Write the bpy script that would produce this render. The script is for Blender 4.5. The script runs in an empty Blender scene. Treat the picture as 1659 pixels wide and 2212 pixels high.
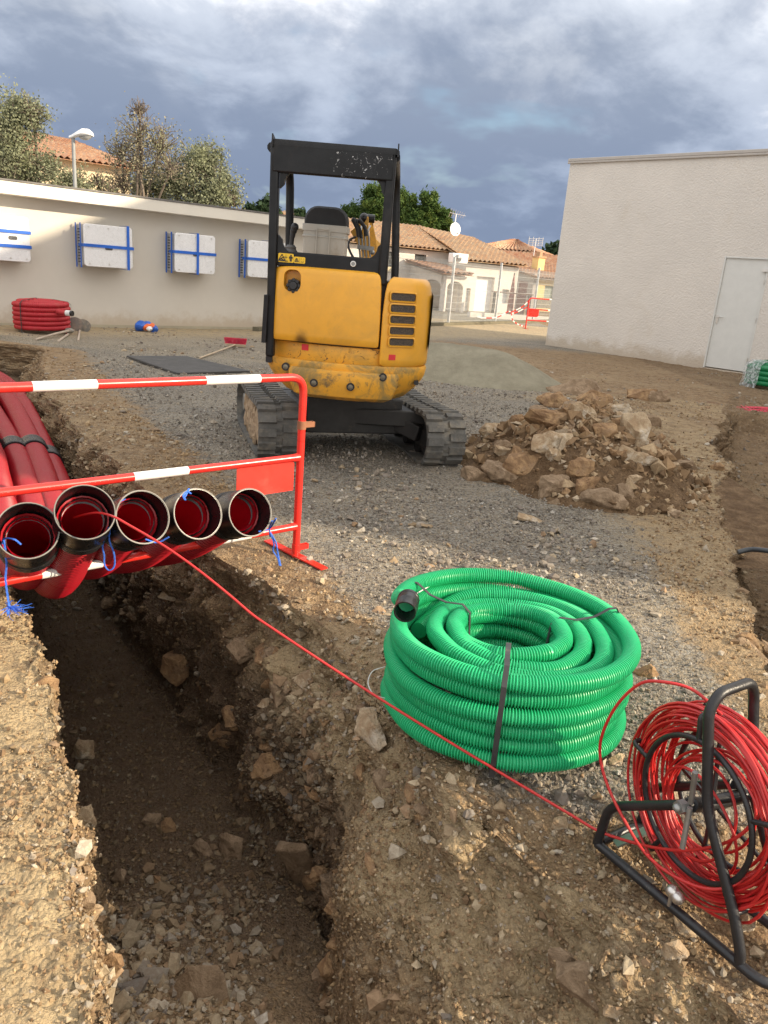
import bpy, bmesh, math, random
import numpy as np
from mathutils import Vector, Matrix
random.seed(7); RNG = np.random.default_rng(7)
S = bpy.context.scene; COL = S.collection
# ------------------------------------------------------------------ camera
EYE = 1.55; FPX = 1661.0; CX, CY = 829.5, 1106.0      # focal length in pixels of a 1659 px wide picture
PIT, ROL = math.radians(17.35), math.radians(4.69)
F_ = np.array([0, math.cos(PIT), -math.sin(PIT)]); R0 = np.array([1., 0, 0]); U0 = np.cross(R0, F_)
R_ = R0*math.cos(ROL)+U0*math.sin(ROL); U_ = -R0*math.sin(ROL)+U0*math.cos(ROL); CAM = np.array([0, 0, EYE])
cam = bpy.data.cameras.new('camera'); camo = bpy.data.objects.new('camera', cam); COL.objects.link(camo)
M = Matrix.Identity(4)
for i in range(3):
    M[i][0] = R_[i]; M[i][1] = U_[i]; M[i][2] = -F_[i]; M[i][3] = CAM[i]
camo.matrix_world = M
cam.sensor_fit = 'HORIZONTAL'; cam.sensor_width = 36; cam.lens = 36*FPX/1659; cam.clip_end = 3000; cam.clip_start = 0.05
S.camera = camo
# ------------------------------------------------------------------ sun, sky, exposure
SUN_AZ, SUN_EL = 107.0, 24.0            # azimuth clockwise from +Y
sun = bpy.data.lights.new('sun', 'SUN'); sun.energy = 5.0; sun.angle = math.radians(0.8); sun.color = (1.0, 0.84, 0.62)
suno = bpy.data.objects.new('sun', sun); COL.objects.link(suno)
a, e = math.radians(SUN_AZ), math.radians(SUN_EL)
SDIR = Vector((math.sin(a)*math.cos(e), math.cos(a)*math.cos(e), math.sin(e)))
suno.rotation_euler = SDIR.to_track_quat('Z', 'Y').to_euler()
W = bpy.data.worlds.new('World'); S.world = W; W.use_nodes = True
def world():
    nt = W.node_tree; nt.nodes.clear(); N = nt.nodes.new; L = nt.links.new
    def math_(op, a, b=None, c=None):
        n = N('ShaderNodeMath'); n.operation = op
        for i, v in enumerate((a, b, c)):
            if v is None: continue
            if isinstance(v, (int, float)): n.inputs[i].default_value = v
            else: L(v, n.inputs[i])
        return n.outputs[0]
    def mix(f, a, b):
        n = N('ShaderNodeMix'); n.data_type = 'RGBA'
        for i, v in ((0, f), (6, a), (7, b)):
            if isinstance(v, tuple): n.inputs[i].default_value = v+(1,)
            elif isinstance(v, (int, float)): n.inputs[i].default_value = v
            else: L(v, n.inputs[i])
        return n.outputs[2]
    out = N('ShaderNodeOutputWorld')
    sky = N('ShaderNodeTexSky'); sky.sky_type = 'NISHITA'; sky.sun_disc = False
    sky.sun_elevation = e; sky.sun_rotation = a; sky.air_density = 1.0; sky.dust_density = 1.0
    b1 = N('ShaderNodeBackground'); b1.inputs[1].default_value = 0.11; L(sky.outputs[0], b1.inputs[0])
    tc = N('ShaderNodeTexCoord'); sx = N('ShaderNodeSeparateXYZ'); L(tc.outputs['Generated'], sx.inputs[0])
    x, y, z = sx.outputs
    zz = math_('ADD', math_('MAXIMUM', z, 0.0), 0.38)
    cb = N('ShaderNodeCombineXYZ'); L(math_('DIVIDE', x, zz), cb.inputs[0]); L(math_('DIVIDE', y, zz), cb.inputs[1])
    def noise(scale, det, rough, dist, off):
        mp = N('ShaderNodeMapping'); L(cb.outputs[0], mp.inputs[0]); mp.inputs['Location'].default_value = off
        n = N('ShaderNodeTexNoise'); n.inputs['Scale'].default_value = scale; n.inputs['Detail'].default_value = det
        n.inputs['Roughness'].default_value = rough; n.inputs['Distortion'].default_value = dist; L(mp.outputs[0], n.inputs[0]); return n.outputs[0]
    def ramp(v, lo, hi):
        n = N('ShaderNodeMapRange'); n.interpolation_type = 'SMOOTHSTEP'; L(v, n.inputs[0]); n.inputs[1].default_value = lo; n.inputs[2].default_value = hi; return n.outputs[0]
    big = noise(1.7, 10, 0.55, 0.25, (SKYX, SKYY, 0.3)); det = noise(4.6, 12, 0.58, 0.25, (4.2, 1.1, 0))
    v = math_('ADD', math_('MULTIPLY', big, 0.66), math_('MULTIPLY', det, 0.34))
    # higher sky is brighter and whiter, low sky is slate blue
    hi = ramp(z, 0.04, 0.5)
    v2 = math_('ADD', v, math_('MULTIPLY', math_('SUBTRACT', hi, 0.45), 0.27))
    dark = mix(hi, (0.165, 0.21, 0.305), (0.36, 0.40, 0.465)); mid = mix(hi, (0.27, 0.33, 0.445), (0.74, 0.765, 0.80)); lite = (0.98, 0.98, 1.0)
    c = mix(ramp(v2, 0.38, 0.52), dark, mid); c = mix(ramp(v2, 0.505, 0.62), c, lite)
    c = mix(math_('MULTIPLY', math_('MULTIPLY', ramp(noise(3.1, 12, 0.56, 0.3, (2.2, 8.4, 1)), 0.52, 0.66), ramp(z, 0.12, 0.4)), 0.75), c, (0.74, 0.765, 0.80))
    c = mix(math_('MULTIPLY', ramp(noise(2.5, 12, 0.58, 0.3, (6.2, 2.4, 3)), 0.52, 0.66), 0.45), c, (0.17, 0.215, 0.31))
    # clouds round the sun (behind the camera's right shoulder) brightened to fill the shade
    dp = N('ShaderNodeVectorMath'); dp.operation = 'DOT_PRODUCT'; L(tc.outputs['Generated'], dp.inputs[0]); dp.inputs[1].default_value = SDIR
    glow = ramp(dp.outputs['Value'], 0.1, 1.0)
    c = mix(math_('MULTIPLY', glow, 0.6), c, (2.2, 2.0, 1.75))
    c = mix(math_('MULTIPLY', ramp(math_('MULTIPLY', y, -1.0), -0.25, 0.6), 0.75), c, (1.0, 0.98, 0.95))  # unseen sky behind the camera whitened as added fill light
    b2 = N('ShaderNodeBackground'); L(c, b2.inputs[0]); b2.inputs[1].default_value = 1.0
    m = N('ShaderNodeMixShader'); L(ramp(noise(1.1, 6, 0.55, 0.2, (7.7, 3.1, 2)), 0.30, 0.37), m.inputs[0]); L(b1.outputs[0], m.inputs[1]); L(b2.outputs[0], m.inputs[2])
    L(m.outputs[0], out.inputs[0])
SKYX, SKYY = 5.2, 4.4
world()
S.view_settings.view_transform = 'Standard'; S.view_settings.look = 'None'; S.view_settings.gamma = 1; S.view_settings.exposure = 0.55
# ------------------------------------------------------------------ helpers
def ray(x, y): return F_+R_*(x-CX)/FPX-U_*(y-CY)/FPX
def G(x, y, z=0.):                       # the point of height z seen at picture position x, y
    d = ray(x, y); return CAM+d*(z-EYE)/d[2]
def at(x, y, Y):                         # the point at depth Y seen at x, y
    d = ray(x, y); return CAM+d*Y/d[1]
class Plane:                             # an upright plane through p with horizontal direction e; n points to the camera
    def __init__(s, p, e):
        s.p = np.array([p[0], p[1], 0.]); e = np.array([e[0], e[1], 0.]); s.e = e/np.linalg.norm(e); s.n = np.cross(s.e, [0, 0, 1.])
        if s.n@(CAM-s.p) < 0: s.n = -s.n
        s.flip = 1
    def px(s, x, y, off=0.):
        d = ray(x, y); p = s.p+s.n*off; return CAM+d*(((p-CAM)@s.n)/(d@s.n))
    def sz(s, x, y, off=0.):             # (distance along the plane, height)
        q = s.px(x, y, off); return float((q-s.p)@s.e), float(q[2])
    def P(s, a, z, off=0.): return s.p+s.e*a+s.n*off+np.array([0, 0, z])
def unit(v):
    v = np.array(v, float); return v/max(1e-9, np.linalg.norm(v))
class MB:                                # collects shapes given in world coordinates
    def __init__(s): s.v = []; s.f = []; s.n = 0; s.mi = []; s.cur = 0
    def add(s, vs, fs):
        k = s.n; s.v.extend([tuple(map(float, q)) for q in vs]); s.n += len(vs)
        for f in fs: s.f.append(tuple(i+k for i in f)); s.mi.append(s.cur)
        return s
    def hexa(s, p):                      # eight corners: bottom loop then top loop
        return s.add(p, [(3, 2, 1, 0), (4, 5, 6, 7), (0, 1, 5, 4), (1, 2, 6, 5), (2, 3, 7, 6), (3, 0, 4, 7)])
    def box(s, lo, hi):
        x0, y0, z0 = lo; x1, y1, z1 = hi
        return s.hexa([(x0, y0, z0), (x1, y0, z0), (x1, y1, z0), (x0, y1, z0), (x0, y0, z1), (x1, y0, z1), (x1, y1, z1), (x0, y1, z1)])
    def pbox(s, pl, a0, a1, z0, z1, o0, o1):   # a box on a Plane
        P = pl.P
        return s.hexa([P(a0, z0, o1), P(a1, z0, o1), P(a1, z0, o0), P(a0, z0, o0), P(a0, z1, o1), P(a1, z1, o1), P(a1, z1, o0), P(a0, z1, o0)])
    def beam(s, a, b, w, h, up=(0, 0, 1)):
        a = np.array(a, float); b = np.array(b, float); d = unit(b-a); r = np.cross(d, up)
        if np.linalg.norm(r) < 1e-4: r = np.cross(d, (0, 1, 0))
        r = unit(r); u = np.cross(r, d); r = r*w/2; u = u*h/2
        return s.hexa([a-r-u, a+r-u, b+r-u, b-r-u, a-r+u, a+r+u, b+r+u, b-r+u])
    def tube(s, path, r, n=8, closed=False, caps=True, scale=None):
        P = np.array(path, float); m = len(P)
        rr = np.full(m, r, float) if np.isscalar(r) else np.array(r, float)
        if closed: T = np.roll(P, -1, 0)-np.roll(P, 1, 0)
        else:
            T = np.empty_like(P); T[1:-1] = P[2:]-P[:-2]; T[0] = P[1]-P[0]; T[-1] = P[-1]-P[-2]
        T /= np.maximum(1e-9, np.linalg.norm(T, axis=1))[:, None]
        ref = np.array([0, 0, 1.]) if abs(T[0][2]) < 0.9 else np.array([1., 0, 0])
        u = unit(np.cross(ref, T[0])); vs = []; an = np.arange(n)*2*math.pi/n; ca, sa = np.cos(an)[:, None], np.sin(an)[:, None]
        for i in range(m):
            u = u-T[i]*(u@T[i]); u /= max(1e-9, np.linalg.norm(u)); w = np.cross(T[i], u)
            vs.append(P[i]+rr[i]*(ca*u+sa*w))
        vs = np.concatenate(vs); fs = []
        for i in range(m if closed else m-1):
            k0, k1 = i*n, ((i+1) % m)*n
            for j in range(n): fs.append((k0+j, k0+(j+1) % n, k1+(j+1) % n, k1+j))
        if caps and not closed: fs.append(tuple(range(n-1, -1, -1))); fs.append(tuple((m-1)*n+j for j in range(n)))
        return s.add(vs, fs)
    def cyl(s, a, b, r, n=16, r2=None): return s.tube([a, b], [r, r if r2 is None else r2], n)
    def loft(s, rings, caps=True):
        n = len(rings[0]); vs = [p for r in rings for p in r]; fs = []
        for i in range(len(rings)-1):
            for j in range(n): fs.append((i*n+j, i*n+(j+1) % n, (i+1)*n+(j+1) % n, (i+1)*n+j))
        if caps: fs.append(tuple(range(n-1, -1, -1))); fs.append(tuple((len(rings)-1)*n+j for j in range(n)))
        return s.add(vs, fs)
    def prism(s, poly, d):               # flat polygon pushed along d
        poly = [np.array(p, float) for p in poly]; d = np.array(d, float)
        return s.loft([poly, [p+d for p in poly]])
    def ball(s, c, r, nu=14, nv=9, sc=(1, 1, 1)):
        c = np.array(c, float); vs = [c+np.array([0, 0, -r*sc[2]])]; fs = []
        for i in range(1, nv):
            t = -math.pi/2+math.pi*i/nv
            for j in range(nu): vs.append(c+r*np.array([math.cos(t)*math.cos(2*math.pi*j/nu)*sc[0], math.cos(t)*math.sin(2*math.pi*j/nu)*sc[1], math.sin(t)*sc[2]]))
        vs.append(c+np.array([0, 0, r*sc[2]])); k = len(vs)-1
        for j in range(nu):
            fs.append((0, 1+(j+1) % nu, 1+j)); fs.append((k, k-nu+j, k-nu+(j+1) % nu))
            for i in range(nv-2): b = 1+i*nu; fs.append((b+j, b+(j+1) % nu, b+nu+(j+1) % nu, b+nu+j))
        return s.add(vs, fs)
    def build(s, name, m, parent=None, smooth=None, bevel=0, seg=2):
        off = np.zeros(3)
        if parent is not None:
            p = parent
            while p is not None: off += np.array(p.location); p = p.parent
        me = bpy.data.meshes.new(name); V = np.array(s.v, float)-off
        me.from_pydata(V.tolist(), [], s.f)
        ms = m if isinstance(m, (list, tuple)) else [m]
        for q in ms: me.materials.append(q)
        if len(ms) > 1: me.polygons.foreach_set('material_index', s.mi)
        me.update()
        bm = bmesh.new(); bm.from_mesh(me); bmesh.ops.recalc_face_normals(bm, faces=bm.faces); bm.to_mesh(me); bm.free()
        o = bpy.data.objects.new(name, me); COL.objects.link(o); o.parent = parent; facet(me)
        if smooth is not None: shade(me, smooth)
        if bevel:
            b = o.modifiers.new('bevel', 'BEVEL'); b.width = bevel; b.segments = seg; b.limit_method = 'ANGLE'; b.angle_limit = math.radians(40); b.harden_normals = False
            if smooth is None: shade(me, 40)
        return o
def facet(me): me.polygons.foreach_set('use_smooth', [False]*len(me.polygons))
def shade(me, ang):
    me.polygons.foreach_set('use_smooth', [True]*len(me.polygons))
    if ang < 180:
        bm = bmesh.new(); bm.from_mesh(me); c = math.radians(ang)
        for ed in bm.edges:
            ed.smooth = not (len(ed.link_faces) == 2 and ed.calc_face_angle(0) > c)
        bm.to_mesh(me); bm.free()
def thing(name, label, cat, loc=(0, 0, 0), group=None):
    o = bpy.data.objects.new(name, None); COL.objects.link(o); o.location = [float(q) for q in loc]; o.empty_display_size = 0.1
    return tag(o, label, cat, group)
def tag(o, label, cat, group=None):
    o['label'] = label; o['category'] = cat
    if group: o['group'] = group
    return o
def struct(o, kind='structure'): o['kind'] = kind; return o
def arc(c, u, v, r, a0, a1, n):
    c, u, v = map(lambda q: np.array(q, float), (c, u, v)); return [c+r*(math.cos(t)*u+math.sin(t)*v) for t in np.linspace(a0, a1, n)]
def spline(pts, n=8):                    # Catmull-Rom through the points
    P = [np.array(p, float) for p in pts]; P = [2*P[0]-P[1]]+P+[2*P[-1]-P[-2]]; out = []
    for i in range(1, len(P)-2):
        for t in np.linspace(0, 1, n, endpoint=False):
            p0, p1, p2, p3 = P[i-1:i+3]
            out.append(0.5*(2*p1+(p2-p0)*t+(2*p0-5*p1+4*p2-p3)*t*t+(3*p1-p0-3*p2+p3)*t**3))
    return out+[P[-2]]
def rounded(path, rad, n=5):             # polyline with its corners rounded
    P = [np.array(p, float) for p in path]; out = [P[0]]
    for i in range(1, len(P)-1):
        a, b, c = P[i-1], P[i], P[i+1]; r = min(rad, np.linalg.norm(a-b)*.49, np.linalg.norm(c-b)*.49)
        p, q = b+unit(a-b)*r, b+unit(c-b)*r
        for t in np.linspace(0, 1, n+1): out.append((1-t)**2*p+2*t*(1-t)*b+t*t*q)
    return out+[P[-1]]
def rrect(w, h, r, n=5):                 # rounded rectangle as 2-D points
    o = []
    for cx, cy, a in ((w/2-r, h/2-r, 0), (-w/2+r, h/2-r, 90), (-w/2+r, -h/2+r, 180), (w/2-r, -h/2+r, 270)):
        for t in np.linspace(0, 90, n): q = math.radians(a+t); o.append((cx+r*math.cos(q), cy+r*math.sin(q)))
    return o
def rebase(o, loc):                      # move a mesh thing's origin to its own base
    o.data.transform(Matrix.Translation(-Vector([float(q) for q in loc]))); o.location = [float(q) for q in loc]; return o
# lattice noise for shapes
def _h(i, j, k, s):
    n = (i*374761393+j*668265263+k*2147483647+s*1274126177) & 0xffffffff
    n = ((n ^ (n >> 13))*1274126177) & 0xffffffff; n = n ^ (n >> 16); return (n & 0xffff)/65535.0
def vnoise(P, s=0):
    P = np.asarray(P, float); I = np.floor(P).astype(np.int64); f = P-I; f = f*f*(3-2*f); r = 0
    for a in (0, 1):
        for b in (0, 1):
            for c in (0, 1):
                w = (f[..., 0] if a else 1-f[..., 0])*(f[..., 1] if b else 1-f[..., 1])*(f[..., 2] if c else 1-f[..., 2])
                r = r+w*_h(I[..., 0]+a, I[..., 1]+b, I[..., 2]+c, s)
    return r
def fbm(P, o=4, s=0):
    r = 0; a = .5; P = np.asarray(P, float)
    for i in range(o): r = r+a*(vnoise(P, s+i)-.5); P = P*2.03+17.1; a *= .55
    return r
def sstep(x, a, b): t = np.clip((x-a)/(b-a), 0, 1); return t*t*(3-2*t)
# ------------------------------------------------------------------ materials
class NT:
    def __init__(s, name):
        s.m = bpy.data.materials.new(name); s.m.use_nodes = True; s.t = s.m.node_tree; s.b = s.t.nodes['Principled BSDF']
        s.geo = s.t.nodes.new('ShaderNodeNewGeometry'); s.tc = s.t.nodes.new('ShaderNodeTexCoord')
    def N(s, t): return s.t.nodes.new(t)
    def L(s, a, b): s.t.links.new(a, b)
    def put(s, v, i):
        if isinstance(v, tuple): i.default_value = v+(1,) if len(v) == 3 and i.type == 'RGBA' else v
        elif isinstance(v, (int, float)): i.default_value = v
        else: s.L(v, i)
    def noise(s, scale, det=5, rough=.6, dist=0., vec=None):
        n = s.N('ShaderNodeTexNoise'); s.put(scale, n.inputs['Scale']); n.inputs['Detail'].default_value = det; n.inputs['Roughness'].default_value = rough; n.inputs['Distortion'].default_value = dist
        s.L(vec or s.geo.outputs['Position'], n.inputs['Vector']); return n.outputs[0]
    def voro(s, scale, feat='F1', vec=None, out='Distance'):
        n = s.N('ShaderNodeTexVoronoi'); n.feature = feat; n.inputs['Scale'].default_value = scale; s.L(vec or s.geo.outputs['Position'], n.inputs['Vector']); return n.outputs[out]
    def ramp(s, v, lo, hi):
        n = s.N('ShaderNodeMapRange'); n.interpolation_type = 'SMOOTHSTEP'; s.L(v, n.inputs[0]); n.inputs[1].default_value = lo; n.inputs[2].default_value = hi; return n.outputs[0]
    def mix(s, f, a, b, mode='MIX'):
        n = s.N('ShaderNodeMix'); n.data_type = 'RGBA'; n.blend_type = mode
        for i, v in ((0, f), (6, a), (7, b)): s.put(v, n.inputs[i])
        return n.outputs[2]
    def math(s, op, a, b=0.):
        n = s.N('ShaderNodeMath'); n.operation = op; s.put(a, n.inputs[0]); s.put(b, n.inputs[1]); return n.outputs[0]
    def bump(s, h, dist, strength=1.):
        n = s.N('ShaderNodeBump'); n.inputs['Distance'].default_value = dist; n.inputs['Strength'].default_value = strength; s.L(h, n.inputs['Height']); s.L(n.outputs[0], s.b.inputs['Normal'])
    def fin(s, col=None, rough=None, metal=None, **k):
        if col is not None: s.put(col, s.b.inputs['Base Color'])
        if rough is not None: s.put(rough, s.b.inputs['Roughness'])
        if metal is not None: s.b.inputs['Metallic'].default_value = metal
        for q, v in k.items(): s.put(v, s.b.inputs[q.replace('_', ' ')])
        return s.m
def paint(name, col, rough=.5, var=.12, scale=6., metal=0., bump=0., bs=60., dirt=None, dirt_amt=(.55, .75), dscale=3., spec=.5):
    t = NT(name); n = t.noise(scale, 6, .65); lo = tuple(c*(1-var) for c in col); hi = tuple(min(1, c*(1+var)) for c in col)
    c = t.mix(t.ramp(n, .3, .7), lo, hi)
    if dirt: c = t.mix(t.math('MULTIPLY', t.ramp(t.noise(dscale, 9, .7), *dirt_amt), .85), c, dirt)
    if bump: t.bump(t.noise(bs, 4, .6), bump)
    r = t.math('ADD', t.math('MULTIPLY', t.noise(scale*3, 4), .25), rough-.12)
    t.b.inputs['Specular IOR Level'].default_value = spec
    return t.fin(c, r, metal)
DUST = (.33, .25, .16)
# ------------------------------------------------------------------ terrain: one sheet, two trenches cut into it
def ground_mat():
    t = NT('earth and gravel'); at_ = t.N('ShaderNodeAttribute'); at_.attribute_name = 'zone'; sp = t.N('ShaderNodeSeparateColor'); t.L(at_.outputs['Color'], sp.inputs[0])
    soil, pale, dark = sp.outputs
    vc = t.N('ShaderNodeTexVoronoi'); vc.inputs['Scale'].default_value = 85; t.L(t.geo.outputs['Position'], vc.inputs['Vector'])
    vs = t.N('ShaderNodeSeparateColor'); t.L(vc.outputs['Color'], vs.inputs[0]); rnd = vs.outputs[0]
    vd = t.N('ShaderNodeTexVoronoi'); vd.inputs['Scale'].default_value = 30; t.L(t.geo.outputs['Position'], vd.inputs['Vector'])
    v2 = t.N('ShaderNodeSeparateColor'); t.L(vd.outputs['Color'], v2.inputs[0]); rnd2 = v2.outputs[0]
    big = t.noise(.9, 6, .6); med = t.noise(7, 6, .65); fine = t.noise(45, 5, .7); grit = t.noise(260, 3, .7)
    g = t.mix(t.ramp(big, .35, .65), (.215, .182, .138), (.35, .295, .215)); g = t.mix(t.math('MULTIPLY', t.ramp(med, .5, .72), .7), g, (.36, .29, .205))
    g = t.mix(t.math('MULTIPLY', t.ramp(t.noise(2.2, 7, .7), .54, .7), .8), g, (.115, .108, .10))
    g = t.mix(t.ramp(rnd, .45, 1.), g, (.36, .34, .30)); g = t.mix(t.ramp(rnd, .0, .35), (.085, .08, .075), g)
    s = t.mix(t.ramp(med, .32, .68), (.23, .145, .075), (.44, .30, .165)); s = t.mix(t.math('MULTIPLY', t.ramp(big, .45, .7), .6), s, (.50, .365, .21))
    s = t.mix(t.math('MULTIPLY', t.ramp(t.noise(3.1, 7, .7), .56, .7), .75), s, (.30, .24, .175))
    s = t.mix(t.math('MULTIPLY', t.ramp(t.noise(2.3, 8, .7, 1.), .57, .68), .7), s, (.25, .115, .065))
    s = t.mix(t.math('MULTIPLY', t.ramp(rnd2, .75, .95), .55), s, (.46, .36, .24)); s = t.mix(t.math('MULTIPLY', t.ramp(rnd, .0, .3), -.4+.4), s, s)
    s = t.mix(t.ramp(fine, .3, .62), t.mix(.5, s, (.10, .062, .035)), s)
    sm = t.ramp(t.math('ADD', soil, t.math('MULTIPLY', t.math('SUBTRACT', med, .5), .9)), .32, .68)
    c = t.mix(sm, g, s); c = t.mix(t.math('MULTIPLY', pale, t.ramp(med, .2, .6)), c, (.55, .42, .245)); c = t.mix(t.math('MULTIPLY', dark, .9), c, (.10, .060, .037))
    c = t.mix(t.math('MULTIPLY', t.ramp(grit, .35, .75), .35), c, t.mix(.5, c, (.5, .45, .38)))
    h = t.math('ADD', t.math('MULTIPLY', vc.outputs['Distance'], -.6), t.math('ADD', t.math('MULTIPLY', fine, .9), t.math('MULTIPLY', grit, .35))); h = t.math('ADD', h, t.math('MULTIPLY', vd.outputs['Distance'], -.7))
    t.bump(h, .028, 1.); t.b.inputs['Specular IOR Level'].default_value = .2
    return t.fin(c, .95)
M_GROUND = ground_mat()
ys = lambda *p: (np.array([q[0] for q in p], float), np.array([q[1] for q in p], float))
LT = ys((-6, 1.6), (0, -.12), (.6, -.33), (1.2, -.55), (1.75, -.76), (2.4, -1.12), (3.11, -1.57), (5, -2.85), (8.8, -5.4), (12, -8.2), (13.2, -15.6), (13.4, -17))
RT = ys((-6, 2.6), (0, 1.06), (.6, 1.06), (1.2, 1.02), (1.5, .93), (1.84, .62), (1.99, .43), (2.16, .29), (2.44, .14), (2.64, .02), (2.92, -.12), (3.21, -.27), (3.48, -.49), (3.69, -.62), (3.97, -.92), (5.65, -2.07), (8.8, -4.05), (12.1, -5.5), (12.7, -8), (13.2, -14.5), (13.4, -16))
RB = ys((-6, 2.1), (0, .3), (1.2, .08), (1.6, .02), (2.05, -.06), (2.39, -.11), (2.64, -.19), (2.88, -.33), (3.21, -.56), (3.54, -.72), (4.28, -1.25), (4.9, -1.81), (5.3, -2.05), (5.65, -2.25), (8.8, -4.3), (12.1, -5.9), (12.7, -8.3), (13.2, -14.8), (13.4, -16.3))
RL = ys((-6, 2.3), (0, .6), (1.2, .50), (1.72, .27), (1.9, .16), (2.12, -.01), (2.4, -.09), (2.64, -.17), (2.88, -.31), (3.21, -.53), (3.54, -.69), (4.28, -1.21), (4.9, -1.77), (5.3, -2.0), (5.65, -2.2), (8.8, -4.2), (12.1, -5.75), (12.7, -8.2), (13.2, -14.7), (13.4, -16.2))
LB = (LT[0], LT[1]+np.array([.05, .05, .06, .07, .08, .08, .08, .12, .2, .2, .2, .2]))
L2T = ys((-6, 2.6), (1.0, 1.75), (2.2, 1.66), (3.31, 1.76), (4.4, 2.13), (5.8, 2.62), (7.13, 3.14), (9, 3.85), (11.18, 4.75), (12.5, 5.4), (13.4, 5.8))
L2B = (L2T[0], L2T[1]+np.array([.3, .3, .34, .3, .24, .22, .2, .2, .25, .3, .3]))
R2B = (L2T[0], L2T[1]+np.array([1.5, 1.5, 1.5, 1.5, 1.5, 1.5, 1.5, 2.2, 3, 3, 3])); R2T = (L2T[0], R2B[1]+.25)
def fl1(y): return np.interp(y, [-6, 0, 1.2, 1.6, 2.1, 2.9, 4.5, 6, 7, 10, 13.0, 13.2], [-.2, -.25, -.58, -.82, -1.02, -1.16, -1.15, -.9, -.62, -.55, -.5, 0])
def fl2(y): return np.interp(y, [-6, 3, 8, 9, 10.8, 11.2, 11.4], [-.8, -.9, -.9, -.6, -.35, -.28, 0])
def base_drop(x, y):                     # the verge sags towards the reel
    return -.135*sstep(-y, -2.28, -2.03)*sstep(x, .25, .6)*sstep(-x, -2.2, -1.5)
def terrain():
    yy = [-6.]
    while yy[-1] < 700:
        y = yy[-1]; yy.append(y+(.3 if y < -.3 else .012 if y < 3 else .024 if 11.5 < y < 13.45 else max(.012, .0052*(y-.7))))
    yy = np.array(yy); m = len(yy); ym = np.minimum(yy, 13.39)
    wx = np.array([.06*1.0]); wig = lambda k, a, f: a*sstep(-yy, -11.4, -10.2)*(2*fbm(np.stack([yy*f, yy*0+k*7.3, yy*0], -1), 5, k))
    lt, lb, rb, rt = (np.interp(ym, *q)+w for q, w in ((LT, wig(1, .13, 3.2)), (LB, wig(2, .06, 2.6)), (RB, wig(3, .10, 2.2)), (RT, wig(4, .15, 2.8))))
    rl = np.interp(ym, *RL)+wig(9, .10, 3.1); rl = np.maximum(rl, rb+.015); rt = np.maximum(rt, rl+.03)
    lb = np.maximum(lb, lt+.02); rt = np.maximum(rt, rb+.03); rb = np.maximum(rb, lb+.15)
    l2t, l2b, r2b, r2t = (np.interp(ym, *q)+w for q, w in ((L2T, wig(5, .30, 1.5)), (L2B, wig(6, .2, 2.2)), (R2B, wig(7, .1, 2)), (R2T, wig(8, .1, 2))))
    l2b = np.maximum(l2b, l2t+.05); f1, f2 = fl1(yy), fl2(yy)
    far = 40+np.maximum(yy, 0)*1.2; cols = []; zs = []; zone = []
    def seg(xa, xb, za, zb, n, warp, prof, zn):
        for t in (np.arange(n)+0.0)/n:
            cols.append(xa+(xb-xa)*warp(t)); zs.append(za+(zb-za)*prof(t)); zone.append(np.full(m, zn))
    one = np.ones(m); idn = lambda t: t; crest = lambda t: t**1.7*.55+.45*t; foot = lambda t: 1-((1-t)**1.5*.6+.4*(1-t))
    wall = lambda t: .5*(t**1.35)+.5*(1-(1-t)**1.5)
    seg(lt-far, lt, 0*one, 0*one, 110, lambda t: 1-(1-t)**4.5, idn, 0)
    seg(lt, lb, 0*one, f1, 70, idn, wall, 1)
    seg(lb, rb, f1, f1, 130, idn, idn, 2)
    stp = .9*sstep(yy, 2.1, 2.9)
    def wall3(t):
        a_ = .50*min(1., t/.15)**.8+.50*max(0., (t-.1)/.9)**1.15; return stp*a_+(1-stp)*wall(t)
    zl = f1*(.46+.10*fbm(np.stack([yy*2.3, yy*0+3, yy*0], -1), 4, 19)); sl3 = lambda t: t**1.15*.6+.4*t
    seg(rb, rl, f1, zl, 62, idn, idn, 3); seg(rl, rt, zl, 0*one, 90, idn, sl3, 3)
    seg(rt, l2t, 0*one, 0*one, 330, lambda t: t, idn, 4)
    seg(l2t, l2b, 0*one, f2, 60, idn, wall, 5)
    seg(l2b, r2b, f2, f2, 50, idn, idn, 6)
    seg(r2b, r2t, f2, 0*one, 16, idn, idn, 7)
    seg(r2t, r2t+far, 0*one, 0*one, 60, lambda t: t**3, idn, 8)
    cols.append(r2t+far); zs.append(0*one); zone.append(np.full(m, 8))
    X = np.stack(cols, 1); Z = np.stack(zs, 1); Q = np.stack(zone, 1); Y = np.repeat(yy[:, None], X.shape[1], 1); n = X.shape[1]
    Z = Z+base_drop(X, Y)
    P = np.stack([X, Y, Z], -1)
    # rounded, crumbling edges and large lumps
    near = sstep(-Y, -30, -14); iswall = ((Q == 1) | (Q == 3) | (Q == 5) | (Q == 7))*sstep(-Z, 0, .12)*sstep(-Y, -12.9, -12.3)*np.where(Q == 3, np.maximum(sstep(np.abs(X-rb[:, None]), .0, .22), sstep(Y, 2.0, 2.6)), 1.)
    isfl = ((Q == 2) | (Q == 6))*1.
    def edge_d(e): return np.abs(X-e[:, None])
    dl = np.minimum(edge_d(lt), edge_d(rt)); lip = np.exp(-(dl/.12)**2)*(Z > -.05)*(Y < 13)
    P[..., 2] += near*(.05*fbm(P*.7, 4, 11)*(1-iswall)+.030*fbm(P*np.array([3.2, 3.2, 0]), 4, 12)*(1-.4*isfl)+.035*isfl*fbm(P*5, 4, 14)-.03*lip*vnoise(P*5, 15))
    # heap of spoil towards the floor's near end
    P[..., 2] += isfl*(Q == 2)*.06*np.exp(-((Y-2.1)/.5)**2)*vnoise(P*3, 16)
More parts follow.
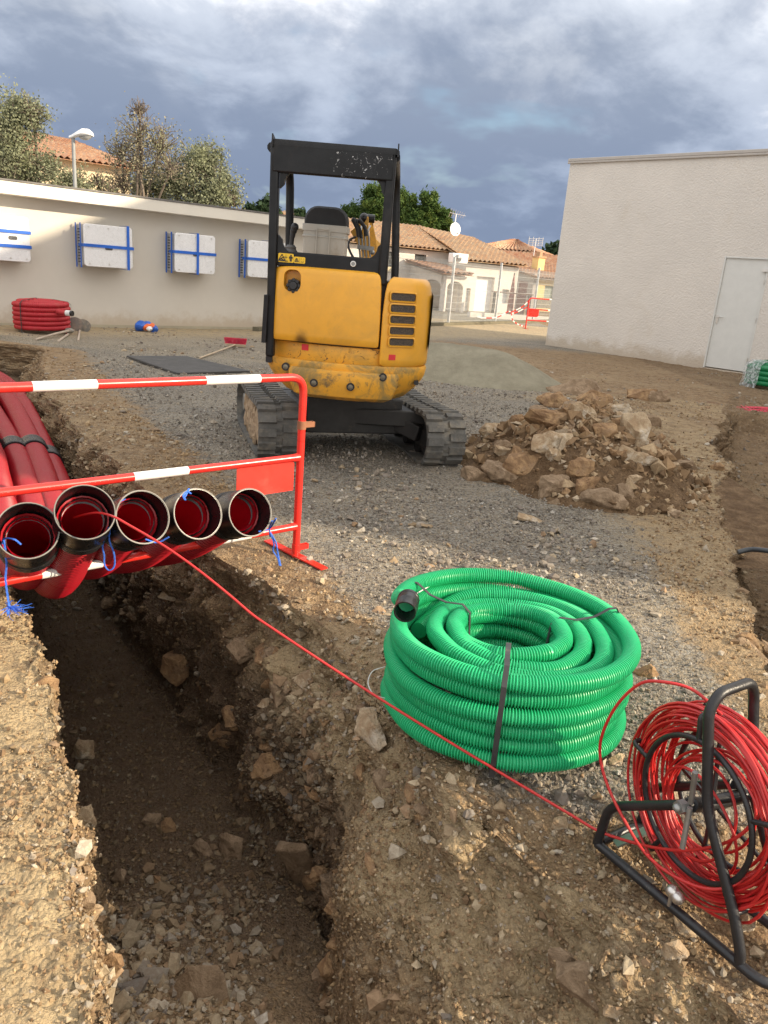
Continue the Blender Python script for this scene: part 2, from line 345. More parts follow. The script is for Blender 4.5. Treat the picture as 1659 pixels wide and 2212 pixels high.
    d1 = np.gradient(P, axis=0); d2 = np.gradient(P, axis=1); Nn = np.cross(d2, d1); Nn /= np.maximum(1e-9, np.linalg.norm(Nn, axis=-1))[..., None]; Nn *= np.sign(Nn[..., 2:3]+1e-6)
    Pw = P.copy(); lump = np.abs(fbm(Pw*3.1, 3, 21))*2; blk = vnoise(Pw*7.5, 22); blk = np.floor(blk*4)/4*.6+.4*blk
    crumb = np.abs(fbm(Pw*26, 3, 26)); sl = (Q != 4)*1.+(Q == 4)*.35+(Q == 0)*.9
    disp = iswall*(.19*(lump-.3)+.12*(blk-.5)*stp[:, None]+.05*(blk-.5)+.13*fbm(Pw*13, 4, 23)+.08*crumb)+(1-iswall)*near*(.016*fbm(Pw*11, 4, 24)+.010*fbm(Pw*35, 2, 25)+sl*.045*(crumb-.08))
    P = P+Nn*disp[..., None]
    soil = np.where((Q == 4) | (Q == 8) | (Q == 0), 0., 1.)
    soil = np.maximum(soil, np.exp(-(np.abs(X-rt[:, None])/np.interp(yy, [0, 2.4, 3, 5, 9, 13], [.5, .18, .25, .9, 1.0, .6])[:, None])**2)*(Y < 13))
    soil = np.maximum(soil, (Q == 0)*np.exp(-(np.abs(X-lt[:, None])/1.6)**2)*(Y < 13.4))
    soil = np.maximum(soil, .95*np.exp(-(np.abs(X-l2t[:, None])/np.interp(yy, [0, 3, 5, 8, 12], [.25, .3, .75, 1.3, 1.2])[:, None])**2)*(Y < 12))
    soil = np.maximum(soil, .85*np.exp(-((X-1.8)/1.5)**2-((Y-7.0)/1.5)**2))
    soil = np.maximum(soil, .8*sstep(X+Y*.25, 4.0, 6.2)*sstep(Y, 8.0, 11.5)*sstep(-Y, -22, -18)); soil = np.maximum(soil, .55*sstep(Y, 40, 60))
    soil = np.maximum(soil, .9*sstep(-Y, -2.4, -1.9)*(Q == 4)); soil *= 1-.0*Z
    # pale concrete dust by the low building and on the dusty lower slope
    dw = ((X+7.54)*.67-(Y-14.78)*.743); pale = sstep(dw, 2.6, .6)*(Y > 13.2)*.75+.12*(Y > 12.5)*(X < 0)
    pale = np.maximum(pale, (Q == 0)*(Y < 6)*(.45+.5*sstep(fbm(P*2.6, 4, 37), -.1, .15))); pale = np.maximum(pale, .62*(Q == 3)*sstep(P[..., 2], f1[:, None]*.62, f1[:, None]*.42)*sstep(-Y, -4.0, -3.2)); pale = np.maximum(pale, .75*(Q == 3)*sstep(P[..., 2], f1[:, None]*.7, f1[:, None]*.4)*sstep(-Y, -3.4, -2.2)*sstep(fbm(P*2.3, 4, 31), .0, .22)); pale = np.maximum(pale, .4*(Q == 4)*sstep(X, 1.2, 2.)*(Y < 12)*sstep(fbm(P*1.1, 4, 39), -.12, .12)); pale = np.maximum(pale, .5*(Q == 0)*(Y < 5)*sstep(fbm(P*4, 4, 35), .0, .25)); pale = np.maximum(pale, .35*sstep(-Y, -4.5, -3)*(Q == 4)*sstep(fbm(P*1.3, 4, 33), .0, .2))
    dark = ((Q == 6)*.28+(Q == 7)*.15+(Q == 5)*.3+(Q == 2)*.85*sstep(Y, 1.9, 2.8)+(Q == 3)*.85*sstep(-Z, .3, .55)*sstep(Y, 1.9, 2.6))  # dark reddish earth, deepened in colour to paint in the trench shade
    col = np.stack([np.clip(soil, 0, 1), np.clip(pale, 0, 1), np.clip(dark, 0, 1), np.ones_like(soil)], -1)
    me = bpy.data.meshes.new('ground'); me.vertices.add(m*n); me.vertices.foreach_set('co', P.reshape(-1))
    idx = np.arange(m*n).reshape(m, n); q = np.stack([idx[:-1, :-1], idx[:-1, 1:], idx[1:, 1:], idx[1:, :-1]], -1).reshape(-1)
    k = (m-1)*(n-1); me.loops.add(k*4); me.loops.foreach_set('vertex_index', q); me.polygons.add(k); me.polygons.foreach_set('loop_start', np.arange(k)*4)
    me.polygons.foreach_set('use_smooth', np.ones(k, bool)); me.update(calc_edges=True)
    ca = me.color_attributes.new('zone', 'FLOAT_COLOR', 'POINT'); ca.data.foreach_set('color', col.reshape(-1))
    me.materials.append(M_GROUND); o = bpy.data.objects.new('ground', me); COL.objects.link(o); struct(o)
    return P, Q, yy, Nn, col
TP, TQ, TY, TN, TC = terrain()
def gz(x, y):                            # height of the finished ground at x, y
    i = int(np.clip(np.searchsorted(TY, y), 1, len(TY)-2)); r = TP[i]; j = int(np.argmin((r[:, 0]-x)**2)); return float(r[j, 2])
# ------------------------------------------------------------------ loose stones (past counting: one object)
def stone_mat(name, k=1.):
    t = NT(name); a_ = t.N('ShaderNodeAttribute'); a_.attribute_name = 'tint'; c = t.mix(t.ramp(t.noise(55, 5, .7), .35, .7), t.mix(.45, a_.outputs['Color'], (.16, .105, .06)), a_.outputs['Color'])
    t.bump(t.noise(140, 4, .7), .004, .7); t.b.inputs['Specular IOR Level'].default_value = .25; return t.fin(c, .9)
def pebbles():
    g = (1+5**.5)/2; B = np.array([(-1, g, 0), (1, g, 0), (-1, -g, 0), (1, -g, 0), (0, -1, g), (0, 1, g), (0, -1, -g), (0, 1, -g), (g, 0, -1), (g, 0, 1), (-g, 0, -1), (-g, 0, 1)], float)/1.9
    FC = np.array([(0, 11, 5), (0, 5, 1), (0, 1, 7), (0, 7, 10), (0, 10, 11), (1, 5, 9), (5, 11, 4), (11, 10, 2), (10, 7, 6), (7, 1, 8), (3, 9, 4), (3, 4, 2), (3, 2, 6), (3, 6, 8), (3, 8, 9), (4, 9, 5), (2, 4, 11), (6, 2, 10), (8, 6, 7), (9, 8, 1)])
    m, n = TQ.shape; P0 = TP.reshape(-1, 3); Qf = TQ.reshape(-1)
    # weight grid cells by area / distance^1.5 so that the picture is evenly sprinkled
    ar = np.zeros((m, n)); d1 = TP[1:, :-1]-TP[:-1, :-1]; d2 = TP[:-1, 1:]-TP[:-1, :-1]; ar[:-1, :-1] = np.linalg.norm(np.cross(d1, d2), axis=-1)
    dist = np.linalg.norm(TP-CAM, axis=-1); inv = (np.abs(TP[..., 0]+.1) < .64*TP[..., 1]+1.1)*(TP[..., 1] > .6)*(TP[..., 1] < 17)
    wq = np.choose(TQ, [1., 1.1, 2.4, 1.5, .8, 1.0, 1.8, 1, .5])*np.where(TQ == 2, .12+.88*sstep(-TP[..., 1], -3.0, -2.3), 1.); clump = .1+2.2*sstep(vnoise(TP*np.array([1.7, 1.7, 1.7]), 41), .45, .85)
    w = (ar*inv*wq*clump/dist**1.7).reshape(-1); w /= w.sum(); K = 30000
    i = RNG.choice(m*n, K, p=w); c = P0[i]+RNG.normal(0, .004, (K, 3)); q = Qf[i]; dd = dist.reshape(-1)[i]; soil = TC.reshape(-1, 4)[i, 0]
    s = np.exp(RNG.normal(math.log(.0054), .58, K))*np.clip(.75+.16*dd, .9, 1.9); s = np.clip(s, .003, .030); s = np.where(q == 2, s*1.2, s)
    J = B[None]*(1+RNG.normal(0, .27, (K, 12, 1)).clip(-.6, .6))*(RNG.uniform(.5, 1.35, (K, 1, 3)))+RNG.normal(0, .12, (K, 12, 3))
    an = RNG.uniform(0, 6.28, (K, 3)); ca, sa = np.cos(an), np.sin(an)
    x, y, z = J[..., 0], J[..., 1], J[..., 2]
    x, y = ca[:, :1]*x-sa[:, :1]*y, sa[:, :1]*x+ca[:, :1]*y; y, z = ca[:, 1:2]*y-sa[:, 1:2]*z, sa[:, 1:2]*y+ca[:, 1:2]*z
    z = z*.8; nn = TN.reshape(-1, 3)[i]; V = np.stack([x, y, z], -1)*s[:, None, None]+c[:, None]+nn[:, None]*(s*.25)[:, None, None]
    fs = (FC[None]+(np.arange(K)*12)[:, None, None]).reshape(-1)
    pal = np.array([(.42, .34, .23), (.36, .27, .17), (.47, .41, .32), (.30, .265, .22), (.22, .20, .18), (.34, .23, .14), (.52, .47, .39)])
    pk = np.where(soil[:, None] > .5, np.array([.26, .24, .14, .08, .04, .2, .04]), np.array([.10, .06, .15, .27, .27, .03, .12])); cum = np.cumsum(pk, 1); r = RNG.random((K, 1)); idx = (r > cum).sum(1).clip(0, 6)
    tint = pal[idx]*RNG.uniform(.75, 1.15, (K, 1)); dk = TC.reshape(-1, 4)[i, 2][:, None]; tint = tint*(1-.5*dk); T = np.repeat(np.concatenate([tint, np.ones((K, 1))], 1)[:, None], 12, 1)  # stones in the darkened trenches take the painted shade too
    me = bpy.data.meshes.new('loose_stones'); me.vertices.add(K*12); me.vertices.foreach_set('co', V.reshape(-1)); me.loops.add(K*60); me.loops.foreach_set('vertex_index', fs); me.polygons.add(K*20); me.polygons.foreach_set('loop_start', np.arange(K*20)*3); me.polygons.foreach_set('use_smooth', np.zeros(K*20, bool)); me.update(calc_edges=True)
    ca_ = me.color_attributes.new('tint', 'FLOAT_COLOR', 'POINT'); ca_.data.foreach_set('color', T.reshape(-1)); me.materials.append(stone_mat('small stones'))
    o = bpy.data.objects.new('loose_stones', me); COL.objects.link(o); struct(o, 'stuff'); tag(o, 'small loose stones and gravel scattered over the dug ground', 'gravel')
pebbles()
def grit():
    B = np.array([(0, 0, 1), (1, 0, 0), (0, 1, 0), (-1, 0, 0), (0, -1, 0), (0, 0, -1)], float); F = np.array([(0, 1, 2), (0, 2, 3), (0, 3, 4), (0, 4, 1), (5, 2, 1), (5, 3, 2), (5, 4, 3), (5, 1, 4)]); m, n = TQ.shape; K = 150000
    ar = np.zeros((m, n)); d1 = TP[1:, :-1]-TP[:-1, :-1]; d2 = TP[:-1, 1:]-TP[:-1, :-1]; ar[:-1, :-1] = np.linalg.norm(np.cross(d1, d2), axis=-1); dist = np.linalg.norm(TP-CAM, axis=-1); inv = (np.abs(TP[..., 0]+.1) < .64*TP[..., 1]+1.1)*(TP[..., 1] > .6)*(TP[..., 1] < 12)
    w = (ar*inv/dist**2.2*(.35+1.3*sstep(vnoise(TP*2.3, 43), .3, .7))).reshape(-1); w /= w.sum(); g = np.random.default_rng(77); i = g.choice(m*n, K, p=w); c = TP.reshape(-1, 3)[i]+g.normal(0, .004, (K, 3)); dd = dist.reshape(-1)[i]; q = TQ.reshape(-1)[i]; soil = TC.reshape(-1, 4)[i, 0]
    s = np.exp(g.normal(math.log(.0040), .42, K))*np.clip(.6+.2*dd, .9, 2.2); J = B[None]*g.uniform(.55, 1.35, (K, 6, 1)); an = g.uniform(0, 6.28, (K, 2)); ca, sa = np.cos(an), np.sin(an); x, y, z = J[..., 0], J[..., 1], J[..., 2]
    x, y = ca[:, :1]*x-sa[:, :1]*y, sa[:, :1]*x+ca[:, :1]*y; y, z = ca[:, 1:]*y-sa[:, 1:]*z, sa[:, 1:]*y+ca[:, 1:]*z; V = np.stack([x, y, z], -1)*s[:, None, None]+c[:, None]+TN.reshape(-1, 3)[i][:, None]*(s*.3)[:, None, None]
    ps = np.array([(.42, .30, .17), (.34, .235, .13), (.26, .175, .10), (.46, .37, .25), (.20, .13, .075), (.36, .31, .24)]); pg = np.array([(.26, .24, .21), (.19, .178, .16), (.34, .31, .27), (.40, .35, .28), (.12, .115, .105), (.44, .42, .38)]); k = g.choice(6, K, p=[.25, .22, .18, .13, .12, .10]); T = np.where((soil > .5)[:, None], ps[k], pg[k])*g.uniform(.8, 1.15, (K, 1))*(1-.6*TC.reshape(-1, 4)[i, 2][:, None])  # grit darkened along with the painted trench shade
    me = bpy.data.meshes.new('grit'); me.vertices.add(K*6); me.vertices.foreach_set('co', V.reshape(-1)); me.loops.add(K*24); me.loops.foreach_set('vertex_index', (F[None]+np.arange(K)[:, None, None]*6).reshape(-1)); me.polygons.add(K*8); me.polygons.foreach_set('loop_start', np.arange(K*8)*3); me.polygons.foreach_set('use_smooth', np.zeros(K*8, bool)); me.update(calc_edges=True)
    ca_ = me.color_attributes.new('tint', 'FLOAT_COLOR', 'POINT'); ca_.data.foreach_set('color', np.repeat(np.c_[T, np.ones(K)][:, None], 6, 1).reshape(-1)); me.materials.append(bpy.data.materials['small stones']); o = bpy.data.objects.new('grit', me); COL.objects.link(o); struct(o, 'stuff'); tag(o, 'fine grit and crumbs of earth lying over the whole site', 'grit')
grit()
# ------------------------------------------------------------------ rocks
def rock_mat(name, a, b, c):
    t = NT(name); p = t.tc.outputs['Object']; n1 = t.noise(9, 7, .7, .6, p); k = t.mix(t.ramp(n1, .38, .62), a, b); k = t.mix(t.math('MULTIPLY', t.ramp(t.noise(5, 6, .7, 0, p), .52, .66), .9), k, c)
    k = t.mix(t.math('MULTIPLY', t.ramp(t.noise(60, 4, .7, 0, p), .5, .75), .4), k, tuple(q*.5 for q in a))
    t.bump(t.math('ADD', t.noise(24, 7, .75, .4, p), t.math('MULTIPLY', t.noise(110, 4, .7, 0, p), .3)), .02, .9); t.b.inputs['Specular IOR Level'].default_value = .25; return t.fin(k, .88)
ROCKM = [rock_mat('cream limestone', (.34, .235, .14), (.51, .40, .27), (.60, .53, .43)), rock_mat('ochre limestone', (.24, .145, .08), (.42, .27, .14), (.30, .20, .12)), rock_mat('earthy limestone', (.23, .16, .10), (.36, .26, .17), (.19, .125, .075))]
def rock(c, dims, mat=0, seed=0, rot=None, label='', name='rock', group=None, sink=.25, n=16, tilt=.35):
    rs = random.Random(seed*77+5); bm = bmesh.new()
    for _ in range(n):
        v = Vector((rs.gauss(0, 1), rs.gauss(0, 1), rs.gauss(0, 1))).normalized(); mx = max(abs(q) for q in v); v = v*(1-.55)+v/mx*.55
        bm.verts.new((v.x*dims[0]/2, v.y*dims[1]/2, v.z*dims[2]/2))
    bmesh.ops.convex_hull(bm, input=bm.verts)
    for v in [v for v in bm.verts if not v.link_faces]: bm.verts.remove(v)
    bmesh.ops.bevel(bm, geom=list(bm.edges), offset=min(dims)*.03, segments=1, affect='EDGES', clamp_overlap=True)
    bmesh.ops.triangulate(bm, faces=bm.faces); bmesh.ops.subdivide_edges(bm, edges=[e for e in bm.edges if e.calc_length() > max(dims)*.10], cuts=2 if max(dims) < .1 else 4, use_grid_fill=True)
    bmesh.ops.triangulate(bm, faces=bm.faces)
    pts = np.array([v.co for v in bm.verts]); d = fbm(pts/max(dims)*np.array([5, 5, 8])+seed*3.3, 5, seed % 50)*max(dims)*.15
    for v, q in zip(bm.verts, d): v.co += v.co.normalized()*float(q)
    R = rot if rot is not None else (rs.uniform(-tilt, tilt), rs.uniform(-tilt, tilt), rs.uniform(0, 6.28))
    bm.transform(Matrix.Rotation(R[2], 4, 'Z')@Matrix.Rotation(R[1], 4, 'Y')@Matrix.Rotation(R[0], 4, 'X'))
    me = bpy.data.meshes.new(name); bm.to_mesh(me); bm.free(); me.materials.append(ROCKM[mat]); o = bpy.data.objects.new(name, me); COL.objects.link(o)
    o.location = (float(c[0]), float(c[1]), float(c[2])+dims[2]*(.5-sink)); facet(me); tag(o, label, 'rock', group); return o
# ------------------------------------------------------------------ buildings
def render_mat(name, col, rough_bump=.012, scale=28, var=.07, stain=None, base=False):
    t = NT(name); n = t.noise(1.1, 6, .65); c = t.mix(t.ramp(n, .3, .7), tuple(q*(1-var) for q in col), tuple(min(1, q*(1+var)) for q in col))
    if stain: c = t.mix(t.math('MULTIPLY', t.ramp(t.noise(.8, 8, .7, .8), .55, .72), .6), c, stain)
    h = t.math('ADD', t.noise(scale, 4, .6), t.math('MULTIPLY', t.voro(scale*1.3), -.6)); t.bump(h, rough_bump, .8); sz_ = t.N('ShaderNodeSeparateXYZ'); t.L(t.geo.outputs['Position'], sz_.inputs[0])
    if base: c = t.mix(t.math('MULTIPLY', t.ramp(t.math('ADD', sz_.outputs[2], t.math('MULTIPLY', t.noise(3.5, 7, .7), -.75)), .02, -.32), .7), c, (.47, .38, .275))
    t.b.inputs['Specular IOR Level'].default_value = .2; return t.fin(c, .92)
M_ROUGH = render_mat('coarse sprayed render', (.71, .66, .60), .013, 21, .04, (.66, .60, .52), True); M_SMOOTH = render_mat('smooth render', (.63, .59, .525), .0015, 60, .03, (.59, .55, .485), True)
M_FASC = render_mat('painted fascia', (.74, .70, .62), .001, 60, .03); M_COPE = paint('grey coping', (.46, .42, .38), .5, .05)
M_DOOR = paint('grey painted steel door', (.68, .675, .64), .42, .03); M_ALU = paint('brushed aluminium', (.62, .60, .57), .35, .1, metal=.9); M_ZINC = paint('galvanised steel', (.55, .56, .57), .45, .12, metal=.6)
M_BLACKP = paint('black plastic', (.016, .016, .018), .38, .2); M_BLACKR = paint('black rubber', (.03, .03, .032), .7, .2)
# tall rendered building
PR = Plane(G(1178, 745), G(1518, 795)-G(1178, 745))
def right_building():
    sB = thing('rendered_building', 'tall flat roofed building in coarse beige render with a grey steel door', 'building', PR.p)
    aL = PR.sz(1178, 745)[0]; aR = 15.; H = 4.52; dp = 4.2; a0, z0 = PR.sz(1518, 795); a1 = PR.sz(1612, 806)[0]; zt = PR.sz(1558, 553)[1]
    b = MB(); b.pbox(PR, aL, a0, -.6, H, -dp, 0); b.pbox(PR, a0, a1, zt, H, -dp+.0, 0); b.pbox(PR, a1, aR, -.6, H, -dp, 0); b.pbox(PR, a0, a1, -.6, .02, -dp, -.01); b.build('wall', M_ROUGH, sB)
    b = MB(); b.pbox(PR, aL-.05, aR+.05, H, H+.07, -dp-.05, .05); b.pbox(PR, aL-.05, aR+.05, H-.05, H-.003, .02, .052); b.build('coping', M_COPE, sB, bevel=.01)
    d = MB(); d.pbox(PR, a0+.03, a1-.03, .045, zt-.03, -.09, -.035); do = d.build('door', M_DOOR, sB, bevel=.006)
    f = MB(); f.pbox(PR, a0, a0+.03, .025, zt, -.1, .006); f.pbox(PR, a1-.03, a1, .025, zt, -.1, .006); f.pbox(PR, a0+.03, a1-.03, zt-.03, zt, -.1, .006); f.build('door_frame', M_DOOR, sB)
    ah, zh = PR.sz(1549, 686); h = MB(); h.pbox(PR, ah-.025, ah+.025, zh-.13, zh+.05, -.034, -.018); h.tube(rounded([PR.P(ah, zh+.02, -.02), PR.P(ah, zh+.02, .035), PR.P(ah+.15, zh+.02, .035)], .02), .011, 8); h.build('door_handle', M_ALU, do, smooth=40)
    ac, zc = PR.sz(1654, 612); h = MB(); h.pbox(PR, a1-.12, a1+.05, zt-.28, zt-.22, -.034, .03); h.build('door_closer', M_ALU, do)
    for z in (.25, 1.1, 1.9): h = MB(); h.cyl(PR.P(a1-.03, z, .012), PR.P(a1-.03, z+.11, .012), .011, 8); h.build('hinge', M_ALU, do, smooth=40)
right_building()
# unseen block added beyond the frame's right edge to shade the yard
def shade_block():
    sB = thing('unseen_shade_block', 'tall plain rendered block added unseen at the right to shade the yard', 'building', (14, 9, 0)); b = MB(); p = [(12.2, .75), (24, .75), (24, 15.), (13.5, 15.), (9.5, 14.2)]
    b.prism([(x, y, -.3) for x, y in p], (0, 0, SHADE_H)); b.build('wall', M_ROUGH, sB); c = MB(); c.prism([(x, y, SHADE_H-.3) for x, y in [(12.1, .65), (24.1, .65), (24.1, 15.1), (13.45, 15.1), (9.4, 14.25)]], (0, 0, .1)); c.build('coping', M_COPE, sB)
SHADE_H = 9.85
shade_block()
# low long building
PLW = Plane((-7.54, 14.78), (4.41, 3.98))
def low_building():
    sB = thing('low_building', 'long low white rendered building with a deep white roof fascia', 'building', PLW.p); aE = PLW.sz(663, 600)[0]
    b = MB(); b.pbox(PLW, -9, aE, -.5, 2.40, -5, 0); b.build('wall', M_SMOOTH, sB)
    b = MB(); b.pbox(PLW, -9.1, aE+.1, 2.33, 2.55, -.04, .40); b.pbox(PLW, -9.1, aE+.1, 2.41, 2.55, -5.1, -.05); b.build('fascia', M_FASC, sB, bevel=.008)
    b = MB(); b.pbox(PLW, -9.12, aE+.12, 2.554, 2.585, -.1, .415); b.pbox(PLW, -9.12, aE+.12, 2.552, 2.57, -5.1, -.1); b.build('roof_edge', paint('dark roofing felt', (.16, .15, .14), .8, .2), sB)
    b = MB(); b.pbox(PLW, -9, aE, -.3, .05, .0, .025); b.build('plinth', render_mat('stained plinth', (.40, .36, .27), .004, 40, .12, (.30, .25, .15)), sB)
low_building()
# wall units in their wrapping
def film_mat():
    t = NT('clear wrapping film'); t.bump(t.noise(16, 5, .7, 2.2), .03, 1.); t.fin((.95, .95, .96), .12); tr = t.N('ShaderNodeBsdfTransparent'); mx = t.N('ShaderNodeMixShader'); fac = t.ramp(t.noise(5, 6, .7, 2.5), .46, .75)
    t.L(t.math('ADD', t.math('MULTIPLY', fac, .16), .07), mx.inputs[0]); t.L(tr.outputs[0], mx.inputs[1]); t.L(t.b.outputs[0], mx.inputs[2]); t.L(mx.outputs[0], t.t.nodes['Material Output'].inputs[0]); return t.m
M_FILM = film_mat(); M_WHITE = paint('white enamel panel', (.80, .80, .81), .25, .02); M_TAPE = paint('blue masking tape', (.015, .12, .55), .5, .12); M_GREYP = paint('grey metal side', (.50, .50, .49), .4, .1)
def wall_unit(px, tapes, label, hand):
    (xa, ya), (xb, yb) = px; O = .44; a0, z1 = PLW.sz(xa, ya, O); a1, z0 = PLW.sz(xb, yb, O); zt, zb = z1-.01, z0+.01; zt = 1.97; zb = 1.19
    t = thing('wall_unit', label, 'wall unit', PLW.P(a0, zb), 'wrapped units along the low building'); w = a1-a0; h = zt-zb; c = (a0+a1)/2, (zt+zb)/2
    b = MB(); b.pbox(PLW, a0+.02, a1-.02, zb+.015, zt-.015, .02, O-.06); b.build('casing', M_GREYP, t, bevel=.012)
    rr = rrect(w, h, .06, 6); b = MB(); b.loft([[PLW.P(c[0]+x, c[1]+z, o) for x, z in rr] for o in (O-.055, O)]); b.build('front_panel', M_WHITE, t, bevel=.008)
    g = MB()
    for k in range(12): g.pbox(PLW, a0+.012, a0+.02, zb+.06+k*.055, zb+.085+k*.055, .08, .17)
    g.build('side_grille', M_BLACKP, t)
    f = MB(); rr = rrect(w+.03, h+.03, .05, 5); rings = []
    for o in (.06, .2, .33, O+.006):
        rings.append([PLW.P(c[0]+x*(1+.0), c[1]+z, o)+PLW.e*.012*fbm(np.array([[x*9, z*9, o*9+a0]]), 3)[0]+np.array([0, 0, .03*fbm(np.array([[x*7+3, z*7, o*7]]), 3)[0]-(.02 if z < 0 else 0)]) for x, z in rr])
    f.loft(rings, caps=False); n = MB()
    gx = np.linspace(-w/2+.01, w/2-.01, 14); gzz = np.linspace(-h/2+.01, h/2-.01, 12); vs = [PLW.P(c[0]+x, c[1]+z, O+.010+.004*fbm(np.array([[x*6, z*6, a0]]), 3)[0]) for z in gzz for x in gx]
    f.add(vs, [(j*14+i, j*14+i+1, j*14+14+i+1, j*14+14+i) for j in range(11) for i in range(13)]); f.build('plastic_wrap', M_FILM, t, smooth=60)
    for kind, pos in tapes:
        q = MB()
        if kind == 'h':
            za = zb+h*pos; q.pbox(PLW, a0-.012, a1+.012, za-.028, za+.028, O+.016, O+.021); q.pbox(PLW, a0-.022, a0-.016, za-.03, za+.025, .2, O+.021); q.pbox(PLW, a1+.016, a1+.022, za-.03, za+.025, .2, O+.021)
        else:
            aa = a0+w*pos; q.pbox(PLW, aa-.026, aa+.026, zb-.02, zt+.02, O+.0225, O+.0265); q.pbox(PLW, aa-.026, aa+.026, zt+.02, zt+.025, .1, O+.0265); q.pbox(PLW, aa-.026, aa+.026, zb-.026, zb-.02, .1, O+.0265)
        q.build('tape', M_TAPE, t)
    for o in (.06, .30):
        q = MB(); q.pbox(PLW, a0-.028, a0-.023, zb-.03, zt+.01, o, o+.06); q.build('tape', M_TAPE, t)
    k = MB(); ax, az = c[0]+w*hand[0], c[1]+h*hand[1]; rr = rrect(.15, .065, .025, 4); k.loft([[PLW.P(ax+x, az+z, o) for x, z in rr] for o in (O+.001, O+.008)]); k.build('handle', M_BLACKP, t)
    for x in (-.4, 0, .4):
        for z in (-.43, .43):
            q = MB(); q.cyl(PLW.P(c[0]+x*w, c[1]+z*h, O), PLW.P(c[0]+x*w, c[1]+z*h, O+.012), .014, 8); q.build('screw', M_ALU, t)
wall_unit([(-28, 458), (67, 568)], [('h', .66), ('h', .34)], 'wrapped white wall unit with two level blue tapes, cut by the picture edge', (.08, .02))
wall_unit([(180, 481), (287, 581)], [('h', .50), ('v', .9)], 'widest wrapped white wall unit, blue tape across its middle and down its far side', (0, -.04))
wall_unit([(378, 502), (464, 591)], [('h', .52), ('v', .55)], 'wrapped white wall unit with a centred blue tape cross', (.02, -.02))
wall_unit([(538, 519), (632, 602)], [('h', .50), ('v', .47)], 'wrapped white wall unit partly hidden behind the excavator post', (.05, .0))
# ------------------------------------------------------------------ mesh fence on its kerb
PF = Plane(G(965, 703), G(1150, 697)-G(965, 703))
def fence():
    t = thing('mesh_fence', 'grey welded wire fence with steel posts in front of the houses', 'fence', PF.p); posts = [PF.sz(x, y)[0] for x, y in ((968, 703), (1063, 700), (1150, 697))]; sp = (posts[2]-posts[0])/2; posts = [posts[0]+k*sp for k in range(-2, 4)]; zt = 2.05
    b = MB(); b.pbox(PF, posts[0]-2, posts[-1]+1, -.4, .10, -.12, .08); b.build('kerb', render_mat('mossy concrete kerb', (.15, .135, .095), .01, 20, .2), t)
    for a in posts: b = MB(); b.pbox(PF, a-.035, a+.035, .1, zt+.12, -.04, .03); b.build('post', M_ZINC, t)
    wm = paint('thin galvanised wire', (.42, .44, .43), .5, .1, metal=.5)
    for a0, a1 in zip(posts[:-1], posts[1:]):
        b = MB(); n = 60
        for k in range(1, n):
            a = a0+(a1-a0)*k/n; pr = [(.12, .035), (.42, .035), (.47, .065), (.52, .035), (1.0, .035), (1.05, .065), (1.1, .035), (1.6, .035), (1.65, .065), (1.7, .035), (zt, .035)]
            b.tube([PF.P(a, z, o) for z, o in pr], .005, 3, caps=False)
        for z in [.14+.2*k for k in range(10)]: b.tube([PF.P(a0, z, .04), PF.P(a1, z, .04)], .005, 3, caps=False)
        b.build('mesh_panel', wm, t)
fence()
# ------------------------------------------------------------------ houses beyond the fence
def tile_mat(name, a, b, c):
    t = NT(name); v = t.N('ShaderNodeTexVoronoi'); v.inputs['Scale'].default_value = 3.6; t.L(t.geo.outputs['Position'], v.inputs['Vector']); sp = t.N('ShaderNodeSeparateColor'); t.L(v.outputs['Color'], sp.inputs[0])
    k = t.mix(sp.outputs[0], a, b); k = t.mix(t.math('MULTIPLY', t.ramp(t.noise(1.3, 8, .7), .42, .65), .7), k, c); t.bump(t.noise(12, 5, .7), .03); return t.fin(k, .9)
M_TILE_OLD = tile_mat('old clay tiles', (.42, .25, .145), (.55, .37, .22), (.44, .35, .235)); M_TILE_RED = tile_mat('red clay tiles', (.36, .165, .095), (.45, .27, .16), (.52, .38, .26))
M_HW = render_mat('white house render', (.69, .645, .595), .004, 12, .05, (.56, .51, .47)); M_HGREY = render_mat('grey house render', (.40, .37, .35), .004, 12, .06); M_YEL = render_mat('yellow house render', (.72, .55, .26), .004, 12, .06); M_SHUT = paint('dark slatted shutter', (.05, .047, .045), .6); M_GARAGE = paint('white sectional door', (.80, .80, .80), .5, .02); M_BLUEW = render_mat('bright white render', (.78, .80, .84), .003, 12, .03)
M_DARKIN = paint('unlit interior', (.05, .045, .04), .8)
def roof_sheet(b, p00, p10, p01, p11, pitch=.24, amp=.05, th=.07, rows=2):
    # rows of round tiles: p00-p10 eaves, p01-p11 ridge; waves across, a step for every course
    p00, p10, p01, p11 = [np.array(q, float) for q in (p00, p10, p01, p11)]; L = np.linalg.norm(p10-p00); nx = max(8, int(L/pitch)*4); nv = unit(np.cross(p10-p00, p01-p00)); nv = nv if nv[2] > 0 else -nv; vs = []; D = np.linalg.norm(p01-p00); ny = max(2, int(D/.38))
    rowsv = []
    for j in range(ny):
        rowsv.append((j/ny, .03)); rowsv.append(((j+1)/ny-.001, 0.))
    for v, up in rowsv:
        jit = .012*math.sin(v*91)
        for i in range(nx+1):
            u = i/nx; q = (1-v)*((1-u)*p00+u*p10)+v*((1-u)*p01+u*p11); vs.append(q+nv*(amp*math.cos(2*math.pi*i/4)+up+jit))
    w = nx+1; m = len(rowsv); fs = [(j*w+i, j*w+i+1, (j+1)*w+i+1, (j+1)*w+i) for j in range(m-1) for i in range(nx)]
    b.add(vs, fs); k = [p00, p10, p11, p01]; b.loft([[q-nv*th for q in k], [q-nv*.055 for q in k]])
def opening(pl, a0, a1, z0, z1, o, b):   # wall strip pieces are built round it by wall_with
    pass
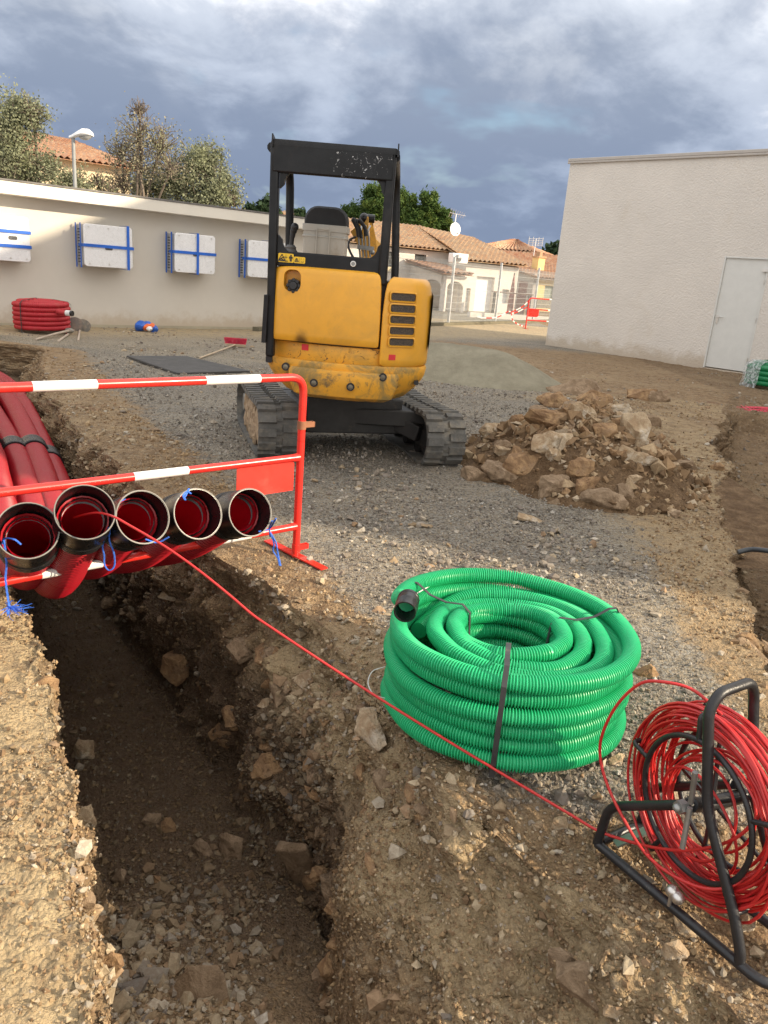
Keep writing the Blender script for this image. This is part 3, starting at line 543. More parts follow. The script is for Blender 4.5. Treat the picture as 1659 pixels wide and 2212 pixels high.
def wall_with(b, pl, a0, a1, z0, z1, o0, o1, holes):
    xs = sorted({a0, a1, *[h[0] for h in holes], *[h[1] for h in holes]})
    for xa, xb in zip(xs[:-1], xs[1:]):
        hs = sorted([(h[2], h[3]) for h in holes if h[0] <= xa+1e-6 and h[1] >= xb-1e-6]); z = z0
        for ha, hb in hs:
            if ha > z: b.pbox(pl, xa, xb, z, ha, o0, o1)
            z = max(z, hb)
        if z < z1: b.pbox(pl, xa, xb, z, z1, o0, o1)
def Z(zx, zy): return (1500+zx*.4822)*.54861, (700+zy*.4822)*.54861          # a position in the enlarged view of the houses
HA = np.array([.915, .403]); PA = Plane(at(*Z(200, 570), 40.0), HA)
def row_house():
    t = thing('terrace_house', 'long white house with a weathered tile roof, arched porch and white garage door', 'house', PA.P(0, 0)); s = lambda zx, zy, o=0: PA.sz(*Z(zx, zy), o)
    OB = 2.2; zg = -1.6
    aA0 = s(-620, 500)[0]; zA = s(300, 590)[1]; aB0 = s(700, 690, OB)[0]; aB1 = s(1130, 730, OB)[0]; zB = s(900, 712, OB)[1]; wA0, wz1 = s(278, 622); wA1, wz0 = s(362, 752); v0, v1 = s(38, 590)[0], s(135, 590)[0]
    b = MB(); wall_with(b, PA, aA0, aB0+.3, zg, zA, -.35, 0, [(wA0, wA1, wz0, wz1), (v0, v1, wz0, wz1)]); b.pbox(PA, aA0, aB1, zg, zA-.3, -7.5, -7.2)
    g0, gz1 = s(785, 803, OB); g1 = s(932, 815, OB)[0]; d0, dz1 = s(693, 900, OB); d1 = s(735, 905, OB)[0]; e0, ez1 = s(992, 910, OB); e1, ez0 = s(1036, 1030, OB)
    wall_with(b, PA, aB0, aB1, zg, zB, OB-.3, OB, [(g0, g1, zg, gz1), (d0+.05, d1, zg, dz1), (e0, e1, ez0, ez1)]); b.pbox(PA, aB0, aB0+.3, zg, zB, -.0, OB-.3); b.pbox(PA, aB1-.3, aB1, zg, zB, -6, OB-.3); b.pbox(PA, aB0+.3, aB1-.3, zg, zB-.05, -.36, -.3)
    b.build('wall', M_HW, t)
    q = MB(); q.pbox(PA, g0, g1, zg, gz1, OB-.28, OB-.22); q.build('garage_door', M_GARAGE, t)
    q = MB(); q.pbox(PA, d0+.05, d1, zg, dz1, OB-.25, OB-.2); q.build('door', paint('pale grey door', (.55, .57, .60), .5), t)
    q = MB(); q.pbox(PA, e0, e1, ez0, ez1, OB-.25, OB-.2); q.build('window', paint('pale grey window', (.58, .60, .62), .4), t)
    for x0, x1 in ((wA0, wA1), (v0, v1)):
        q = MB(); q.pbox(PA, x0, x1, wz0, wz1, -.3, -.26); w_ = q.build('window', M_DARKIN, t)
        q = MB(); zz = wz0+(wz1-wz0)*.45
        for k in range(12): q.pbox(PA, x0+.05, x0+(x1-x0)*.7, zz+k*(wz1-zz)/12, zz+(k+.8)*(wz1-zz)/12, -.22, -.19)
        q.build('shutter', M_SHUT, w_); q = MB(); q.pbox(PA, x0-.15, x1+.1, wz0-.22, wz0, -.2, .12); q.build('sill', render_mat('stone sill', (.62, .52, .34), .004), w_)
        q = MB()
        for k in range(9): q.tube([PA.P(x0+(x1-x0)*(k+.5)/9, wz0+.02, -.05), PA.P(x0+(x1-x0)*(k+.5)/9, wz0+.75, -.05)], .012, 4)
        q.tube([PA.P(x0, wz0+.75, -.05), PA.P(x1, wz0+.75, -.05)], .016, 4); q.build('railing', M_SHUT, w_)
    # roof: one slope over A and, further down, over B
    r = MB(); zr = PA.sz(*Z(130, 392), -3.6)[1]; ar0 = aA0-.3; rk = (zr-zA)/4.0
    def RZ(o): return zA+.12+rk*(.4-o)
    roof_sheet(r, PA.P(ar0, RZ(.4), .4), PA.P(aB0, RZ(.4), .4), PA.P(ar0, RZ(-3.6), -3.6), PA.P(aB0, RZ(-3.6), -3.6))
    roof_sheet(r, PA.P(aB0-.25, zB+.12, OB+.4), PA.P(aB1+.3, zB+.12, OB+.4), PA.P(aB0-.25, RZ(-3.6), -3.6), PA.P(aB1+.3, RZ(-3.6)-.3, -3.6))
    roof_sheet(r, PA.P(aB1+.3, zA-.3, -7.7), PA.P(ar0, zA, -7.7), PA.P(aB1+.3, RZ(-3.6)-.3, -3.6), PA.P(ar0, RZ(-3.6), -3.6)); r.build('roof', M_TILE_OLD, t)
    g = MB(); g.prism([PA.P(aA0, zA, 0), PA.P(aA0, RZ(-3.6)-.15, -3.6), PA.P(aA0, zA-.2, -7.3)], PA.e*.3); g.build('gable', M_HW, t); g = MB(); g.prism([PA.P(aB1-.3, zB, OB), PA.P(aB1-.3, RZ(-3.6)-.5, -3.6), PA.P(aB1-.3, zA-.5, -7.3), PA.P(aB1-.3, zg, -7.3), PA.P(aB1-.3, zg, OB)], PA.e*.28); g.build('gable', M_HW, t)
    # porch
    OP = OB+1.9; zt = PA.sz(*Z(400, 690), .1)[1]; p0 = s(528, 900, OP)[0]; p1 = s(694, 900, OP)[0]; zp = s(610, 803, OP)[1]; zc = s(600, 845, OP)[1]; zi = s(600, 905, OP)[1]; h0 = s(540, 900, OP)[0]; h1 = s(672, 900, OP)[0]
    q = MB(); n = 12; mid = (h0+h1)/2; ra = (h1-h0)/2
    arc_ = [(mid-ra*math.cos(x), zi+(zc-zi)*math.sin(x)) for x in np.linspace(0, math.pi, n)]
    q.pbox(PA, p0, h0, zg, zi, OP-.3, OP); q.pbox(PA, h1, p1, zg, zi, OP-.3, OP)
    for (xa, za), (xb, zb) in zip(arc_[:-1], arc_[1:]): q.prism([PA.P(xa, za, OP), PA.P(xb, zb, OP), PA.P(xb, zp, OP), PA.P(xa, zp, OP)], -PA.n*.3)
    q.prism([PA.P(p0, zi, OP), PA.P(h0, zi, OP), PA.P(h0, zp, OP), PA.P(p0, zp, OP)], -PA.n*.3); q.prism([PA.P(h1, zi, OP), PA.P(p1, zi, OP), PA.P(p1, zp, OP), PA.P(h1, zp, OP)], -PA.n*.3); q.pbox(PA, p1-.25, p1, zg, zp, OB, OP-.3)
    # side arch, facing left
    so0, so1 = .0, OP-.3; ms = OP-.3-1.15; rs = .95
    aa = [(ms+rs*math.cos(x), zi+(zc-zi)*math.sin(x)) for x in np.linspace(0, math.pi, n)]
    q.pbox(PA, p0, p0+.25, zg, zi, ms+rs, so1); q.pbox(PA, p0, p0+.25, zg, zi, so0, ms-rs)
    for (oa, za), (ob, zb) in zip(aa[:-1], aa[1:]): q.prism([PA.P(p0, za, oa), PA.P(p0, zb, ob), PA.P(p0, zp, ob), PA.P(p0, zp, oa)], PA.e*.25)
    q.pbox(PA, p0, p0+.25, zi, zp, so0, ms-rs); q.prism([PA.P(p0, zp, so1), PA.P(p0, zp, so0), PA.P(p0, zt-.2, so0)], PA.e*.25); q.prism([PA.P(p1-.25, zp, so1), PA.P(p1-.25, zp, OB), PA.P(p1-.25, zp+(zt-zp)*.45-.1, OB)], PA.e*.24); po = q.build('porch', M_HW, t)
    r = MB(); roof_sheet(r, PA.P(p0-.35, zp+.12, OP+.3), PA.P(p1+.2, zp+.12, OP+.3), PA.P(p0-.35, zt, .02), PA.P(p1+.2, zt, .02)); r.build('porch_roof', M_TILE_RED, po)
    # air conditioner on the side wall
    x0, y1 = s(552, 612, OB); x1, y0 = s(668, 702, OB); t2 = thing('air_conditioner', 'white outdoor air conditioner hung under the tiled eaves', 'air conditioner', PA.P(x0, y0, OB))
    q = MB(); q.pbox(PA, x0, x1, y0, y1, OB+.02, OB+.5); q.build('casing', M_GARAGE, t2, bevel=.03); cx_, cz = x0+(x1-x0)*.34, (y0+y1)/2; rr = (y1-y0)*.40
    q = MB(); q.cyl(PA.P(cx_, cz, OB+.5), PA.P(cx_, cz, OB+.52), rr, 24); q.build('fan_opening', M_BLACKP, t2); q = MB()
    for k in range(6): q.tube(arc(PA.P(cx_, cz, OB+.525), PA.e, (0, 0, 1), rr*(k+1)/6, 0, 2*math.pi, 24), .008, 4)
    q.build('fan_grille', M_ZINC, t2)
    # dish and aerial on the roof
    t3 = thing('satellite_dish', 'round white satellite dish on the tile roof', 'satellite dish', at(*Z(600, 470), 42.)); c = at(*Z(608, 420), 41.6); r0 = .34; dv = unit((.25, -.95, .25)); uu = unit(np.cross(dv, (0, 0, 1))); vv = np.cross(uu, dv); q = MB(); rings = [[c-dv*.08*(1-k*k)+(math.cos(x)*uu*.82+math.sin(x)*vv)*r0*k for x in np.linspace(0, 2*math.pi, 28, endpoint=False)] for k in (.05, .4, .7, 1.)]
    q.loft(rings, caps=True); q.build('dish', M_GARAGE, t3, smooth=60); q = MB(); q.tube([c-vv*.32, c-vv*.28+dv*.3], .012, 6); q.ball(c-vv*.28+dv*.3, .035); q.build('receiver_arm', M_BLACKP, t3); q = MB(); q.tube([at(*Z(598, 474), 41.9), c-dv*.1], .03, 6); q.build('mount', M_ZINC, t3)
    def aerial(base, top, L, lab, els, tilt):
        t4 = thing('roof_aerial', lab, 'aerial', base); q = MB(); q.tube([base, top], .03, 6); q.build('mast', M_ZINC, t4); q = MB(); d = unit((.9, .2, tilt)); m = np.array(top)
        q.tube([m-d*L*.4, m+d*L*.6], .014, 5)
        for k in range(els): p = m+d*L*(-.38+k/els); q.tube([p-np.array([.15, -.3, .5])*(.4-.03*k), p+np.array([.15, -.3, .5])*(.4-.03*k)], .010, 4)
        q.build('aerial_rods', M_ZINC, t4)
    aerial(at(*Z(600, 400), 42.4), at(*Z(615, 295), 42.4), .85, 'grey comb aerial on a bent mast above the satellite dish', 7, -.1)
    # low yard wall
    t5 = thing('yard_wall', 'low rendered wall standing between the fence and the houses', 'wall', PA.P(0, zg, 6)); q = MB(); w0, wz = PA.sz(*Z(395, 1068), 7.5); w1 = PA.sz(*Z(728, 1108), 7.5)[0]; q.pbox(PA, w0-12, w1, zg-1, wz-.3, 7.3, 7.5); q.build('grey_wall', M_HGREY, t5)
    q = MB(); w2 = PA.sz(*Z(1380, 1110), 7.5)[0]; q.pbox(PA, w1+.003, w2+3, zg-1, PA.sz(*Z(900, 1108), 7.5)[1], 7.25, 7.5); q.build('white_wall', M_HW, t5); q = MB(); m0, mz1 = PA.sz(*Z(785, 1133), 7.52); m1, mz0 = PA.sz(*Z(812, 1180), 7.52); q.pbox(PA, m0, m1, mz0, mz1, 7.5, 7.56); q.build('meter_box', M_GARAGE, t5)
    return aB1, zB, RZ
AB1, ZB, RZ_ = row_house()
def yellow_house():
    PY = Plane(at(*Z(1285, 825), 47.), HA); s = lambda zx, zy, o=0: PY.sz(*Z(zx, zy), o); t = thing('yellow_house', 'yellow rendered house with a low tile roof and grey side wall', 'house', PY.P(0, 0)); a0, z1 = s(1283, 830); a1 = a0+9; zg = -2.2
    w0, wz1 = s(1340, 880); w1 = s(1420, 1000)[0]; wz0 = s(1345, 985)[1]; b = MB(); wall_with(b, PY, a0, a1, zg, z1, -.3, 0, [(w0, w1, wz0, wz1)]); b.build('wall', M_YEL, t); b = MB(); b.pbox(PY, w0, w1, wz0, wz1, -.28, -.2); w_ = b.build('window', paint('green grey shutter', (.24, .28, .24), .6), t)
    b = MB(); al, zl = s(1130, 800, 0); b.pbox(PY, a0-.28, a0-.003, zg, z1+.3, -9, 0); b.build('side_wall', M_HGREY, t)
    zt = PY.sz(*Z(1180, 690), -6)[1]; r = MB(); roof_sheet(r, PY.P(a0-.5, z1+.1, .5), PY.P(a1, z1+.1, .5), PY.P(a0-.5, zt, -6), PY.P(a1, zt, -6)); roof_sheet(r, PY.P(a1, z1+.2, -11), PY.P(a0-.5, z1+.2, -11), PY.P(a1, zt, -6), PY.P(a0-.5, zt, -6)); rf = r.build('roof', M_TILE_RED, t)
    c0, cz1 = PY.sz(*Z(1290, 652), -2.5); c1, cz0 = PY.sz(*Z(1328, 770), -2.5); b = MB(); b.pbox(PY, c0, c1, cz0-1.5, cz1, -3.2, -2.5); b.build('chimney', M_YEL, rf); b = MB(); b.pbox(PY, c0-.06, c1+.06, cz1, cz1+.1, -3.25, -2.44); b.pbox(PY, c0+.15, c1-.15, cz1+.1, cz1+.35, -3.1, -2.65); b.build('chimney_cap', M_TILE_OLD, rf)
    g = thing('slatted_gate', 'dark grey slatted garden gate below the yellow house', 'gate', PY.P(a0, zg, 2)); q = MB(); g0, gz1 = PY.sz(*Z(1258, 990), 2); gz0 = PY.sz(*Z(1258, 1060), 2)[1]
    for k in range(8): q.pbox(PY, g0, g0+4.5, gz0+(gz1-gz0)*k/8, gz0+(gz1-gz0)*(k+.8)/8, 1.95, 2.0)
    q.pbox(PY, g0+.1, g0+.2, gz0-1.2, gz1, 1.9, 1.95); q.pbox(PY, g0+4, g0+4.1, gz0-1.2, gz1, 1.9, 1.95); q.build('boards', paint('anthracite slats', (.09, .095, .105), .5), g)
yellow_house()
def white_house():
    PW = Plane(at(*Z(1100, 600), 66.), (.90, -.43)); s = lambda zx, zy, o=0: PW.sz(*Z(zx, zy), o); t = thing('white_house', 'bright white upper storey with a red hipped tile roof behind the terrace', 'house', PW.P(0, 0)); a0, z1 = s(810, 575); a1 = s(1190, 606)[0]; zg = -2.; d = 5.2
    b = MB(); b.pbox(PW, a0, a1, zg, z1, -d, 0); b.build('wall', M_BLUEW, t); w0, wz1 = s(1035, 618); w1, wz0 = s(1112, 672); q = MB(); q.pbox(PW, w0-.1, w1+.1, wz0, wz1+.1, -.05, .06); w_ = q.build('window', M_FASC, t); q = MB(); q.pbox(PW, w0, w1, wz0, wz1, .06, .09); q.build('pane', paint('blue grey pane', (.45, .50, .55), .3), w_)
    zp = s(1052, 508, -3.5)[1]; k = [PW.P(a0-.6, z1, .6), PW.P(a1+.6, z1, .6), PW.P(a1+.6, z1, -d-.6), PW.P(a0-.6, z1, -d-.6)]; pk = PW.P((a0+a1)/2+.3, zp, -d/2); pk2 = PW.P((a0+a1)/2-.1, zp, -d/2); r = MB(); roof_sheet(r, k[0], k[1], pk2, pk, .33, .07); roof_sheet(r, k[1], k[2], pk, pk2, .33, .07); roof_sheet(r, k[3], k[0], pk, pk2, .33, .07); r.build('roof', M_TILE_RED, t)
    t4 = thing('roof_aerial', 'small grid aerial on a thin mast beside the white house', 'aerial', at(*Z(1250, 600), 60)); b0, tp = at(*Z(1245, 640), 60), at(*Z(1268, 495), 60); q = MB(); q.tube([b0, tp], .03, 5); q.build('mast', M_ZINC, t4); q = MB()
    for k in range(5): p = tp+(b0-tp)*(.02+.1*k); q.tube([p+np.array([-.55, 0, -.05]), p+np.array([.55, 0, .05])], .02, 4)
    for k in (-.5, -.2, .2, .5): q.tube([tp+np.array([k, 0, .1]), tp+(b0-tp)*.42+np.array([k, 0, 0])], .018, 4)
    q.build('aerial_rods', M_ZINC, t4)
    t = thing('far_roof', 'far red tiled roof between the white house and the rendered building', 'house', at(*Z(1280, 700), 58)); PQ = Plane(at(*Z(1280, 740), 58.), (.9, .43)); a0, z0 = PQ.sz(*Z(1120, 735)); a1 = a0+16; r = MB(); roof_sheet(r, PQ.P(a0, z0-.6, 0), PQ.P(a1, z0-.6, 0), PQ.P(a0, z0+1.25, -4), PQ.P(a1, z0+1.25, -4), .33, .07); r.build('roof', M_TILE_RED, t); b = MB(); b.pbox(PQ, a0+.3, a1, -2, z0-.6, -4, -.4); b.build('wall', M_YEL, t)
white_house()
def back_house():
    PH = Plane(at(190, 400, 34.), (.80, .60)); s = lambda x, y, o=0: PH.sz(x, y, o); t = thing('cream_house', 'cream house with a red tile roof behind the olive trees', 'house', PH.P(0, 0)); a0 = s(60, 330)[0]; a1, z1 = s(280, 368); z1 = s(200, 352)[1]; b = MB(); b.pbox(PH, a0, a1, -1, z1, -6, 0); b.build('wall', render_mat('cream house render', (.66, .53, .36), .004, 12, .06), t)
    zr = s(160, 298, -3)[1]; r = MB(); roof_sheet(r, PH.P(a0-.4, z1, .5), PH.P(a1+.4, z1, .5), PH.P(a0-.4, zr, -3), PH.P(a1-1.6, zr-.1, -3)); roof_sheet(r, PH.P(a1+.4, z1, .5), PH.P(a1+.4, z1, -6.5), PH.P(a1-1.6, zr-.1, -3), PH.P(a1-1.6, zr-.1, -3.1)); roof_sheet(r, PH.P(a1+.4, z1, -6.5), PH.P(a0-.4, z1, -6.5), PH.P(a1-1.6, zr-.1, -3), PH.P(a0-.4, zr, -3)); r.build('roof', M_TILE_RED, t)
back_house()
# ------------------------------------------------------------------ trees
def leaf_mat(name, a, b, c, trans=.25):
    t = NT(name); r = t.geo.outputs['Random Per Island']; k = t.mix(r, a, b); k = t.mix(t.ramp(t.noise(1.4, 3), .5, .68), k, c); t.b.inputs['Specular IOR Level'].default_value = .25; t.fin(k, .7)
    tl = t.N('ShaderNodeBsdfTranslucent'); t.L(k, tl.inputs[0]); m = t.N('ShaderNodeMixShader'); m.inputs[0].default_value = trans; t.L(t.b.outputs[0], m.inputs[1]); t.L(tl.outputs[0], m.inputs[2]); t.L(m.outputs[0], t.t.nodes['Material Output'].inputs[0]); return t.m
M_BARK = paint('grey bark', (.14, .11, .085), .9, .3)
M_OLIVE = leaf_mat('olive leaves', (.185, .20, .12), (.27, .285, .185), (.22, .235, .13)); M_TWIG = leaf_mat('thin yellowing leaves', (.22, .20, .13), (.31, .28, .19), (.21, .215, .12)); M_PINE = leaf_mat('pine needles', (.035, .075, .018), (.085, .14, .03), (.13, .175, .035)); M_DARK = leaf_mat('dark evergreen leaves', (.022, .045, .022), (.05, .085, .035), (.04, .07, .03))
def tree(name, label, Y, base, blobs, n, leaf, mat, group, trunk=.16, twigs=40, seed=1, needles=False, clump=.34, shell=.45, tw=1., per=40):
    g = np.random.default_rng(seed); b0 = at(base[0], base[1], Y); b0[2] = -.3; t = thing(name, label, 'tree', b0, group); B = [(at(x, y, Y+dy), r*Y/FPX*.98) for x, y, r, dy in blobs]
    cen = sum(c for c, r in B)/len(B); k = MB(); fork = b0+(cen-b0)*.42; fork[:2] = b0[:2]+(cen-b0)[:2]*.2; k.tube(spline([b0, b0+(fork-b0)*.5+g.normal(0, .06, 3), fork], 5), list(np.linspace(trunk, trunk*.7, 11)), 8); tips = []
    for c, r in B:
        p = spline([fork, fork+(c-fork)*.5+g.normal(0, .12, 3), c+g.normal(0, .1, 3)*r], 5); k.tube(p, list(np.linspace(trunk*.45, .03, len(p))), 6); tips.append((c, r))
    for _ in range(twigs):
        c, r = B[g.integers(len(B))]; d = unit(g.normal(0, 1, 3)+np.array([0, 0, .5])); s0 = c-np.array([0, 0, r*.4])*g.random(); e_ = c+d*r*g.uniform(.75, 1.12); p = spline([s0, s0+(e_-s0)*.5+g.normal(0, .08, 3), e_], 3); k.tube(p, list(np.linspace(.026*tw, .006, len(p))), 4, caps=False)
    k.build('trunk', M_BARK, t, smooth=60)
    w = np.array([r**2.4 for c, r in B]); w /= w.sum(); nc = max(20, n//per); ci = g.choice(len(B), nc, p=w); C = np.array([B[i][0] for i in ci]); Rr = np.array([B[i][1] for i in ci]); d = g.normal(0, 1, (nc, 3)); d /= np.linalg.norm(d, axis=1)[:, None]; C = C+d*(Rr*g.uniform(shell, 1.0, nc))[:, None]
    li = g.integers(0, nc, n); P = C[li]+g.normal(0, 1, (n, 3))*(Rr[li]*clump*g.uniform(.5, 1, n))[:, None]; u = g.normal(0, 1, (n, 3)); u /= np.linalg.norm(u, axis=1)[:, None]
    if needles: u[:, 2] = np.abs(u[:, 2])*.9
    v = np.cross(u, g.normal(0, 1, (n, 3))); v /= np.linalg.norm(v, axis=1)[:, None]; L = leaf*g.uniform(.6, 1.35, (n, 1)); wd = L*(.16 if needles else .32)
    V = np.stack([P-u*L*.5, P+v*wd, P+u*L*.5, P-v*wd], 1).reshape(-1, 3)-np.array(t.location); me = bpy.data.meshes.new('crown'); me.vertices.add(n*4); me.vertices.foreach_set('co', V.reshape(-1)); me.loops.add(n*4); me.loops.foreach_set('vertex_index', np.arange(n*4)); me.polygons.add(n); me.polygons.foreach_set('loop_start', np.arange(n)*4); me.update(calc_edges=True); me.materials.append(mat); o = bpy.data.objects.new('crown', me); COL.objects.link(o); o.parent = t
GT = 'trees behind the low building'
tree('olive_tree', 'tall grey green olive tree at the left picture edge', 24, (10, 460), [(15, 262, 55, 0), (75, 262, 40, .5), (-40, 300, 70, .5), (30, 340, 62, 0), (105, 372, 42, 0), (150, 395, 34, .3), (60, 235, 34, 0), (45, 395, 60, .4)], 21000, .078, M_OLIVE, GT, .2, 200, 3, clump=.30, shell=.30, tw=.7, per=90)
tree('bare_tree', 'thin half bare tree with fine grey twigs left of the bushy olive', 22, (285, 470), [(300, 290, 46, 0), (345, 310, 42, .3), (300, 350, 60, 0), (260, 330, 36, .3), (370, 360, 40, 0), (300, 238, 24, 0), (262, 392, 30, 0)], 4200, .06, M_TWIG, GT, .08, 330, 4, clump=.42, shell=.2, tw=.5)
tree('olive_tree', 'bushy olive tree rising behind the middle of the fascia', 23, (400, 480), [(420, 350, 48, 0), (455, 345, 34, .3), (390, 390, 50, 0), (470, 405, 46, 0), (340, 410, 50, .4), (440, 420, 50, 0), (300, 410, 34, .3), (505, 435, 26, 0)], 17000, .072, M_OLIVE, GT, .14, 220, 5, clump=.30, shell=.3, tw=.7, per=90)
tree('olive_tree', 'low sparse shrub like olive beside the street lamp', 26, (190, 480), [(170, 390, 26, 0), (215, 395, 24, 0), (140, 412, 28, 0), (240, 415, 22, 0)], 1500, .085, M_OLIVE, GT, .06, 130, 6, clump=.4)
tree('cypress_shrub', 'small dark evergreen just left of the excavator canopy', 40, (565, 480), [(548, 452, 14, 0), (575, 448, 16, 0), (530, 465, 12, 0), (592, 462, 14, 0), (562, 462, 14, 0), (648, 468, 14, 0)], 5000, .26, M_DARK, GT, .1, 10, 7)
GP = 'pines behind the terrace house'
tree('umbrella_pine', 'broad round pine crown seen through the excavator canopy', 62, (815, 560), [(815, 440, 36, 0), (770, 458, 26, 1), (855, 450, 34, 0), (800, 470, 34, 0), (750, 470, 16, 0), (880, 475, 24, 0), (840, 478, 32, 1)], 44000, .30, M_PINE, GP, .4, 12, 8, True, .20, .55, per=260)
tree('umbrella_pine', 'darker pine just left of the satellite dish', 58, (920, 560), [(905, 450, 28, 0), (930, 445, 24, 0), (955, 470, 20, 0), (915, 485, 32, 0), (945, 492, 26, 0), (895, 480, 20, 1), (965, 495, 10, 0)], 40000, .28, M_PINE, GP, .35, 12, 9, True, .20, .55, per=260)
tree('evergreen_tree', 'dark round tree behind the corner of the rendered building', 75, (1200, 640), [(1195, 555, 20, 0), (1180, 565, 11, 0), (1215, 560, 26, 0), (1200, 578, 20, 0), (1170, 570, 6, 0), (1230, 570, 30, 0)], 7000, .5, M_DARK, None, .3, 8, 10)
# street lamp
def lamp():
    Y = 20.5; b = at(160, 405, Y); top = at(158, 298, Y); b = np.array([top[0], top[1], 0]); t = thing('street_lamp', 'grey street lamp with a white cobra head over the low roof', 'street lamp', b); q = MB(); q.tube([b, top], [.06, .042], 10); q.build('pole', paint('grey lamp post', (.26, .27, .27), .5, .1), t, smooth=40)
    q = MB(); c0, c1 = at(150, 298, Y), at(202, 292, Y); ax = c1-c0; rings = []
    for u, rw, rh, dz in ((0, .05, .05, 0), (.1, .07, .065, .0), (.28, .10, .085, .03), (.55, .16, .13, .045), (.8, .15, .12, .03), (.95, .09, .07, .0), (1, .03, .03, -.02)):
        rings.append([c0+ax*u+np.array([0, math.cos(x)*rw*1., math.sin(x)*(rh if math.sin(x) > 0 else rh*.35)+dz]) for x in np.linspace(0, 2*math.pi, 14, endpoint=False)])
    q.loft(rings); q.build('lamp_head', M_GARAGE, t, smooth=50); q = MB(); rings = [[c0+ax*(.68+.27*math.cos(x)*k)+np.array([0, math.sin(x)*.14*k, .005-.07*(1-k*k)-.03]) for x in np.linspace(0, 2*math.pi, 16, endpoint=False)] for k in (1, .8, .5, .1)]; q.loft(rings); q.build('lens', paint('grey lamp lens', (.45, .46, .46), .1, .1), t, smooth=60)
lamp()
# ------------------------------------------------------------------ mini excavator, seen from behind
def worn_yellow(name, wear, dirt, rough=.38, stain=None):
    t = NT(name); base = (.74, .36, .028); c = t.mix(t.ramp(t.noise(2.5, 5, .6), .3, .7), tuple(q*.92 for q in base), tuple(min(1, q*1.06) for q in base)); p = t.geo.outputs['Position']
    if dirt: c = t.mix(t.math('MULTIPLY', t.ramp(t.noise(4.2, 8, .72, .6), .44, .62), dirt), c, (.24, .17, .055)); c = t.mix(t.math('MULTIPLY', t.ramp(t.noise(3.1, 8, .75, .8), .54, .64), dirt*.9), c, (.115, .092, .05))
    sc = t.ramp(t.noise(11, 8, .72, 1.5), wear, wear+.025); c = t.mix(sc, c, (.10, .045, .022)); s2 = t.ramp(t.noise(23, 6, .75, 2.), wear+.03, wear+.05); c = t.mix(s2, c, (.035, .028, .025))
    c = t.mix(t.math('MULTIPLY', t.ramp(t.noise(1.7, 7, .7), .42, .75), .24), c, (.38, .26, .12))
    if stain is not None:
        vd = t.N('ShaderNodeVectorMath'); vd.operation = 'DISTANCE'; mp = t.N('ShaderNodeMapping'); mp.inputs['Scale'].default_value = (1, .2, .6); t.L(p, mp.inputs[0]); t.L(mp.outputs[0], vd.inputs[0]); vd.inputs[1].default_value = (stain[0], stain[1]*.2, stain[2]*.6)
        c = t.mix(t.math('MULTIPLY', t.ramp(t.math('ADD', vd.outputs['Value'], t.math('MULTIPLY', t.noise(14, 6, .7), .05)), .095, .035), .85), c, (.05, .025, .012))
    t.bump(t.math('ADD', t.math('MULTIPLY', sc, -1.), t.math('MULTIPLY', t.noise(90, 3), .15)), .002, .8); return t.fin(c, t.math('ADD', t.math('MULTIPLY', t.noise(8, 5), .22), rough-.08))
M_YBODY = worn_yellow('yellow bodywork', .70, .12, .30, at(651, 740, 5.74)); M_YBAND = worn_yellow('scratched yellow band', .60, .35, .45); M_YCW = worn_yellow('scuffed yellow counterweight', .635, .95, .5)
def black_paint(name, chips):
    t = NT(name); c = t.mix(t.ramp(t.noise(5, 5), .35, .7), (.006, .0065, .008), (.014, .015, .017)); m = t.math('MULTIPLY', t.ramp(t.noise(30, 6, .7, 1.2), .60, .63), t.ramp(t.noise(3.3, 3, .6), .5, .56)) if chips else 0.
    if chips: c = t.mix(m, c, (.42, .42, .42))
    c = t.mix(t.math('MULTIPLY', t.ramp(t.noise(2.6, 6, .7), .5, .8), .25), c, (.12, .10, .08)); t.bump(t.noise(180, 2), .0008, .6); t.b.inputs['Specular IOR Level'].default_value = .3; return t.fin(c, .42)
M_CANOPY = black_paint('black canopy paint', False); M_HEAD = black_paint('chipped black canopy paint', True)
M_FRAMEB = paint('grimy black steel', (.022, .021, .020), .6, .3, dirt=(.14, .105, .07), dirt_amt=(.56, .76), dscale=5)
M_TRACK = paint('dusty track rubber', (.105, .102, .094), .85, .25, 9, bump=.006, bs=40, dirt=(.23, .20, .155), dirt_amt=(.45, .7), dscale=7); M_BOLT = paint('grimy bolt head', (.17, .15, .11), .6, .3, metal=.3); M_MUD = paint('dried mud', (.36, .26, .165), .95, .2, 12, bump=.02, bs=25); M_STEEL = paint('worn steel', (.30, .30, .29), .4, .25, metal=.7); M_REDST = paint('red reflector sticker', (.62, .02, .03), .4, .08); M_STICK = paint('yellow warning sticker', (.80, .50, .02), .4, .03); M_WST = paint('white label', (.75, .75, .73), .5, .04)
def grille_mat():
    t = NT('perforated steel grille'); p = t.tc.outputs['Object']; mp = t.N('ShaderNodeMapping'); mp.inputs['Scale'].default_value = (1, .02, 1); t.L(p, mp.inputs[0]); d = t.voro(170, 'F1', mp.outputs[0]); k = t.ramp(d, .40, .52); c = t.mix(k, (.004, .004, .004), (.075, .052, .035)); return t.fin(c, .5)
M_GRILLE = grille_mat()
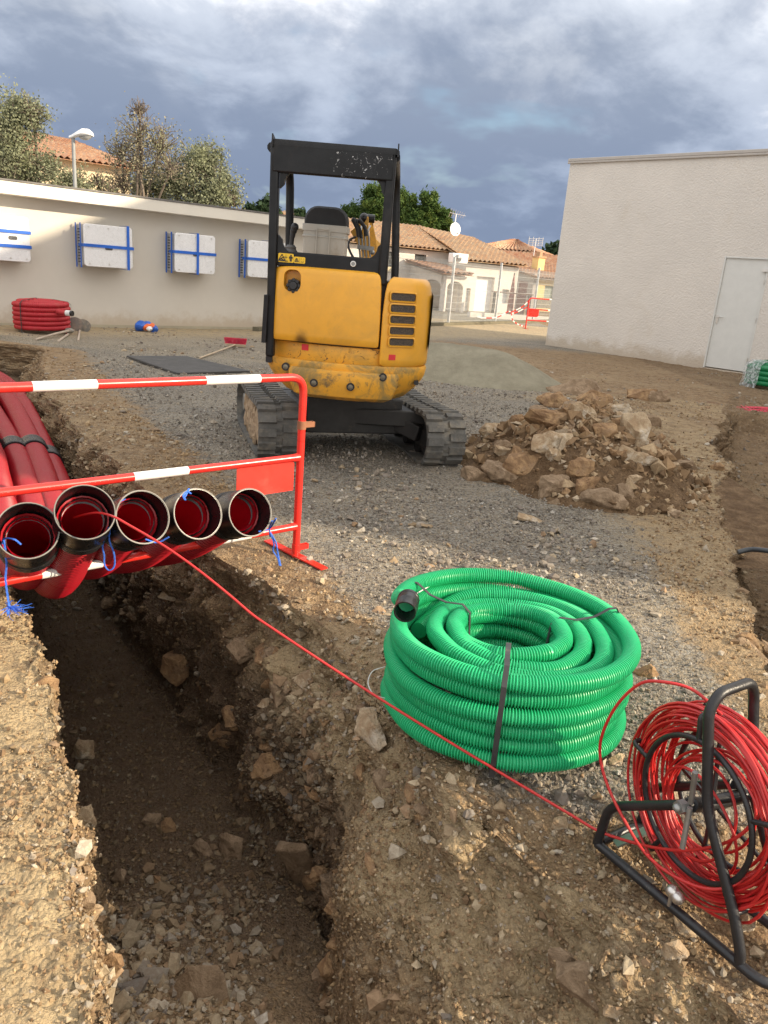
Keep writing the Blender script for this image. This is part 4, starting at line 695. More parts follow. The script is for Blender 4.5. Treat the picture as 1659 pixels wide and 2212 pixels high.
def excavator():
    C0 = np.array([-.38, 6.9, 0]); t = thing('mini_excavator', 'yellow tracked mini excavator with a black open canopy seen from behind', 'excavator', C0)
    XC, HW_ = -.375, .62
    def yr(x, y0=5.70, k=.30): return y0+k*((x-XC)/HW_)**2                # bulging tail
    def slab(b, x0, x1, levels, y0, k, depth, rl=.03, rr=.03, nx=16, back=None):
        # levels: (z, inset); plan outline with rounded corners, bulging to the rear
        rings = []
        for z, ins in levels:
            xs = np.linspace(x0+ins, x1-ins, nx); rear = [(x, yr(x, y0+ins*.9, k)) for x in xs]; o = []
            def corner(px, py, r, sx):                     # round the rear corners in plan
                return [(px-sx*(r-r*math.cos(q)), yr(px-sx*(r-r*math.cos(q)), y0+ins*.9, k)+r-r*math.sin(q)) for q in np.linspace(0, math.pi/2, 6)]
            L = corner(x0+ins, yr(x0+ins, y0+ins*.9, k), rl, -1); Rr = corner(x1-ins, yr(x1-ins, y0+ins*.9, k), rr, 1)[::-1]
            mid = [(x, y) for x, y in rear if x0+ins+rl < x < x1-ins-rr]
            # pull the middle so that it stays smooth
            o = L+mid+Rr+[(x1-ins, y0+depth), (x0+ins, y0+depth)]
            rings.append([(x, y, z) for x, y in o])
        # equal counts
        m = min(len(r) for r in rings); rings = [r if len(r) == m else r[:6]+[r[6+int(i*(len(r)-14)/(m-14))] for i in range(m-14)]+r[-8:] for r in rings]; b.loft(rings)
    # counterweight
    b = MB(); slab(b, -1.0, .235, [(.605, .19), (.625, .15), (.70, .075), (.76, .03), (.80, .01), (.855, .0), (.875, .008)], 5.70, .22, 1.0, .10, .16); cw = b.build('counterweight', M_YCW, t, smooth=38)
    # bumper skirt standing proud over the middle
    b = MB(); slab(b, -.80, .03, [(.60, .10), (.63, .045), (.72, .01), (.80, .0), (.825, .01)], 5.675, .18, .5, .02, .02); b.build('bumper_plate', M_YCW, cw, smooth=38)
    def yat(x): return yr(x, 5.675, .18)
    for px, py in ((617, 792), (678, 827), (757, 836), (827, 815)):
        p = at(px, py, 5.8); y = yat(p[0]); p = at(px, py, y); q = MB(); q.cyl((p[0], y+.02, p[2]), (p[0], y-.004, p[2]), .030, 18); q.build('bolt_recess', M_BLACKP, cw, smooth=40); q = MB(); q.cyl((p[0], y+.02, p[2]), (p[0], y-.010, p[2]), .019, 12); q.ball((p[0], y-.008, p[2]), .018, 12, 6, (1, .4, 1)); q.build('bolt', M_BOLT, cw, smooth=40)
    for px, py, s in ((581, 776, .025), (881, 805, .022), (899, 827, .017)):
        p = at(px, py, 5.86); y = yr(p[0], 5.70, .22)+(.035 if px > 800 else -.004); p = at(px, py, y); q = MB(); q.loft([[(p[0]+x, yy, p[2]+z) for x, z in rrect(2*s, 2*s, s*.45, 4)] for yy in (y-.004, y+.09)]); q.build('tie_hole', M_BLACKP, cw)
    # band
    b = MB(); slab(b, -.955, -.105, [(.868, .006), (.88, .0), (.985, .0), (.995, .006)], 5.745, .20, .8, .03, .01); b.build('rear_band', M_YBAND, t, smooth=38)
    b = MB(); slab(b, -.95, .21, [(.80, .0), (1.48, .0)], 5.80, .20, .8, .02, .1); b.build('inner_frame', M_BLACKP, t)
    # hood with its recessed filler
    b = MB(); slab(b, -.955, -.140, [(1.008, .010), (1.018, .002), (1.06, .0), (1.22, .002), (1.42, .010), (1.49, .018), (1.515, .028), (1.530, .045), (1.536, .07)], 5.715, .09, .75, .05, .012); hood = b.build('hood', M_YBODY, t, smooth=45)
    pk = at(631, 607, 5.77); cut = MB(); cut.loft([[(pk[0]+x*s, yy, pk[2]+.005+z*s) for x, z in rrect(.125, .150, .05, 6)] for yy, s in ((5.6, 1.12), (5.745, 1.05), (5.86, .86))]); co = cut.build('cutter', M_YBODY)
    md = hood.modifiers.new('pocket', 'BOOLEAN'); md.operation = 'DIFFERENCE'; md.object = co; md.solver = 'EXACT'; bpy.context.view_layer.update(); dg = bpy.context.evaluated_depsgraph_get(); me = bpy.data.meshes.new_from_object(hood.evaluated_get(dg)); hood.modifiers.clear(); hood.data = me; bpy.data.objects.remove(co); shade(me, 38)
    q = MB(); c = at(634, 617, 5.77); q.cyl((c[0], 5.87, c[2]), (c[0], 5.765, c[2]), .046, 24); q.cyl((c[0], 5.77, c[2]), (c[0], 5.738, c[2]), .028, 16)
    for k in range(8): a_ = k*math.pi/4; q.cyl((c[0]+.040*math.cos(a_), 5.80, c[2]+.040*math.sin(a_)), (c[0]+.040*math.cos(a_), 5.755, c[2]+.040*math.sin(a_)), .013, 8)
    q.build('filler_cap', M_BLACKP, t, smooth=35, bevel=.004)
    # shallow pressed line and the raised strip on the hood's top
    q = MB(); c = at(757, 584, 5.95); q.loft([[(c[0]+math.cos(x)*.20*k, c[1]+math.sin(x)*.16*k, 1.515+h) for x in np.linspace(0, 2*math.pi, 32, endpoint=False)] for k, h in ((1, 0), (.92, .018), (.8, .03), (.5, .036))]); q.build('hood_dome', M_YBODY, hood, smooth=60)
    q = MB(); q.loft([[(c[0]-.01+math.cos(x)*.045, c[1]-.09+math.sin(x)*.03, h) for x in np.linspace(0, 2*math.pi, 20, endpoint=False)] for h in (1.535, 1.5505)]); q.build('lifting_hole', M_BLACKP, hood)
    q = MB(); p = at(716, 579, 5.9); q.tube(spline([p+np.array([-.05, 0, 0]), p+np.array([0, -.01, .02]), p+np.array([.04, -.02, .03]), p+np.array([.05, -.02, .012]), p+np.array([-.0, -.01, .004])], 5), .006, 6); q.build('latch', M_BLACKP, hood)
    # engine cover at the right with its five vents
    b = MB(); slab(b, -.128, .235, [(.875, .02), (.89, .004), (.93, .0), (1.25, .0), (1.40, .008), (1.46, .018), (1.495, .035), (1.512, .055)], 5.685, .26, .85, .018, .13); cov = b.build('engine_cover', M_YBODY, t, smooth=45)
    def yc(x): return yr(x, 5.685, .26)
    for k, py in enumerate((642, 667, 691, 715, 739)):
        xm = (872-k*1.1); p = at(xm, py, 5.80); y = yc(p[0]); p = at(xm, py, y)
        def face(w, h, r, off): return [(p[0]+x, yc(p[0]+x)-off, p[2]+z+x*.0) for x, z in rrect(w, h, r, 4)]
        q = MB(); q.loft([face(.172, .048, .012, .012), face(.172, .048, .012, -.02)]); q.build('vent_grille', M_GRILLE, cov)
        q = MB(); o = [face(.20, .078, .02, .001), face(.196, .074, .019, .016), face(.182, .056, .014, .018), face(.176, .051, .012, .004)]; n_ = len(o[0]); q.loft(o, caps=False); q.build('vent_rim', M_YBODY, cov, smooth=50)
    # dark decal wrapping the side
    q = MB(); q.add([(.2385, y, z) for y, z in ((5.98, 1.40), (6.5, 1.42), (6.5, 1.12), (5.98, 1.0))], [(0, 1, 2, 3)]); q.add([(.2365, y, z) for y, z in ((5.98, 1.40), (6.5, 1.42), (6.5, 1.12), (5.98, 1.0))], [(3, 2, 1, 0)]); q.build('side_decal', M_BLACKP, cov)
    for px, py, yy, w, h, m, nm in ((659, 750, lambda x: yr(x, 5.745, .20), .052, .045, M_REDST, 'red_sticker'), (847, 772, yc, .050, .040, M_REDST, 'red_sticker'), (606, 609, lambda x: yr(x, 5.715, .16), .024, .045, M_WST, 'label')):
        p = at(px, py, 5.8); y = yy(p[0]); p = at(px, py, y); q = MB(); q.loft([[(p[0]+x, yy(p[0]+x)-o-(.008 if nm == 'label' else 0), p[2]+z) for x, z in rrect(w, h, .002, 2)] for o in (.0035, .0)]); q.build(nm, m, t)
    # canopy: rear frame
    Yr = 5.80; b = MB(); L0, L1 = at(594, 325, Yr), at(585, 745, Yr); zt = 2.335
    def post(b, xa, xb, y, w, d, z0, z1): b.hexa([(xa-w/2, y, z0), (xa+w/2, y, z0), (xa+w/2, y+d, z0), (xa-w/2, y+d, z0), (xb-w/2, y, z1), (xb+w/2, y, z1), (xb+w/2, y+d, z1), (xb-w/2, y+d, z1)])
    xl, xr = -.935, -.150
    post(b, xl-.01, xl-.02, Yr-.02, .062, .09, .875, zt+.01); b.build('canopy_post', M_CANOPY, t, bevel=.016, seg=3)
    b = MB(); post(b, xr+.0, xr+.005, Yr-.02, .066, .09, 1.45, zt+.01); b.build('canopy_post', M_CANOPY, t, bevel=.016, seg=3)
    for px, top, bot in ((626, 372, 560), (857, 372, 570)):
        p0, p1 = at(px-2, bot, 6.75), at(px, top, 6.75); b = MB(); b.tube(rounded([(p0[0], 6.75, 1.2), (p0[0]+.003, 6.75, 1.5), (p1[0], 6.78, 2.29), (p1[0], 6.3, 2.305), (p1[0], 5.85, 2.31)], .22, 6), .034, 10); b.build('canopy_post', M_CANOPY, t, smooth=50)
    b = MB(); post(b, (xl+xr)/2-.005, (xl+xr)/2-.01, Yr-.024, xr-xl+.06, .05, 2.145, zt+.012); b.build('canopy_header', M_HEAD, t, bevel=.012)
    for sx, xx in ((1, xl+.02), (-1, xr-.02)):                                      # corner fillets of the rear window
        for zc, sz in ((2.165, -1), (1.62, 1)):
            pts = [(xx, zc), (xx+sx*.12, zc)]+[(xx+sx*(.12-.09*math.sin(q))if False else xx+sx*(.03+.09*(1-math.sin(q))), zc+sz*(.09*(1-math.cos(q)))) for q in np.linspace(0, math.pi/2, 6)]+[(xx, zc+sz*.12)]
            b = MB(); b.prism([(x, Yr+.003, z) for x, z in pts], (0, .045, 0)); b.build('window_corner', M_CANOPY, t)
    b = MB(); post(b, (xl+xr)/2, (xl+xr)/2, Yr+.002, xr-xl-.04, .05, 1.525, 1.63); b.build('rear_panel', M_CANOPY, t, bevel=.01)
    b = MB(); rings = []
    for y, z, wx in ((5.775, 2.345, 0), (5.78, 2.356, .0), (5.82, 2.362, .0), (6.3, 2.362, .0), (6.75, 2.35, .0), (6.86, 2.32, .02)):
        rings.append([(xl-.045+wx, y, z-.03), (xr+.055-wx, y, z-.03), (xr+.055-wx, y, z-.015), (xr+.03-wx, y, z), (xl-.02+wx, y, z), (xl-.045+wx, y, z-.015)])
    b.loft(rings); b.build('canopy_roof', M_CANOPY, t, smooth=30); b = MB()
    for xx in (xl-.035, xr+.045): b.prism([(xx-.004, 5.75, 2.30), (xx-.004, 5.76, 2.385), (xx-.004, 5.85, 2.37), (xx-.004, 5.85, 2.31)], (.009, 0, 0))
    b.build('roof_lug', M_CANOPY, t); b = MB(); b.beam((-.98, 6.72, 2.30), (-.12, 6.72, 2.32), .05, .05); b.build('front_rail', M_CANOPY, t, bevel=.008)
    for px, py in ((665, 330), (763, 570)):
        p = at(px, py, Yr-.003); q = MB(); q.cyl((p[0], Yr-.012, p[2]), (p[0], Yr+.01, p[2]), .013, 12); q.build('bolt', M_STEEL, t)
        if px > 700:
            q = MB(); q.tube([(p[0]+.017*math.cos(x), Yr-.008, p[2]+.017*math.sin(x)) for x in np.linspace(0, 2*math.pi, 14, endpoint=False)], .004, 6, closed=True); q.build('washer', M_WST, t)
    q = MB(); q.beam((xl-.05, 5.86, .98), (xl-.04, 5.86, 1.32), .25, .03); q.build('side_guard', M_CANOPY, t)
    # warning stickers with triangle and figure
    def sticker(x0, y0, x1, y1, kind):
        p, p2 = at(x0, y0, Yr-.004), at(x1, y1, Yr-.004); w, h = p2[0]-p[0], p[2]-p2[2]; yb = Yr-.002; s = MB(); s.loft([[(p[0]+w/2+a_, y, p2[2]+h/2+c_) for a_, c_ in rrect(w, h, .008, 4)] for y in (yb-.004, yb)]); so = s.build('warning_sticker', M_STICK, t); k = MB(); yk = yb-.006
        def tri(cx, cz, r, th):
            o = [(cx+r*math.cos(a_), cz+r*math.sin(a_)) for a_ in (math.pi/2, math.pi*7/6, math.pi*11/6)]
            for i in range(3): a_, b_ = o[i], o[(i+1) % 3]; k.beam((a_[0], yk, a_[1]), (b_[0], yk, b_[1]), .003, th, (0, 0.001, 1) if abs(a_[1]-b_[1]) < .001 else (0, 0, 1))
        if kind:
            cx, cz = p[0]+w*.24, p2[2]+h*.45; tri(cx, cz, h*.42, .005); k.beam((cx-.02, yk, cz-.012), (cx+.012, yk, cz+.008), .003, .006); k.beam((cx-.005, yk, cz-.004), (cx+.02, yk, cz-.014), .003, .004); k.beam((cx-.03, yk, cz-h*.3), (cx+.045, yk, cz-h*.3), .003, .005)
            fx, fz = p[0]+w*.82, p2[2]+h*.5; k.ball((fx, yk, fz+h*.30), .006, 8, 5, (1, .3, 1)); k.box((fx-.008, yk-.0015, fz-h*.02), (fx+.008, yk+.0015, fz+h*.2)); k.box((fx-.007, yk-.0015, fz-h*.36), (fx-.001, yk+.0015, fz-h*.02)); k.box((fx+.001, yk-.0015, fz-h*.36), (fx+.007, yk+.0015, fz-h*.02)); k.box((fx-.013, yk-.0015, fz-h*.04), (fx-.009, yk+.0015, fz+h*.18)); k.box((fx+.009, yk-.0015, fz-h*.04), (fx+.013, yk+.0015, fz+h*.18)); k.beam((fx-.05, yk, fz+.005), (fx-.025, yk, fz+.005), .003, .004)
            k.box((p[0]+w*.49, yk-.001, p2[2]+.004), (p[0]+w*.50, yk+.001, p2[2]+h-.004))
        else:
            tri(p[0]+w*.25, p2[2]+h*.44, h*.36, .004); k.box((p[0]+w*.25-.002, yk-.001, p2[2]+h*.36), (p[0]+w*.25+.002, yk+.001, p2[2]+h*.58)); k.box((p[0]+w*.25-.002, yk-.001, p2[2]+h*.27), (p[0]+w*.25+.002, yk+.001, p2[2]+h*.32)); k.box((p[0]+w*.5, yk-.001, p2[2]+.004), (p[0]+w*.51, yk+.001, p2[2]+h-.004))
            for u in (.64, .84): k.box((p[0]+w*u, yk-.001, p2[2]+h*.68), (p[0]+w*(u+.05), yk+.001, p2[2]+h*.76))
            k.box((p[0]+w*.66, yk-.001, p2[2]+h*.2), (p[0]+w*.86, yk+.001, p2[2]+h*.24)); k.box((p[0]+w*.66, yk-.001, p2[2]+h*.24), (p[0]+w*.68, yk+.001, p2[2]+h*.4)); k.box((p[0]+w*.84, yk-.001, p2[2]+h*.24), (p[0]+w*.86, yk+.001, p2[2]+h*.4))
        k.build('pictogram', M_BLACKP, so)
    sticker(601.5, 546, 634, 568, 1); sticker(635, 554, 659, 570, 0)
    # seat, lever, console
    q = MB(); c = at(706, 492, 6.75); q.loft([[(c[0]+x*k, y, c[2]-.02+z*k) for x, z in rrect(.36, .36, .11, 6)] for y, k in ((6.66, .9), (6.70, 1.), (6.78, 1.), (6.82, .93))]); q.build('seat_back', M_BLACKR, t, smooth=50); q = MB(); q.box((c[0]-.2, 6.85, 1.38), (c[0]+.2, 7.2, 1.5)); q.build('seat_cushion', M_BLACKR, t, bevel=.04)
    q = MB(); q.tube(spline([at(628, 545, 6.5), at(631, 515, 6.5), at(634, 500, 6.5), at(637, 490, 6.5)], 4), [.018]*5+[.022]*3+[.027]*3+[.032, .03], 10); q.ball(at(637, 490, 6.5), .031); q.build('control_lever', M_BLACKP, t, smooth=60); q = MB(); p = at(628, 543, 6.5); q.loft([[(p[0]+.0+r*math.cos(x), p[1]+r*math.sin(x), p[2]+h) for x in np.linspace(0, 2*math.pi, 14, endpoint=False)] for r, h in ((.055, -.1), (.055, -.0), (.04, .02), (.045, .03), (.028, .05))]); q.build('lever_boot', paint('grey rubber boot', (.12, .12, .12), .7), t, smooth=40)
    q = MB(); q.box((-.93, 6.0, .9), (.2, 7.4, 1.33)); q.build('cab_floor', M_FRAMEB, t)
    # boom foot, pin, hoses and pipes to the right of the seat
    YB = 7.0; mb = worn_yellow('dusty boom paint', .64, .45)
    for pa in ([(788, 555), (768, 520), (757, 500), (775, 484), (788, 480), (792, 468), (796, 468), (797, 560)],):
        q = MB(); q.prism([at(x, y, YB+.12) for x, y in pa], (0, .03, 0)); q.prism([at(x, y, YB+.3) for x, y in ((800, 560), (798, 480), (799, 468), (805, 468), (806, 485), (813, 520), (815, 560))], (0, .03, 0)); q.build('boom', mb, t, bevel=.004)
    q = MB(); p = at(797, 472, YB+.2); q.cyl((p[0]-.02, p[1], p[2]), (p[0]+.05, p[1], p[2]), .036, 18); q.ball((p[0]-.04, p[1]-.05, p[2]-.0), .04); q.build('boom_pin', M_BLACKP, t, smooth=40)
    for k, x in enumerate((776, 783, 790, 798)):
        q = MB(); q.tube(spline([at(x+2, 556, YB), at(x, 535, YB), at(x-1, 515, YB), at(x-3, 500, YB), at(x-4+k*2, 488, YB+.05)], 4), .008, 8); q.build('hydraulic_pipe', M_STEEL, t, smooth=60)
    for x, pts in ((0, [(774, 512), (772, 495), (766, 482), (764, 476)]), (1, [(791, 510), (788, 492), (780, 480), (777, 478)]), (2, [(780, 515), (779, 500), (772, 484), (770, 478)])):
        q = MB(); q.tube(spline([at(a_, b_, YB-.02) for a_, b_ in pts], 5), .017 if x < 2 else .012, 10); q.ball(at(*pts[-1], YB), .022); q.build('hose', M_BLACKR, t, smooth=60)
    q = MB(); a_, b_ = at(772, 533, YB-.03), at(808, 538, YB-.03); q.beam(a_, b_, .02, .035); q.build('pipe_clamp', M_STEEL, t); q = MB()
    for u in (.2, .5, .85): p = a_+(b_-a_)*u; q.cyl((p[0], p[1]-.02, p[2]), (p[0], p[1]-.005, p[2]), .012, 8)
    q.ball(a_+(b_-a_)*.93+np.array([0, -.02, -.03]), .02); q.build('bolt', M_STEEL, t)
    q = MB(); q.tube(spline([at(765, 560, YB-.1), at(757, 545, YB-.05), at(752, 530, YB), at(756, 518, YB+.05), at(768, 512, YB+.1)], 5), .010, 8); q.build('hose', M_BLACKR, t, smooth=60)
    q = MB(); q.tube([(-.3, 7.2, 1.2), (-.3, 7.45, 1.75), (-.3, 8.0, 1.78), (-.32, 8.7, 1.45)], [.1, .11, .1, .08], 4); q.tube([(-.32, 8.72, 1.5), (-.34, 8.75, .5)], [.08, .05], 4); q.build('dipper_arm', mb, t); q = MB(); q.prism([(-.55, 8.6, .5), (-.55, 8.95, .5), (-.55, 9.0, .15), (-.55, 8.75, .02), (-.55, 8.55, .15)], (.42, 0, 0)); q.build('bucket', M_FRAMEB, t)
    # undercarriage, turned against the upper body
    YAW = math.radians(17.5); fw = np.array([-math.sin(YAW), math.cos(YAW), 0]); sd = np.array([math.cos(YAW), math.sin(YAW), 0]); up = np.array([0, 0, 1.])
    q = MB(); q.cyl((XC, 6.75, .5), (XC, 6.75, .62), .36, 28); q.build('slew_ring', M_FRAMEB, t, smooth=40)
    rl, rr = G(598, 992), G(950, 1010); W_ = .335; Lh = 1.72; Ht = .45; r0 = .215
    def track(rear, side):
        o = rear-fw*.10; c0 = o+fw*r0; c1 = o+fw*(Lh-r0); n = 54; path = []
        lo, hi = .0, Ht; rad = Ht/2
        per = [(-1, a_) for a_ in np.linspace(-math.pi/2, math.pi/2, 11)]
        for a_ in np.linspace(-math.pi/2, -3*math.pi/2, 11): path.append(c0+fw*(rad*math.cos(a_))+up*(rad+rad*math.sin(a_)))
        path = path[::1]
        for u in np.linspace(0, 1, 18)[1:-1]: path.append(c0+(c1-c0)*u+up*(Ht-.02*math.sin(u*math.pi)))
        for a_ in np.linspace(math.pi/2, -math.pi/2, 11): path.append(c1+fw*(rad*math.cos(a_))+up*(rad+rad*math.sin(a_)))
        for u in np.linspace(1, 0, 18)[1:-1]: path.append(c0+(c1-c0)*u)
        P = np.array(path); mid = (c0+c1)/2+up*rad
        # resample evenly
        Pc = np.vstack([P, P[:1]]); d = np.r_[0, np.cumsum(np.linalg.norm(np.diff(Pc, axis=0), axis=1))]; N_ = 108; s = np.linspace(0, d[-1], N_, endpoint=False); Q = np.stack([np.interp(s, d, Pc[:, i]) for i in range(3)], 1); T = np.roll(Q, -1, 0)-np.roll(Q, 1, 0); T /= np.linalg.norm(T, axis=1)[:, None]; Nn = np.cross(T, sd); 
        if ((Q-mid)*Nn).sum() < 0: Nn = -Nn
        b = MB(); rings = []
        for i in range(N_): rings.append([Q[i]-sd*W_/2-Nn[i]*.035, Q[i]+sd*W_/2-Nn[i]*.035, Q[i]+sd*W_/2-Nn[i]*.012, Q[i]-sd*W_/2-Nn[i]*.012])
        b.loft(rings+[rings[0]], caps=False); tr = b.build('track_belt', M_TRACK, t)
        b = MB(); st = N_//36
        for k in range(36):
            for s_, ph in ((-1, 0), (1, 1)):
                i0 = k*st+ph; idx = [(i0+j) % N_ for j in range(3)]; e0, e1 = sorted((s_*.022, s_*(W_/2+.004))); p = []
                for lift in (-.015, .016):
                    sh = .006 if lift > 0 else 0; A_, B_ = Q[idx[0]]+T[idx[0]]*(.004+sh), Q[idx[2]]-T[idx[2]]*(.001+sh)
                    p += [A_+sd*(e0+sh)+Nn[idx[0]]*lift, A_+sd*(e1-sh)+Nn[idx[0]]*lift, B_+sd*(e1-sh)+Nn[idx[2]]*lift, B_+sd*(e0+sh)+Nn[idx[2]]*lift]
                b.hexa(p)
            i0 = (k*st+1) % N_; b.beam(Q[i0]-sd*.028-Nn[i0]*.004, Q[i0]+sd*.028-Nn[i0]*.004, .02, .02)
        b.build('track_lugs', M_TRACK, tr)
        b = MB(); b.prism([o+fw*.10-sd*.11+up*.13, o+fw*(Lh-.12)-sd*.11+up*.13, o+fw*(Lh-.12)-sd*.11+up*.3, o+fw*.6-sd*.11+up*.33, o+fw*.10-sd*.11+up*.26], sd*.22); b.build('track_frame', M_FRAMEB, t, bevel=.01)
        for c, r in ((c0, .165), (c1, .17)):
            b = MB(); b.cyl(c-sd*.10+up*rad, c+sd*.10+up*rad, r, 24); b.cyl(c-sd*.125+up*rad, c+sd*.125+up*rad, r*.5, 16); b.build('idler_wheel', M_STEEL if r > .167 else M_FRAMEB, t, smooth=40, bevel=.006)
        for u in (.3, .5, .7): b = MB(); c = o+fw*Lh*u; b.cyl(c-sd*.08+up*.1, c+sd*.08+up*.1, .065, 16); b.build('track_roller', M_FRAMEB, t, smooth=40)
        if side > 0: return o
        b = MB(); g_ = np.random.default_rng(3)
        for k in range(60): u = g_.uniform(.05, .7); b.ball(o+fw*Lh*u-sd*(W_/2-.05)+up*g_.uniform(.08, .34), .07, 9, 7, (.45, 1.2, g_.uniform(.8, 1.5)))
        V = np.array(b.v); b.v = [tuple(q) for q in V+.05*np.stack([fbm(V*np.array([16, 16, 7]), 3, 81), fbm(V*16+4, 3, 82), fbm(V*16+8, 3, 83)], -1)]
        b.build('caked_mud', M_MUD, tr, smooth=40)
        return o
    oL = track(rl, -1); oR = track(rr, 1); mid = (oL+oR)/2+fw*.75
    b = MB(); b.prism([oL+fw*.35+up*.28, oR+fw*.35+up*.28, oR+fw*1.15+up*.28, oL+fw*1.15+up*.28], up*.0+np.array([0, 0, .14])); b.loft([[mid+sd*.42*x+fw*.4*y+up*z for x, y in ((-1, -1), (1, -1), (1, 1), (-1, 1))] for z in (.2, .5)]); 
    for s_, oo in ((-1, oL), (1, oR)): b.beam(mid-fw*.1+sd*s_*.2+up*.38, oo+fw*.35-sd*s_*.10+up*.24, .16, .14)
    b.build('undercarriage', M_FRAMEB, t, bevel=.012)
    b = MB(); pl = mid+fw*1.05; b.prism([pl-sd*.7+up*.03, pl-sd*.7-fw*.04+up*.34, pl-sd*.7+fw*.06+up*.34, pl-sd*.7+fw*.03+up*.03], sd*1.4); b.build('dozer_blade', M_FRAMEB, t)
    # crate standing on the deck behind the seat
    Yc = 6.25; x0, x1 = at(652, 555, Yc)[0]-.0, at(745, 555, Yc)[0]; zt_ = at(700, 489, Yc)[2]; zb = 1.335; m = paint('dirty grey plastic', (.42, .41, .375), .55, .06, dirt=(.27, .23, .17), dirt_amt=(.5, .78), dscale=6)
    k = thing('plastic_crate', 'dirty light grey plastic crate standing behind the excavator seat', 'crate', ((x0+x1)/2, Yc, zb)); b = MB(); xc, w = (x0+x1)/2, x1-x0; rings = [[(xc+x*s, Yc+.14+y*s, z) for x, y in rrect(w, .28, .02, 3)] for z, s in ((zb, .93), (zt_, 1.)) ]; rings += [[(xc+x*.95, Yc+.14+y*.95, z) for x, y in rrect(w, .28, .02, 3)] for z in (zt_, zb+.05)]; b.loft(rings); b.build('box', m, k)
    b = MB()
    for z, h, e_ in ((zt_-.012, .05, .014), (zt_-.075, .012, .010)): b.loft([[(xc+x, Yc+.14+y, zz) for x, y in rrect(w+e_, .28+e_, .02, 3)] for zz in (z-h/2, z+h/2)]+[[(xc+x, Yc+.14+y, zz) for x, y in rrect(w-.02, .26, .02, 3)] for zz in (z+h/2, z-h/2)], caps=False)
    b.build('rim', m, k, bevel=.004); b = MB()
    for u in (-.18, .12): b.box((xc+w*u-.004, Yc-.018, zb), (xc+w*u+.004, Yc-.0, zt_-.02))
    b.build('rib', m, k); b = MB(); b.box((xc-w*.14, Yc-.016, zt_-.025), (xc+w*.10, Yc-.009, zt_-.005)); b.build('handle', m, k)
excavator()
# ------------------------------------------------------------------ ray against ground or heap
def hit(px, py, fn, t0=1.2, t1=20, n=500):
    d = ray(px, py); last = None
    for t in np.geomspace(t0, t1, n):
        p = CAM+d*t
        if p[2] < fn(p[0], p[1]): return p if last is None else (p+last)/2
        last = p
    return p
# ------------------------------------------------------------------ corrugated conduit
def resample(path, step):
    P = np.array(path, float); d = np.r_[0, np.cumsum(np.linalg.norm(np.diff(P, axis=0), axis=1))]; s = np.arange(0, d[-1], step); return np.stack([np.interp(s, d, P[:, i]) for i in range(3)], 1)
def corrugated(b, path, r, pitch, depth, n=12, caps=True):
    P = resample(path, pitch/4); k = np.arange(len(P)) % 4; b.tube(P, np.where(k == 0, r, np.where(k == 1, r, np.where(k == 2, r-depth, r-depth*.9))), n, caps=caps)
def plastic(name, col, rough, trans=0., dust=.25):
    t = NT(name); c = t.mix(t.math('MULTIPLY', t.ramp(t.noise(7, 8, .7), .5, .8), dust), col, DUST); t.fin(c, rough)
    if trans:
        tl = t.N('ShaderNodeBsdfTranslucent'); tl.inputs[0].default_value = col+(1,); m = t.N('ShaderNodeMixShader'); m.inputs[0].default_value = trans; t.L(t.b.outputs[0], m.inputs[1]); t.L(tl.outputs[0], m.inputs[2]); t.L(m.outputs[0], t.t.nodes['Material Output'].inputs[0])
    return t.m
M_GREEN = plastic('green corrugated polyethylene', (.022, .44, .185), .40, 0, .06); M_REDC = plastic('red corrugated polyethylene', (.31, .006, .014), .36, .10, .15); M_LINE = plastic('translucent red lining', (.70, .012, .035), .3, .5, .0); M_REDM = plastic('matt red conduit', (.40, .012, .022), .55, 0, .25); M_COUP = paint('black pipe socket', (.012, .012, .013), .28, .3, dirt=(.20, .16, .10), dirt_amt=(.6, .8), dscale=9); M_STRAP = paint('grey black strap', (.035, .035, .037), .55, .2, dirt=(.2, .17, .13)); M_RIM = paint('worn plastic rim', (.20, .19, .17), .6, .2); M_STRING = paint('white draw cord', (.66, .66, .66), .6)
def strap(b, c, ang, w, path, th=.0025):
    # path: (radius, height) loop in the radial plane at angle ang
    d = np.array([math.cos(ang), math.sin(ang), 0]); s = np.array([-d[1], d[0], 0]); P = [c+d*r+np.array([0, 0, z]) for r, z in path]; m = len(P); ctr = sum(P)/m; vs = []
    for p in P:
        o = unit(p-ctr)*th; vs += [p-s*w/2, p+s*w/2, p+s*w/2+o, p-s*w/2+o]
    fs = []
    for i in range(m):
        for j in range(4): fs.append((i*4+j, i*4+(j+1) % 4, ((i+1) % m)*4+(j+1) % 4, ((i+1) % m)*4+j))
    b.add(vs, fs)
